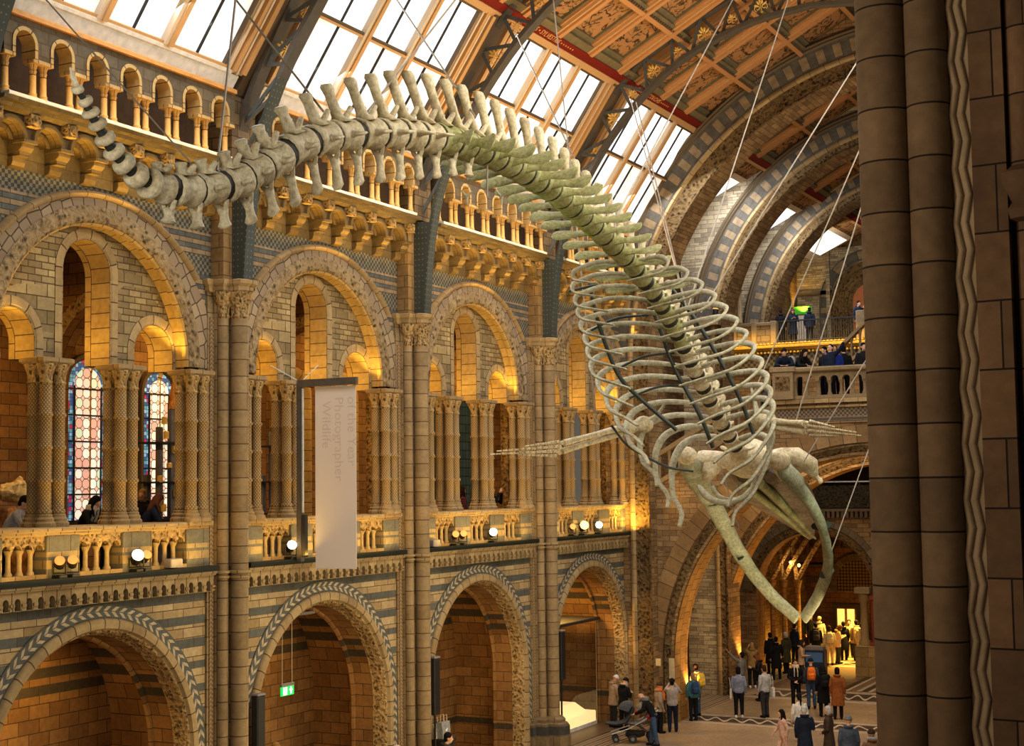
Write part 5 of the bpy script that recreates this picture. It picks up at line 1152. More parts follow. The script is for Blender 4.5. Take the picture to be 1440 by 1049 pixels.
def top_mesh(pose, ln):
    J = joints(pose); b = MB()
    def ring(c, rx, ry): return [c + V((rx * cos(a), ry * sin(a), 0)) for a in [2 * pi * j / 18 for j in range(18)]]
    rs = [ring(J['hip'] + V((0, 0, .0)), .185, .135), ring(J['belly'], .17, .132), ring(J['chest'], .195, .142), ring(J['chest'].lerp(J['neck'], .55), .19, .115), ring(J['neck'] - V((0, 0, .03)), .10, .085), ring(J['neck'] + V((0, 0, .012)), .085, .08)]
    if ln == 'coat': rs = [ring(V((0, .01, .46)), .235, .19), ring(V((0, 0, .70)), .215, .165)] + rs
    elif ln == 'mid': rs = [ring(V((0, 0, .74)), .21, .155)] + rs
    else: rs = [ring(J['hip'] - V((0, 0, .08)), .175, .13)] + rs
    b.loft(rs)
    for k in (0, 1): b.tube([J['sh%d' % k] - V(((.03 if k == 0 else -.03), 0, -.005)), J['sh%d' % k].lerp(J['el%d' % k], .3), J['el%d' % k], J['el%d' % k].lerp(J['ha%d' % k], .96)], [.078, .072, .060, .045], 12)
    if ln in ('mid', 'coat'):  # hood or collar roll
        b.tube([J['neck'] + V((.10 * cos(a), -.03 + .09 * sin(a), .01)) for a in [pi * j / 8 + pi for j in range(9)]], .038, 8)
    return remesh(b, .016, 4)
def leg_mesh(pose):
    J = joints(pose); b = MB()
    b.loft([[J['hip'] + V((rx * cos(a), ry * sin(a), z)) for a in [2 * pi * j / 16 for j in range(16)]] for rx, ry, z in ((.10, .09, -.14), (.165, .125, -.06), (.16, .12, .04), (.14, .105, .08))])
    for k in (0, 1): b.tube([J['hp%d' % k] - V((0, 0, .01)), J['kn%d' % k], J['kn%d' % k].lerp(J['an%d' % k], .4), J['an%d' % k] + V((0, 0, -.01))], [.10, .074, .068, .06], 12)
    return remesh(b, .016, 3)
def shoe_mesh(pose):
    J = joints(pose); b = MB()
    for k in (0, 1): a = J['an%d' % k]; b.tube([V((a.x, a.y - .07, .045)), V((a.x, a.y + .02, .055)), V((a.x, a.y + .12, .042)), V((a.x, a.y + .17, .036))], [.042, .05, .044, .032], 10); b.tube([a + V((0, -.02, .03)), V((a.x, a.y - .02, .05))], [.046, .05], 8)
    return remesh(b, .012, 2)
def hair_mesh(pose, kind):
    J = joints(pose); Rh = J['Rh']; hd = J['head']; H = lambda v: hd + Rh @ V(v); b = MB()
    if kind in ('beanie', 'cap', 'widehat'):
        b.ball(H((0, -.01, .075)), .09, .105, .082, 16, 10, Rh); b.tube([H((.088 * cos(a), -.01 + .104 * sin(a), .045)) for a in [2 * pi * j / 16 for j in range(17)]], .020, 8, False)
        if kind == 'cap': b.tube([H((0, .08, .05)), H((0, .165, .035))], [.06, .05], 10, True, .2)
    else:
        b.ball(H((0, -.018, .05)), .088, .100, .098, 16, 10, Rh)
        if kind == 'short': b.ball(H((0, -.05, -.01)), .076, .062, .085, 12, 8, Rh)
        if kind == 'bob': b.ball(H((0, -.045, -.03)), .092, .075, .115, 12, 8, Rh)
        if kind == 'long':
            b.tube([H((0, -.045, .04)), H((0, -.065, -.10)), H((0, -.075, -.22)), hd + V((0, -.11, -.34)), hd + V((0, -.11, -.44))], [.088, .095, .10, .085, .04], 12, True, [1, .8, .65, .5, .5], up=(0, 1, 0))
            for s in (-1, 1): b.tube([H((s * .07, .0, .05)), H((s * .09, .01, -.08)), hd + V((s * .10, .03, -.26))], [.03, .038, .02], 8)
        if kind == 'bun': b.ball(H((0, -.045, -.01)), .078, .062, .085, 12, 8, Rh); b.ball(H((0, -.12, .045)), .045, n=10, m=8)
        if kind == 'tail': b.ball(H((0, -.045, -.01)), .078, .062, .085, 12, 8, Rh); b.tube([H((0, -.10, .03)), H((0, -.14, -.06)), hd + V((0, -.14, -.26))], [.03, .04, .015], 8)
    return remesh(b, .014, 3)
def scarf_mesh(pose, long=True):
    J = joints(pose); b = MB(); n = J['neck']
    for z, r in ((.0, .105), (.05, .095)): b.tube([n + V((r * cos(a), r * .95 * sin(a) + .01, z)) for a in [2 * pi * j / 14 for j in range(15)]], .038, 8, False)
    if long:
        for s in (-1, 1): b.tube([n + V((s * .05, .10, .0)), J['chest'] + V((s * .06, .16, .05)), J['belly'] + V((s * .06, .165, .05))], [.04, .05, .045], 8, True, .45, up=(1, 0, 0))
    return remesh(b, .016, 3)
def get(key, f, *a):
    if key not in MC: MC[key] = f(*a)
    return MC[key]
CM = {}
def cloth(c):
    k = tuple(c)
    if k not in CM: CM[k] = plain('cloth %d' % len(CM), c, .85, .15, 0., .18, 14.)
    return CM[k]
SKIN = [(.52, .32, .22), (.42, .25, .165), (.28, .155, .10)]
BLK, NAVY, DGR, GRY, LGR = (.014, .014, .016), (.016, .022, .04), (.045, .043, .042), (.15, .15, .155), (.36, .36, .37)
BEI, KHA, OLV, TAN, BRN, RUST = (.42, .30, .20), (.24, .17, .075), (.055, .055, .03), (.30, .19, .10), (.07, .04, .022), (.26, .095, .03)
DEN, TEAL, BLU, RED, WHT, PNK, PUR, ORG, YEL = (.055, .09, .16), (.06, .17, .19), (.035, .06, .13), (.30, .02, .02), (.62, .58, .52), (.50, .33, .27), (.13, .05, .08), (.60, .17, .03), (.55, .38, .07)
HB, HD, HL, HG, HR = (.013, .010, .009), (.04, .022, .013), (.27, .17, .08), (.38, .37, .36), (.12, .05, .025)
def person(x, y, z, face, pose, top, legs, label, ln='short', hair=('short', HB), skin=0, h=1.72, shoes=BLK, scarf=None, group=None, hatmat=None):
    t = thing('person', (x, y, z), label, 'person', group); t.rotation_euler = (0, 0, math.radians(face)); t.scale = (h / 1.72,) * 3
    def part(nm, me, c):
        o = D.objects.new(nm, me); COL.objects.link(o); o.parent = t; o.material_slots[0].link = 'OBJECT'; o.material_slots[0].material = cloth(c); return o
    part('body', get(('b', pose), body_mesh, pose), SKIN[skin]); part('coat' if ln == 'coat' else 'jacket', get(('t', pose, ln), top_mesh, pose, ln), top)
    part('trousers', get(('l', pose), leg_mesh, pose), legs); part('shoes', get(('s', pose), shoe_mesh, pose), shoes)
    if hair: part('hat' if hair[0] in ('beanie', 'cap', 'widehat') else 'hair', get(('h', pose, hair[0]), hair_mesh, pose, hair[0]), hair[1])
    if scarf: part('scarf', get(('sc', pose), scarf_mesh, pose), scarf)
    return t
AWAY, TO, LEFT, RIGHT = 27, 207, 117, -63
def floor_at(px, py, h=1.60):
    p = on(2, px, py, h); return p.x, p.y
def backpack_mesh():
    b = MB(); b.loft([[V((rx * cos(a), ry * max(-.9, sin(a)), z)) for a in [2 * pi * j / 16 for j in range(16)]] for rx, ry, z in ((.10, .06, -.22), (.15, .10, -.19), (.155, .11, -.02), (.14, .10, .13), (.10, .07, .21), (.04, .03, .23))])
    b.loft([[V((rx * cos(a), -.09 + ry * sin(a), z)) for a in [2 * pi * j / 12 for j in range(12)]] for rx, ry, z in ((.09, .04, -.18), (.11, .055, -.15), (.11, .055, -.02), (.08, .03, .01))])
    return remesh(b, .014, 3)
def strap_mesh():
    b = MB()
    for s in (-1, 1): b.tube([V((s * .09, .06, .19)), V((s * .10, .15, .23)), V((s * .11, .29, .16)), V((s * .12, .31, .0)), V((s * .13, .22, -.14)), V((s * .12, .08, -.18))], .016, 6, True, .5)
    b.tube([V((-.03, .02, .22)), V((0, .02, .26)), V((.03, .02, .22))], .010, 6); return remesh(b, .010, 1)
def backpack(p, c, label):
    s = p.scale[0]; f = p.rotation_euler.z; ps = Matrix.Rotation(f, 3, 'Z') @ V((0, -.245 * s, 1.23 * s)) + p.location
    t = thing('backpack', ps, label, 'backpack', 'backpacks worn by visitors'); t.rotation_euler = (0, 0, f); t.scale = (s,) * 3
    for nm, me, cc in (('pack', get('bp', backpack_mesh), c), ('strap', get('st', strap_mesh), tuple(v * .6 for v in c))):
        o = D.objects.new(nm, me); COL.objects.link(o); o.parent = t; o.material_slots[0].link = 'OBJECT'; o.material_slots[0].material = cloth(cc)
def tote_mesh():
    b = MB(); b.loft([[V((x * w, y * d, z)) for x, y in ((-1, -1), (1, -1), (1, 1), (-1, 1))] for w, d, z in ((.14, .035, -.2), (.15, .045, -.1), (.14, .03, .15))]); return remesh(b, .014, 2)
def tote(p, c, label, side=1):
    s = p.scale[0]; f = p.rotation_euler.z; ps = Matrix.Rotation(f, 3, 'Z') @ V((side * .27 * s, -.02, .85 * s)) + p.location
    t = thing('shoulder_bag', ps, label, 'bag', 'bags carried by visitors'); t.rotation_euler = (0, 0, f + pi / 2)
    o = D.objects.new('pouch', get('tt', tote_mesh)); COL.objects.link(o); o.parent = t; o.material_slots[0].link = 'OBJECT'; o.material_slots[0].material = cloth(c)
    q = build('handle', MB().tube([V((-.08, 0, .14)), V((-.05, side * -.03, .40)), V((0, side * -.05, .52)), V((.05, side * -.03, .40)), V((.08, 0, .14))], .012, 6), cloth(tuple(v * .8 for v in c))); q.parent = t
P = {}
FL = [  # key, head pixel, facing, pose, top, legs, coat, hair, extras, label
 ('hat', (861, 954), -40, 'phone', BEI, DGR, 'mid', ('beanie', WHT), dict(scarf=TAN), 'person in a white knitted hat and beige jacket looking down by the brick wall'),
 ('beanie', (876, 958), -20, 'phone', BLK, BLK, 'mid', ('beanie', BLK), dict(scarf=(.35, .27, .22)), 'person in a black beanie and black coat with grey scarf beside the white hat'),
 ('pusher', (919, 985), 100, 'push', BLK, DEN, 'short', None, dict(scarf=GRY), 'bald person in a dark jacket and grey scarf bending over the double pushchair'),
 ('orange', (926, 965), -50, 'stand', (.28, .22, .18), BLK, 'mid', ('beanie', BRN), dict(scarf=ORG, h=1.6), 'person in a patterned coat with an orange scarf behind the pushchair'),
 ('pattern', (945, 959), 20, 'photo', (.33, .29, .27), NAVY, 'short', ('short', HB), {}, 'person in a grey patterned jacket lifting a phone, left of the blue backpack'),
 ('teal', (967, 949), 40, 'stand', TEAL, BLK, 'short', ('bob', HL), dict(h=1.58), 'fair-haired person in a teal jacket wearing the blue backpack'),
 ('yellowp', (979, 939), 60, 'stand', (.20, .17, .12), DEN, 'mid', ('short', HD), dict(h=1.78), 'person in a brown-green coat and blue jeans wearing the yellow backpack'),
 ('blackhair', (960, 926), 10, 'stand', BLK, BLK, 'coat', ('long', HB), {}, 'person with long black hair and a long black coat near the arch foot'),
 ('arch', (950, 908), 10, 'stand', BRN, BLK, 'mid', ('short', HB), dict(h=1.62), 'dark figure in a brown jacket just inside the first arch'),
 ('wave', (1041, 921), 70, 'wave', GRY, DGR, 'short', ('short', HB), {}, 'person in a grey jacket flinging one arm up towards the whale'),
 ('bluetop', (1038, 943), 20, 'stand', (.20, .22, .29), BLK, 'short', ('bob', HB), dict(shoes=WHT), 'person in a grey-blue top and wide black trousers carrying a dark coat'),
 ('khaki', (1057, 908), 30, 'photo', KHA, BLK, 'mid', ('bob', HL), dict(shoes=WHT, h=1.76), 'person in a khaki jacket with both arms raised to take a picture'),
 ('sweater', (1075, 941), 60, 'stand', LGR, DGR, 'short', ('short', HD), dict(h=1.76), 'person in a pale grey sweater and dark trousers with a white shoulder bag'),
 ('brownhair', (1068, 924), 110, 'phone', BLK, BLK, 'mid', ('long', HR), {}, 'person with long brown hair and a black jacket behind the pale grey sweater'),
 ('scarfw', (1118, 932), 205, 'clasp', BLK, BLK, 'short', ('bun', HD), dict(scarf=(.50, .43, .36)), 'person facing the camera in a black jacket and long cream scarf, hands clasped'),
 ('orangep', (1140, 931), 20, 'stand', (.05, .06, .08), DEN, 'short', ('beanie', NAVY), dict(h=1.76), 'person in blue jeans and navy cap wearing the orange backpack'),
 ('blackp', (1157, 941), 30, 'stand', BLK, BLK, 'coat', ('long', HB), {}, 'person with dark hair in a black coat wearing the black backpack'),
 ('quilt', (1177, 944), 10, 'stand', RUST, BLK, 'coat', ('bob', HB), {}, 'person in a rust brown quilted long coat seen from behind'),
 ('ponytail', (1124, 981), 40, 'stand', WHT, BEI, 'short', ('tail', HB), dict(h=1.68), 'person in a white top with a dark ponytail behind the grey-haired man'),
 ('girl', (1101, 1003), 120, 'walk', PNK, PNK, 'short', ('long', HB), dict(h=1.5, shoes=WHT), 'child with long black hair in a pale pink outfit walking left'),
 ('greyman', (1131, 999), 20, 'hold', NAVY, BLU, 'coat', ('short', HG), dict(h=1.76), 'grey-haired person in a long dark navy coat at the bottom of the photo'),
 ('greywoman', (1165, 999), 100, 'clasp', (.06, .04, .03), BLK, 'coat', ('bob', HG), {}, 'grey-haired person in a long dark brown coat turned to the left'),
 ('hood', (1193, 1014), 15, 'stand', (.07, .085, .12), BLK, 'mid', ('beanie', GRY), dict(h=1.76), 'person in a grey beanie and blue hooded jacket at the bottom edge'),
 ('brownhat', (1226, 1033), 30, 'stand', (.22, .13, .075), BLK, 'mid', ('beanie', BRN), dict(scarf=LGR), 'person in a brown hat and brown coat with pale collar beside the dark pier'),
 ('navy', (1117, 881), -30, 'stand', NAVY, BLK, 'mid', ('short', HB), dict(h=1.78), 'dark-haired person in a navy coat with white collar in the entrance crowd'),
 ('olive', (1105, 893), 60, 'stand', OLV, BLK, 'coat', ('short', HG), {}, 'grey-haired person in a long olive coat left of the beige coat'),
 ('beige', (1126, 904), -70, 'hold', (.46, .32, .22), DGR, 'mid', ('long', HD), {}, 'person with long brown hair in a beige coat at the donation box'),
 ('dark1', (1083, 894), 40, 'stand', BLK, BLK, 'coat', ('short', HB), {}, 'figure in a black coat in the shade left of the entrance crowd'),
 ('dark2', (1091, 900), 10, 'walk', BLK, BLK, 'coat', ('short', HB), {}, 'figure in a long black coat walking in with a case, left of the olive coat'),
 ('blackpack', (1147, 880), 20, 'stand', BLK, BLK, 'mid', ('short', HB), dict(h=1.78), 'person in black wearing the dark grey backpack before the lit doorway'),
 ('redface', (1140, 868), 200, 'stand', BLK, BLK, 'mid', ('short', HB), dict(h=1.8, skin=1), 'tall person in black facing out of the entrance crowd'),
 ('greenhat', (1152, 871), 10, 'stand', (.42, .40, .28), OLV, 'mid', ('beanie', (.36, .40, .22)), dict(h=1.8), 'person in a pale green knitted hat and light jacket in the entrance crowd'),
 ('whitepack', (1166, 884), 20, 'stand', (.55, .43, .25), (.55, .40, .22), 'short', ('bob', HD), {}, 'person in pale trousers wearing the cream backpack in the yellow light'),
 ('redhair', (1177, 882), -60, 'phone', (.50, .36, .20), OLV, 'mid', ('long', HR), {}, 'auburn-haired person in a cream jacket looking at a phone in the yellow light'),
 ('blackmid', (1186, 878), 30, 'stand', BLK, BLK, 'coat', ('short', HB), {}, 'figure in black directly in front of the lit door'),
 ('facing', (1194, 875), 190, 'stand', (.50, .38, .20), BLK, 'mid', ('short', HD), {}, 'person in a pale coat facing out just right of the lit door'),
 ('packright', (1204, 876), 20, 'stand', (.22, .15, .08), DGR, 'mid', ('short', HB), dict(h=1.8), 'person in a brown jacket wearing the tan backpack at the right of the crowd'),
 ('edge', (1211, 880), 0, 'stand', (.40, .34, .22), DGR, 'mid', ('short', HB), dict(h=1.76), 'person in a light coat at the right end of the crowd by the column'),
 ('head1', (628, 1031), -60, 'stand', (.05, .045, .04), BLK, 'mid', ('short', HB), dict(xp=1.25), 'black-haired person in a dark hooded coat below the shopping bag'),
 ('head2', (560, 1045), 100, 'stand', BEI, BLK, 'short', ('cap', (.50, .42, .36)), dict(xp=1.15), 'person in a pale cap at the very bottom beside the second pier'),
 ('head3', (386, 1046), -60, 'stand', DGR, BLK, 'short', ('short', HL), dict(xp=-1.9), 'fair-haired person whose head just shows below the exit sign'),
]
for key, (px, py), face, pose, top, legs, ln, hair, ex, label in FL:
    h = ex.get('h', 1.72); x, y = floor_at(px, py, h * .935 - (.22 if pose == 'push' else 0.))
    if 'xp' in ex: x = ex.pop('xp'); q = on(0, px, py, x); y = q.y; ex['h'] = min(1.88, q.z / .935)
    P[key] = person(x, y, 0., face, pose, top, legs, label, ln, hair, group='visitors on the hall floor', **ex)
P['teal'].location += V((.36, -.45, 0))
for k, c, l in (('teal', BLU, 'blue backpack on the fair-haired person in teal'), ('yellowp', YEL, 'yellow backpack on the person in blue jeans near the arch'), ('orangep', ORG, 'orange backpack on the person in a navy cap'), ('blackp', BLK, 'black backpack on the person in a black coat'),
                ('blackpack', DGR, 'dark grey backpack on the person in black at the entrance'), ('whitepack', (.62, .52, .30), 'cream backpack in the yellow entrance light'), ('packright', (.50, .38, .20), 'tan backpack at the right of the entrance crowd')): backpack(P[k], c, l)
tote(P['sweater'], WHT, 'white shoulder bag hanging from the person in a pale grey sweater', 1); tote(P['bluetop'], (.5, .46, .4), 'cream bag carried by the person in the grey-blue top', -1)
GAL = [((6, 692), -1.4, 6.2, -60, 'lean', LGR, BLK, 'short', ('short', HB), 'dark-haired person at the photo\'s left edge leaning over the gallery rail'),
 ((112, 712), -1.5, 6.2, -80, 'lean', BLK, BLK, 'short', ('long', HB), 'person with long black hair and pale scarf leaning over the gallery rail'),
 ((146, 716), -1.95, 6.2, -40, 'lean', RED, BLK, 'short', ('short', HD), 'person in a red jacket half hidden by the second column cluster'),
 ((201, 692), -1.8, 6.2, 200, 'stand', BLK, BLK, 'mid', ('short', HL), 'person in a black coat standing at the gallery rail by the third column cluster'),
 ((197, 704), -1.15, 6.2, -50, 'lean', NAVY, BLK, 'short', ('long', HR), 'person with long brown hair bending at the rail in front of the black coat'),
 ((648, 684), -1.3, 6.2, -30, 'stand', PUR, BLK, 'short', ('long', HD), 'person in a plum sweater in the gallery bay right of the banner'),
 ((692, 689), -1.0, 6.2, -80, 'photo', BLK, BLK, 'short', ('bun', HD), 'person in a black and white jacket photographing from the gallery'),
 ((838, 693), -1.15, 6.2, -40, 'stand', BLK, BLK, 'mid', ('short', HB), 'dark figure in the gallery bay beside the end wall')]
for (px, py), xx, z, face, pose, top, legs, ln, hair, label in GAL:
    q = on(0, px, py, xx); hh = (q.z - z) / (.935 if pose != 'lean' else .84); hh = min(1.85, max(1.45, hh))
    P[label] = person(xx, q.y - (0.), z, face, pose, top, legs, label, ln, hair, h=hh, group='visitors in the left gallery', scarf=(.5, .45, .4) if 'pale scarf' in label else None)
LAND = [((1103, 487), 195, 'lean', NAVY, ('short', HB), 'dark-haired person leaning on the pedestal end of the bridge balustrade'), ((1120, 491), 240, 'lean', BLK, ('long', HB), 'person in black with a cream backpack bending over the bridge balustrade'),
 ((1160, 492), 150, 'stand', BLK, ('short', HB), 'person in black in the middle of the bridge, head low'), ((1166, 483), 170, 'wave', NAVY, ('short', HB), 'person on the bridge holding a phone up high'),
 ((1173, 490), 200, 'stand', (.02, .04, .22), ('long', HR), 'long-haired person in bright blue on the bridge'), ((1186, 488), 30, 'stand', BLK, ('short', HB), 'person with their back turned in a dark jacket on the bridge'), ((1214, 490), 210, 'stand', BLK, ('bob', HB), 'person in black at the right end of the bridge by the sloping rail')]
for i, ((px, py), face, pose, top, hair, label) in enumerate(LAND):
    yy = 47.95 + .42 * (i % 3); q = on(1, px, py, yy); hh = min(1.82, max(1.5, (q.z - 10.7) / (.935 if pose != 'lean' else .84))); P[label] = person(q.x, yy, 10.75, face, pose, top, BLK, label, 'short', hair, h=hh, group='visitors on the bridge')
backpack(P['person in black with a cream backpack bending over the bridge balustrade'], (.5, .46, .4), 'cream backpack on the person bending over the bridge balustrade')
q = on(1, 1077, 534, 48.3); P['st'] = person(q.x, 48.3, q.z - 1.58, 200, 'photo', GRY, BLK, 'person in a grey jacket taking a picture behind the stair parapet', 'short', ('beanie', BRN), group=None)
UP = [((1098, 444), 20, 'stand', BLK, ('short', HB), 'leftmost dark figure behind the second floor railing'), ((1115, 448), 200, 'phone', NAVY, ('bob', HR), 'red-haired person in a long dark coat behind the second floor railing'), ((1138, 436), 10, 'stand', NAVY, ('short', HB), 'person in a navy jacket with their back to the second floor railing'),
 ((1207, 427), 230, 'stand', (.02, .035, .07), ('short', HB), 'person in blue standing by the upper pedestal'), ((1218, 431), 100, 'stand', BLK, ('short', HB), 'rightmost dark figure on the second floor, beside the pedestal')]
for (px, py), face, pose, top, hair, label in UP:
    yy = 61.3; q = on(1, px, py, yy); hh = min(1.85, max(1.5, (q.z - 13.95) / .935)); P[label] = person(q.x, yy, 13.95, face, pose, top, BLK, label, 'coat' if 'coat' in label else 'mid', hair, h=hh, group='visitors on the second floor')
# ------------------------------------------------------------------ furniture, lamps, signs
def dup(o, **k): index(); return copy_tree(o, **k)
# banner on its pole
t = thing('exhibition_banner', (1.2, 27.6, 6.3), 'white cloth banner with faint mirrored lettering on a grey pole at the second pier', 'banner')
by = 27.55
build('cloth', MB().poly([(.82, 6.25), (1.92, 6.25), (1.92, 10.32), (.82, 10.32)], None, 'y', by, by + .008), 'banner', t)
build('top_arm', MB().bar((.38, by - .04, 10.42), (1.98, by - .04, 10.42), .10, .16), 'frameg', t); build('pole', MB().bar((.42, by - .02, 6.4), (.42, by - .02, 10.42), .13, .12), 'frameg', t); build('pole_edge', MB().bar((.52, by - .06, 7.5), (.52, by - .06, 10.3), .04, .03), 'palegrey', t)
build('bracket', MB().bar((.56, by - .05, 6.5), (.56, by - .05, 7.45), .1, .1), 'matt', t); build('stay', MB().tube([(.42, by, 10.45), (-.2, by - .3, 10.85)], .012, 5), 'palegrey', t); build('stay', MB().tube([(.42, by, 10.45), (.7, by + .3, 10.85)], .012, 5), 'palegrey', t)
M['frameg'] = plain('grey brown banner frame', (.12, .105, .09), .5)
for body, x, z in (('Wildlife', 1.02, 10.0), ('Photographer', 1.36, 10.08), ('of the Year', 1.70, 10.08)): text('lettering', body, .34, 'bannertext', frame((x, by - .004, z), (0, 0, -1), (-1, 0, 0)) @ Matrix.Scale(1, 4), t, .001)
# the letters read mirrored because the print shows through from the other side
for o in kids(t):
    if o.name.startswith('lettering'): o.matrix_basis = o.matrix_basis @ Matrix.Scale(-1, 4, (0, 1, 0))
# hanging exit sign
t = thing('exit_sign', (-.6, 28.45, 3.2), 'green lit running-man exit sign hanging on two cords in the second arch', 'sign')
build('housing', MB().box(-.66, -.60, 28.2, 28.7, 3.46, 3.53), 'greyc', t); f = build('face_panel', MB().box(-.65, -.61, 28.21, 28.69, 3.25, 3.46), 'exitgreen', t)
build('door_symbol', MB().box(-.608, -.604, 28.27, 28.42, 3.27, 3.44), 'exitwhite', t); b = MB(); b.add([(-.606, 28.5, 3.36), (-.606, 28.64, 3.36), (-.606, 28.57, 3.45)], [(0, 1, 2)]); b.box(-.608, -.604, 28.545, 28.595, 3.28, 3.37); build('arrow_symbol', b, 'exitwhite', t)
b = MB(); b.ball((-.603, 28.35, 3.415), .004, .018, .018, 8, 5); b.bar((-.603, 28.36, 3.40), (-.603, 28.34, 3.345), .03, .004, (0, 1, 0)); b.bar((-.603, 28.34, 3.345), (-.603, 28.38, 3.29), .018, .004, (0, 1, 0)); b.bar((-.603, 28.34, 3.345), (-.603, 28.30, 3.30), .018, .004, (0, 1, 0)); build('running_figure', b, 'exitgreen', t)
for y in (28.26, 28.64): build('cord', MB().tube([(-.63, y, 3.53), (-.63, y, 5.08)], .008, 5), 'edge', t)
build('strip_light', MB().box(-.72, -.58, 28.15, 29.5, 5.05, 5.12), 'greyc', t)
# black column loudspeakers
sp_ = thing('column_speaker', (.30, 0, 0), 'x', 'loudspeaker'); build('cabinet', MB().bbox(.24, .42, -.14, .14, 2.15, 3.6, .02), 'matt', sp_); build('grille', MB().box(.42, .425, -.11, .11, 2.2, 3.55), 'black', sp_); build('top_cap', MB().bbox(.235, .43, -.145, .145, 3.6, 3.64, .01), 'greyc', sp_); build('stand', MB().tube([(.33, 0, 0), (.33, 0, 2.15)], .03, 8), 'black', sp_); build('foot', MB().bbox(.18, .48, -.15, .15, 0, .04, .01), 'black', sp_)
index()
for i, (y, l) in enumerate(((26.1, 'black column loudspeaker in front of the arch below the exit sign, left side'), (33.55, 'black column loudspeaker in the third arch above the shopping bags'), (41.1, 'black column loudspeaker in front of the glass display case'))):
    o = sp_ if i == 0 else copy_tree(sp_); o.location.y = y; o['label'] = l; o['group'] = 'column loudspeakers'
# lit glass display cases
def case(x0, x1, y0, y1, zt, label, specimen):
    t = thing('display_case', ((x0 + x1) / 2, (y0 + y1) / 2, 0), label, 'display case')
    build('lit_base', MB().bbox(x0 + .05, x1 - .03, y0 + .03, y1 - .03, .12, .46, .02), 'casebase', t); build('plinth', MB().box(x0, x1, y0, y1, 0, .12), 'white', t); build('slope', MB().add([(x0 + .2, y0 + .2, .46), (x1 - .25, y0 + .2, .46), (x1 - .25, y1 - .3, .46), (x0 + .2, y1 - .3, .46), (x0 + .3, y0 + .35, .78), (x1 - .5, y0 + .35, .78), (x1 - .5, y1 - .7, .78), (x0 + .3, y1 - .7, .78)], [(4, 5, 6, 7), (0, 1, 5, 4), (1, 2, 6, 5), (2, 3, 7, 6), (3, 0, 4, 7)]), 'casebase', t)
    for pl in ((x1, x1 + .012, y0, y1), (x0, x1, y0 - .012, y0), (x0, x1, y1, y1 + .012)): build('glass_side', MB().box(*pl, .12, zt), 'glass', t)
    for x, y in ((x1, y0), (x1, y1)): build('glass_edge', MB().bar((x, y, .12), (x, y, zt), .014, .014), 'edge', t)
    build('top_frame', MB().bbox(x0 - .1, x1 + .12, y0 - .12, y1 + .12, zt, zt + .10, .02), 'matt', t); build('ceiling_panel', MB().box(x0 + .05, x1 - .03, y0 + .03, y1 - .03, zt - .012, zt), 'white', t)
    return t
case(-2.3, -.86, 43.0, 46.3, 3.48, 'tall glass display case with glowing base in the last ground arch', 0)
case(-2.2, -.75, 33.4, 35.2, 3.75, 'glass display case half hidden by the second pier in the third arch', 0)
t = thing('fossil_skull', (-1.5, 43.6, 2.25), 'golden fossil skull inside the glass case behind the loudspeaker', 'fossil')
b = MB(); b.tube([(-1.5, 43.1, 2.25), (-1.45, 43.45, 2.32), (-1.4, 43.8, 2.3), (-1.35, 44.05, 2.2)], [.08, .15, .12, .05], 10, True, .8); build('cranium', b, 'fossil', t, 60); build('jaw', MB().tube([(-1.5, 43.3, 2.12), (-1.45, 43.65, 2.05), (-1.37, 44.0, 2.08)], [.05, .05, .03], 8), 'fossil', t, 60); build('mount_rod', MB().tube([(-1.45, 43.5, .80), (-1.45, 43.5, 2.2)], .012, 5), 'black', t)
M['fossil'] = plain('golden brown fossil bone', (.50, .33, .12), .6)
# shopping bags on the ledge of the third arch
q = on(0, 623, 1022, .35); bz = q.z - .28
for x, dy, c, w, h, l in ((.37, 0, (.26, .26, .25), .42, .42, 'grey paper shopping bag with a small white emblem at the foot of the third arch'), (.20, -.19, (.62, .55, .42), .3, .36, 'cream paper shopping bag beside the grey one')):
    t = thing('shopping_bag', (x, q.y + dy, bz), l, 'shopping bag', 'paper shopping bags'); b = MB(); b.loft([[V((x + sx * d, q.y + dy + sy * w / 2 * k, bz + z)) for sx, sy in ((-1, -1), (1, -1), (1, 1), (-1, 1))] for d, k, z in ((.09, .96, 0), (.085, .98, h * .5), (.06, 1., h))]); build('bag_body', b, cloth(c), t)
    for sx in (-.05, .05): build('handle', MB().tube([(x + sx, q.y + dy - .08, bz + h), (x + sx, q.y + dy - .07, bz + h + .17), (x + sx, q.y + dy + .07, bz + h + .17), (x + sx, q.y + dy + .08, bz + h)], .011, 5), 'edge', t)
    if w > .4: b = MB(); b.ball((x + .083, q.y, bz + .2), .006, .045, .035, 10, 6); b.ball((x + .083, q.y + .05, bz + .23), .006, .03, .02, 8, 5); b.bar((x + .083, q.y - .06, bz + .15), (x + .083, q.y + .06, bz + .15), .006, .012); build('emblem', b, 'white', t)
t = thing('bag_plinth', (.3, q.y - .1, 0), 'dark stand carrying the shopping bags', 'stand'); build('stand_top', MB().bbox(.13, .56, q.y - .22, q.y + .35, bz - .12, bz - .005, .02), 'matt', t); build('stand_body', MB().box(.16, .5, q.y - .2, q.y + .3, 0, bz - .12), 'matt', t)
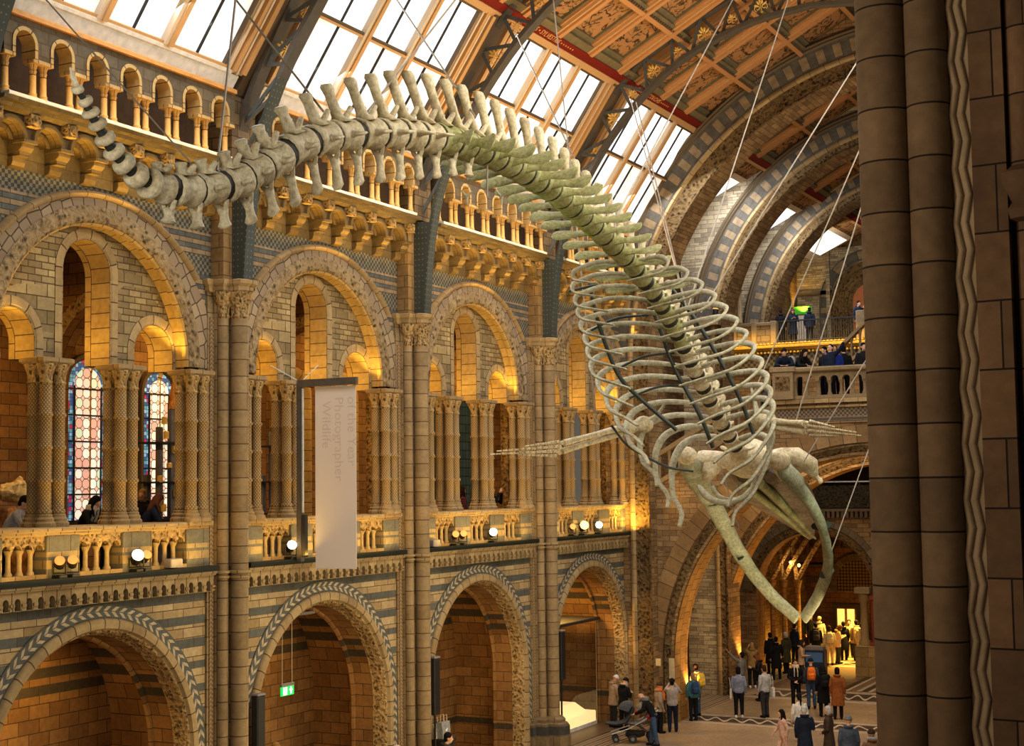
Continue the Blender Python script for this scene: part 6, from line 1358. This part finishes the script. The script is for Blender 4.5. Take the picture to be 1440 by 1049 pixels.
# spotlights on the gallery ledge
def spotlamp(loc, to, lens, label, r=.16, L=.34, big=True):
    loc = V(loc); d = (V(to) - loc).normalized(); t = thing('spotlight', loc, label, 'spotlight', 'spotlights on the gallery ledge'); c = loc + V((0, 0, .26 if big else .2))
    build('lamp_body', MB().tube([c - d * L * .6, c - d * L * .45, c + d * L * .3, c + d * L * .5], [r * .55, r * .8, r * .9, r], 16), 'black', t, 40)
    build('lens', MB().tube([c + d * (L * .5), c + d * (L * .5 + .012)], r * .93, 16), lens, t); s = d.cross(V((0, 0, 1))).normalized()
    build('yoke', MB().tube([c + s * r * 1.1, c + s * r * 1.1 - V((0, 0, .18)), c - s * r * 1.1 - V((0, 0, .18)), c - s * r * 1.1], .018, 6), 'black', t); build('foot', MB().bbox(loc.x - .1, loc.x + .1, loc.y - .1, loc.y + .1, loc.z, loc.z + .05, .01), 'black', t); return t
LZ = 6.46
for px, py, to, lens, r, l in ((84, 803, (8, 12, 13), 'lampo', .10, 'left of a pair of small orange spotlights in the leftmost bay'), (102, 802, (8, 13, 13), 'lampo', .10, 'right of a pair of small orange spotlights in the leftmost bay'), (192, 788, (9, 16, 12), 'lampw', .125, 'large white spotlight in the leftmost gallery bay'), (204, 793, (8, 19, 12), 'lampo', .10, 'small red-orange spotlight tucked behind the large white one'),
        (409, 773, (9, 20, 12), 'lampw', .115, 'white spotlight between the first pier and the banner'), (640, 757, (8, 26, 12), 'lampo', .10, 'left of a pair of small spotlights right of the banner'), (651, 756, (8, 27, 12), 'lampo', .10, 'right of a pair of small spotlights right of the banner'), (693, 748, (10, 24, 11), 'lampgreen', .12, 'dazzling pale green spotlight right of the banner'), (805, 744, (9, 30, 11), 'lampo', .10, 'small dark spotlight in the bay beside the end wall'), (820, 742, (9, 33, 11), 'lampy', .15, 'broad yellow lamp in the bay beside the end wall'), (842, 740, (11, 26, 11), 'lampgreen', .12, 'dazzling pale green spotlight beside the end wall')):
    q = on(0, px, py + 8, .21); spotlamp((.21, q.y, LZ), to, lens, l, r, r * 2.2)
for px, py, l in ((184, 796, 'pale floodlight box on the ledge of the leftmost bay'), (610, 742, 'flat panel lamp just right of the second pier'), ):
    q = on(0, px + 60 if px < 300 else px, py, .2); t = thing('flood_lamp', (.2, q.y, LZ), l, 'lamp'); build('casing', MB().bbox(.1, .3, q.y - .18, q.y + .18, LZ + .02, LZ + .2, .02), 'greyc', t); build('foot', MB().box(.15, .25, q.y - .05, q.y + .05, LZ, LZ + .02), 'black', t)
spotlamp((-.35, 60.6, 16.42), (0, 62, 20), 'lampy', 'black spotlight on the short stone column of the second floor', .12, .3)
spotlamp((.9, 54.1, 14.36), (1, 55, 20), 'lampy', 'black spotlight on the ledge left of the second cross arch', .12, .3)
t = thing('lamp_shelf', (.9, 54.1, 14.3), 'small stone bracket under the left upper spotlight', 'bracket'); build('bracket_block', MB().bbox(.3, 1.05, 53.9, 54.42, 14.16, 14.355, .02), 'trimd', t)
for x, y, l in ((-.1, 66.2, 'left of two bright bulbs in the entrance vault'), (.95, 64.0, 'right of two bright bulbs in the entrance vault')):
    t = thing('ceiling_bulb', (x, y, 4.4), l, 'lamp'); build('bulb', MB().ball((x, y, 4.42), .075, n=12, m=8), 'lampy', t); build('hanger', MB().tube([(x, y, 4.48), (x, y, 6.6)], .012, 5), 'black', t)
# stained and clear windows of the gallery
def win(n, y0, y1, z0, z1, x, mats):
    w = struct('window_%d' % n); c = (y0 + y1) / 2; r = (y1 - y0) / 2
    struct('stone_surround', MB().arch([(.16, x), (.14, x + .08), (.05, x + .08), (.0, x)], r, (c, z1 - r), z0, 16, vnorm=False), 'wooddark', parent=w)
    struct('border_pane', MB().poly([(y0, z0), (y1, z0)] + arcpts(c, z1 - r, r, 0, pi, 14), None, 'x', x + .01), mats[1], parent=w)
    struct('centre_pane', MB().poly([(y0 + .19, z0 + .03), (y1 - .19, z0 + .03)] + arcpts(c, z1 - r, r - .19, 0, pi, 14), None, 'x', x + .03), mats[0], parent=w)
    b = MB()
    for s in (-1, 1): b.box(x + .02, x + .05, c + s * (r - .19) - .02, c + s * (r - .19) + .02, z0, z1 - r)
    k = 0
    z = z0
    while z < z1 - r + .1: b.box(x + .02, x + .055, y0, y1, z - .018, z + .018); z += .62
    struct('lead_bars', b, 'black', parent=w)
win(15, 25.72, 26.98, 7.35, 11.15, -4.9, ('stain', 'stainb')); win(16, 28.3, 29.4, 7.35, 11.0, -4.9, ('stain', 'stainb'))
# gallery exhibits
t = thing('rock_specimen', (-1.9, 19.6, 7.2), 'rough golden rock on a glass box at the left end of the gallery', 'rock')
q = on(0, 20, 692, -1.9); b = MB(); b.ball(q, .30, .42, .17, 18, 12); b.ball(q + V((0, .1, .1)), .2, .26, .14, 14, 9); b.v = [tuple(V(p) + V((mnoise.noise(V(p) * 6.), mnoise.noise(V(p) * 6. + V((9, 3, 1))), mnoise.noise(V(p) * 6. + V((2, 7, 5))))) * .13) for p in b.v]; build('rock', b, 'rockm', t, 30)
M['rockm'] = plain('golden rock', (.50, .36, .16), .8, .2, 0., .5, 9.)
t = thing('glass_plinth', (-1.9, q.y, 6.2), 'glass box plinth with an orange specimen under the rough rock', 'plinth'); build('glass_box', MB().box(-2.25, -1.55, q.y - .42, q.y + .42, 6.26, q.z - .17), 'glass', t); build('orange_block', MB().bbox(-2.1, -1.7, q.y - .3, q.y + .25, 6.3, q.z - .3, .05), 'rocko', t); build('base', MB().box(-2.25, -1.55, q.y - .42, q.y + .42, 6.21, 6.26), 'matt', t)
M['rocko'] = plain('orange mineral', (.55, .24, .06), .6, .2, 0., .5, 7.)
def tower(px, py, x, label):
    q = on(0, px, 690, x); t = thing('tower_exhibit', (x, q.y, 6.2), label, 'exhibit', 'tall tower exhibits in the gallery'); rr = random.Random(px)
    for k in range(4): dx, dy = (k % 2) * .35 - .18, (k // 2) * .4 - .2; build('grey_column', MB().bbox(x + dx - .06, x + dx + .06, q.y + dy - .07, q.y + dy + .07, 6.2, 8.4 + .55 * k, .01), 'towerg', t)
    for z in (7.4, 8.2, 9.1): build('shelf', MB().box(x - .3, x + .3, q.y - .35, q.y + .35, z, z + .04), 'matt', t)
    for k in range(9): z = 6.9 + .33 * k; dy = rr.uniform(-.3, .3); build('gilded_piece', MB().bbox(x + .22, x + .32, q.y + dy - .06, q.y + dy + .06, z, z + rr.uniform(.1, .28), .02), 'gold', t)
    b = MB(); b.loft([[V((x + .2, q.y + .2 + sx * w, z)) for sx, w in ((-1, w), (1, w))] + [V((x + .26, q.y + .2 + w, z)), V((x + .26, q.y + .2 - w, z))] for w, z in ((.12, 9.9), (.10, 10.2), (.01, 10.55))]); build('orange_flag', b, 'rocko', t)
tower(224, 640, -2.6, 'grey and gold tower of small shelves seen left of the first pier'); tower(384, 640, -2.6, 'grey and gold tower of small shelves with an orange tip right of the first pier')
M['towerg'] = plain('grey tower metal', (.17, .17, .18), .5)
# sign, donation box, suitcase, green notice, plaques
q = on(1, 1128, 436, 72.9); t = thing('notice_sign', (q.x, 72.9, 15.2), 'white notice with a bright green header on the far upper wall', 'sign'); build('green_header', MB().box(q.x - .45, q.x + .5, 72.85, 72.9, 16.55, 16.95), 'signg', t); build('white_sheet', MB().box(q.x - .38, q.x + .35, 72.86, 72.9, 14.9, 16.5), 'white', t); build('stand', MB().bar((q.x, 72.9, 13.95), (q.x, 72.9, 15.2), .06, .06), 'black', t)
M['signg'] = plain('bright green header', (.09, .42, .05), .5, emit=.25)
x, y = floor_at(1067, 905, .3); t = thing('totem_sign', (x, y, 0), 'cream totem sign on a wooden post with a dark red top, left of the crowd', 'sign'); build('post', MB().bbox(x - .10, x + .10, y - .06, y + .06, 0, 1.25, .01), 'wood', t); build('panel', MB().bbox(x - .15, x + .15, y - .09, y - .05, 1.25, 2.1, .01), 'cream', t); b = MB(); b.ball((x, y - .05, 2.35), .10, .07, .22, 12, 8); b.ball((x, y - .05, 2.62), .06, n=10, m=7); build('dark_red_figure', b, 'redfig', t, 60)
M['cream'] = plain('cream sign panel', (.52, .42, .26), .6); M['redfig'] = plain('dark red figure', (.06, .012, .012), .6)
x, y = floor_at(1147, 915, 1.0); t = thing('donation_box', (x, y, 0), 'dark blue donation box in the middle of the entrance crowd', 'box'); build('cabinet', MB().bbox(x - .42, x + .42, y - .25, y + .25, 0, 1.05, .02), 'dbox', t); build('screen', MB().box(x - .36, x + .36, y - .262, y - .25, .55, .95), 'dscreen', t); build('top_glass', MB().bbox(x - .38, x + .38, y - .22, y + .22, 1.05, 1.2, .02), 'greyc', t)
M['dbox'] = plain('dark blue cabinet', (.03, .045, .075), .5); M['dscreen'] = plain('blue lit panel', (.06, .11, .18), .4, emit=.2)
x, y = floor_at(1086, 925, .3); t = thing('suitcase', (x, y, 0), 'black wheeled suitcase beside the walking dark figure', 'suitcase'); build('shell', MB().bbox(x - .2, x + .2, y - .13, y + .13, .06, .62, .04), 'black', t); build('handle', MB().tube([(x - .1, y, .62), (x - .1, y, 1.0), (x + .1, y, 1.0), (x + .1, y, .62)], .012, 6), 'palegrey', t)
for s in (-1, 1): build('wheel', MB().tube([(x + s * .15, y - .03, .04), (x + s * .15, y + .03, .04)], .04, 10), 'black', t)
for (px, py), Y, sz, l in (((926, 931), W1 - .01, (.09, .12), 'small pale plaque on the dark jamb of the first arch'), ((945, 940), 47.29, (.10, .34), 'narrow cream notice on the lit jamb of the first arch')):
    q = on(1, px, py, Y); t = thing('wall_plaque', (q.x, Y, q.z), l, 'plaque'); build('plate', MB().bbox(q.x - sz[0], q.x + sz[0], Y - .03, Y, q.z - sz[1], q.z + sz[1], .005), 'cream', t)
# curved tusk fixed to the wall in the first arch
t = thing('curved_tusk', (-.6, 54.2, 3.0), 'dark curved tusk fixed high on the brown wall inside the first arch', 'tusk')
q = [on(1, *p, 54.2) for p in ((944, 872), (953, 871), (962, 868), (970, 862), (975, 855))]; build('tusk', MB().tube([V(p) + V((0, 0, 0)) for p in curve(q, 16)], [.13 - .1 * k / 16 for k in range(17)], 10), 'bonek', t, 60); build('bracket', MB().bar(q[0] + V((-.2, 0, .1)), q[0] + V((.15, 0, .35)), .08, .08), 'black', t); build('bracket', MB().bar(q[1], q[1] + V((0, .25, 0)), .05, .05), 'black', t)
M['bonek'] = plain('dark brown tusk', (.055, .04, .028), .5)
# double pushchair
x, y = floor_at(893, 1018, .55); t = thing('pushchair', (x, y, 0), 'double pushchair with grey hoods and a red toy bar, pushed by the bald person', 'pushchair'); A = Matrix.Rotation(math.radians(117), 3, 'Z')
def pq(f, s, z): return V((x, y, 0)) + A @ V((s, f, z))
for s in (-.27, .27):
    build('frame_tube', MB().tube([pq(.75, s, .28), pq(.2, s, .45), pq(-.35, s, .75), pq(-.72, s, 1.02)], .017, 8), 'palegrey', t); build('frame_tube', MB().tube([pq(-.55, s, .14), pq(-.1, s, .52), pq(.3, s, .62)], .015, 8), 'black', t)
build('handle', MB().tube([pq(-.72, -.27, 1.02), pq(-.74, 0, 1.03), pq(-.72, .27, 1.02)], .022, 8), 'black', t)
for f, s, r in ((.62, -.2, .11), (.62, .2, .11), (.1, -.3, .13), (.1, .3, .13), (-.5, -.3, .15), (-.5, .3, .15)):
    ww = build('wheel', MB().tube([pq(f, s - .025, r), pq(f, s + .025, r)], r, 18), 'black', t, 40); build('hub', MB().tube([pq(f, s - .03, r), pq(f, s + .03, r)], r * .45, 12), 'greyc', ww, 40)
def seat(f, z, hood, pad):
    b = MB(); b.tube([pq(f + .62, 0, z - .02), pq(f + .3, 0, z - .05), pq(f, 0, z + .02), pq(f - .18, 0, z + .26), pq(f - .25, 0, z + .45)], [.14, .19, .21, .21, .17], 12, True, .35, up=(0, 0, 1)); build('seat_pad', b, cloth(pad), t, 60)
    b = MB()
    rings = []
    for k in range(9):
        a = pi * (.08 + .62 * k / 8); c = pq(f - .08, 0, z + .34); rings.append([c + A @ V((.24 * cos(u), .36 * cos(a) * sin(u) * .9, .36 * sin(a) * sin(u) * .9)) for u in [pi * j / 12 for j in range(13)]])
    b.loft(rings, False, False); build('hood', b, cloth(hood), t, 60)
seat(.30, .62, (.075, .08, .09), (.06, .065, .075)); seat(-.28, .62, (.20, .185, .18), (.22, .20, .19))
build('red_toy', MB().ball(pq(-.05, -.22, .92), .075, n=12, m=8), cloth((.5, .02, .02)), t, 60); build('red_toy', MB().ball(pq(-.42, -.26, .78), .07, n=12, m=8), cloth((.5, .02, .02)), t, 60); build('basket', MB().bbox(x - .25, x + .25, y - .25, y + .25, .18, .34, .05), 'black', t)
for me, mt in PEND: me.materials.append(M[mt])
# ------------------------------------------------------------------ light
def area(name, loc, size, energy, col, to=None, rot=None, sy=None, spread=None):
    l = D.lights.new(name, 'AREA'); l.energy = energy; l.color = col; l.shape = 'RECTANGLE'; l.size = size; l.size_y = sy or size
    if spread: l.spread = spread
    o = D.objects.new(name, l); COL.objects.link(o); o.location = loc
    if to is not None: o.rotation_euler = (V(to) - V(loc)).to_track_quat('-Z', 'Y').to_euler()
    return o
def point(name, loc, energy, col, r=.1):
    l = D.lights.new(name, 'POINT'); l.energy = energy; l.color = col; l.shadow_soft_size = r; o = D.objects.new(name, l); COL.objects.link(o); o.location = loc; return o
def spot(name, loc, to, energy, col, ang, blend=.5, r=.05):
    l = D.lights.new(name, 'SPOT'); l.energy = energy; l.color = col; l.spot_size = ang; l.spot_blend = blend; l.shadow_soft_size = r
    o = D.objects.new(name, l); COL.objects.link(o); o.location = loc; o.rotation_euler = (V(to) - V(loc)).to_track_quat('-Z', 'Y').to_euler(); return o
AMB = (1., .60, .12); WARM = (1., .76, .42); DAY = (.94, .95, 1.)
for y in BAYS:
    # lamps on the ledge washing the balustrade and columns
    area('ledge_wash', (.62, y, 6.55), 5.6, 42, AMB, (-.5, y, 8.6), sy=.12)
    # gold lamps hidden on the capitals throwing light up the soffits
    for dy in (-2.45, 2.45): spot('soffit_lamp', (-.12, y + dy, 10.62), (-.17, y + dy * .72, 13.), 95, AMB, 1.5, .8)
    area('soffit_strip', (-.2, y, 10.62), 4.6, 16, AMB, (-.2, y, 13), sy=.15)
    for c in (-1.93, 0, 1.93): point('arch_lamp', (-.75, y + c, 10.75), 13, AMB, .12)
    area('gallery_lamp', (-2.8, y, 12.8), 2.2, 120, (1., .58, .17), (-3.2, y, 6), sy=2.2)
    # strip under the great corbels and in front of the upper arcade
    area('corbel_lamp', (.66, y, 13.1), 6.2, 46, AMB, (.36, y, 14.4), sy=.06, spread=1.3)
    area('arcade_lamp', (1.05, y, 15.1), 6.2, 24, (1., .48, .07), (.4, y, 15.75), sy=.1)
    area('recess_fill', (.2, y, 15.1), 6.2, 1.5, (1., .8, .6), (-.1, y, 16.), sy=.1)  # weak unseen light added to lift the black behind the arches
    area('alcove_lamp', (-1.7, y, 5.0), 1.8, (60, 50, 62, 260)[BAYS.index(y)], (1., .60, .17), (-2.2, y, 0), sy=1.2)
    # daylight falling from the skylights of both slopes
    area('daylight', (2.4, y, 18.1), 5., 330, DAY, (7., y, 8.), sy=3.6); area('daylight', (15.2, y, 18.1), 5., 270, DAY, (7., y, 10.), sy=3.6)
for y in (51.5, 59.): area('daylight', (2.6, y, 18.3), 5., 300, DAY, (6., y + 4, 12.), sy=3.4)
area('hall_fill', (14., 26., 15.), 18., 640, (1., .85, .57), (0., 30., 8.), sy=10.)
area('arcade_fill', (9., 30., 3.2), 16., 620, (1., .79, .47), (0., 31., 3.5), sy=3.)
area('ceiling_wash', (8.9, 34., 13.), 12., 700, (1., .72, .40), (7.5, 37, 24), sy=5.)
area('whale_fill', (12.5, 5., 10.5), 4., 380, (1., .93, .80), (8.85, 17., 12.5), sy=4.); area('pier_fill', (14.6, 3.2, 9.), 2.5, 120, (1., .80, .62), (17.9, 10.3, 8.3), sy=4.)
for y0, tgt, e in ((24.1, (8.85, 24., 12.8), 500), (36.3, (8.85, 26.5, 12.4), 700), (43.9, (8.85, 28.5, 11.4), 650)): spot('green_spot', (.7, y0, 6.9), tgt, e, (.62, 1., .22), .36, .8, .12)
spot('jaw_fill', (15., 30., 6.9), (9., 36., 7.), 650, (.92, 1., .72), .5, .8, .2); spot('rib_fill', (14.5, 24., 12.), (8.85, 31., 10.3), 500, (1., .97, .84), .6, .8, .3)  # lights added on the camera side to brighten jaw and ribs
spot('arch_uplight', (1.6, 48.6, 1.0), (2.2, 48.3, 8.), 520, (1., .55, .16), 1.6, .6); spot('arch_uplight', (1.3, 55.6, 1.0), (2.2, 55.6, 7.5), 520, (1., .5, .12), 1.6, .6)
area('lobby_lamp', (3.2, 67.5, 5.8), 1.6, 900, (1., .62, .13), (3.0, 67.2, 0), sy=2.5, spread=1.7)
point('lobby_bulb', (-.1, 66.2, 4.3), 22, (1., .62, .25)); point('lobby_bulb', (.95, 64., 4.3), 30, (1., .62, .25))
area('stair_lamp', (8., 51., 9.0), 4., 120, (1., .6, .22), (8., 56, 6.), sy=2.)
area('floor_fill', (7., 50., 9.), 8., 430, (1., .72, .42), (6., 54., 0), sy=6.)
spot('gallery_uplight', (-1.0, 72.6, 16.6), (-1.6, 73.5, 18.5), 160, (1., .6, .12), 1.6, .7)
area('gallery_fill', (2., 66., 18.), 4., 150, (1., .86, .68), (1., 73., 16.), sy=3.)
area('gilt_lamp', (3., 59.9, 14.2), 8., 60, AMB, (3., 60.5, 13.7), sy=.1)
spot('porch_fill', (1.75, 49.2, .5), (1.2, 54.8, 4.), 420, (1., .58, .2), 1.5, .8)  # added light that warms the lower bricks of the second cross wall
area('end_wall_wash', (.6, 46.2, 6.6), .6, 40, AMB, (.4, 46.8, 9.5), sy=.3)
w = D.worlds.new('world'); SC.world = w; w.use_nodes = True
w.node_tree.nodes['Background'].inputs[0].default_value = (1., .88, .70, 1); w.node_tree.nodes['Background'].inputs[1].default_value = .10
SC.view_settings.view_transform = 'Standard'; SC.view_settings.look = 'Medium High Contrast'; SC.view_settings.exposure = .2
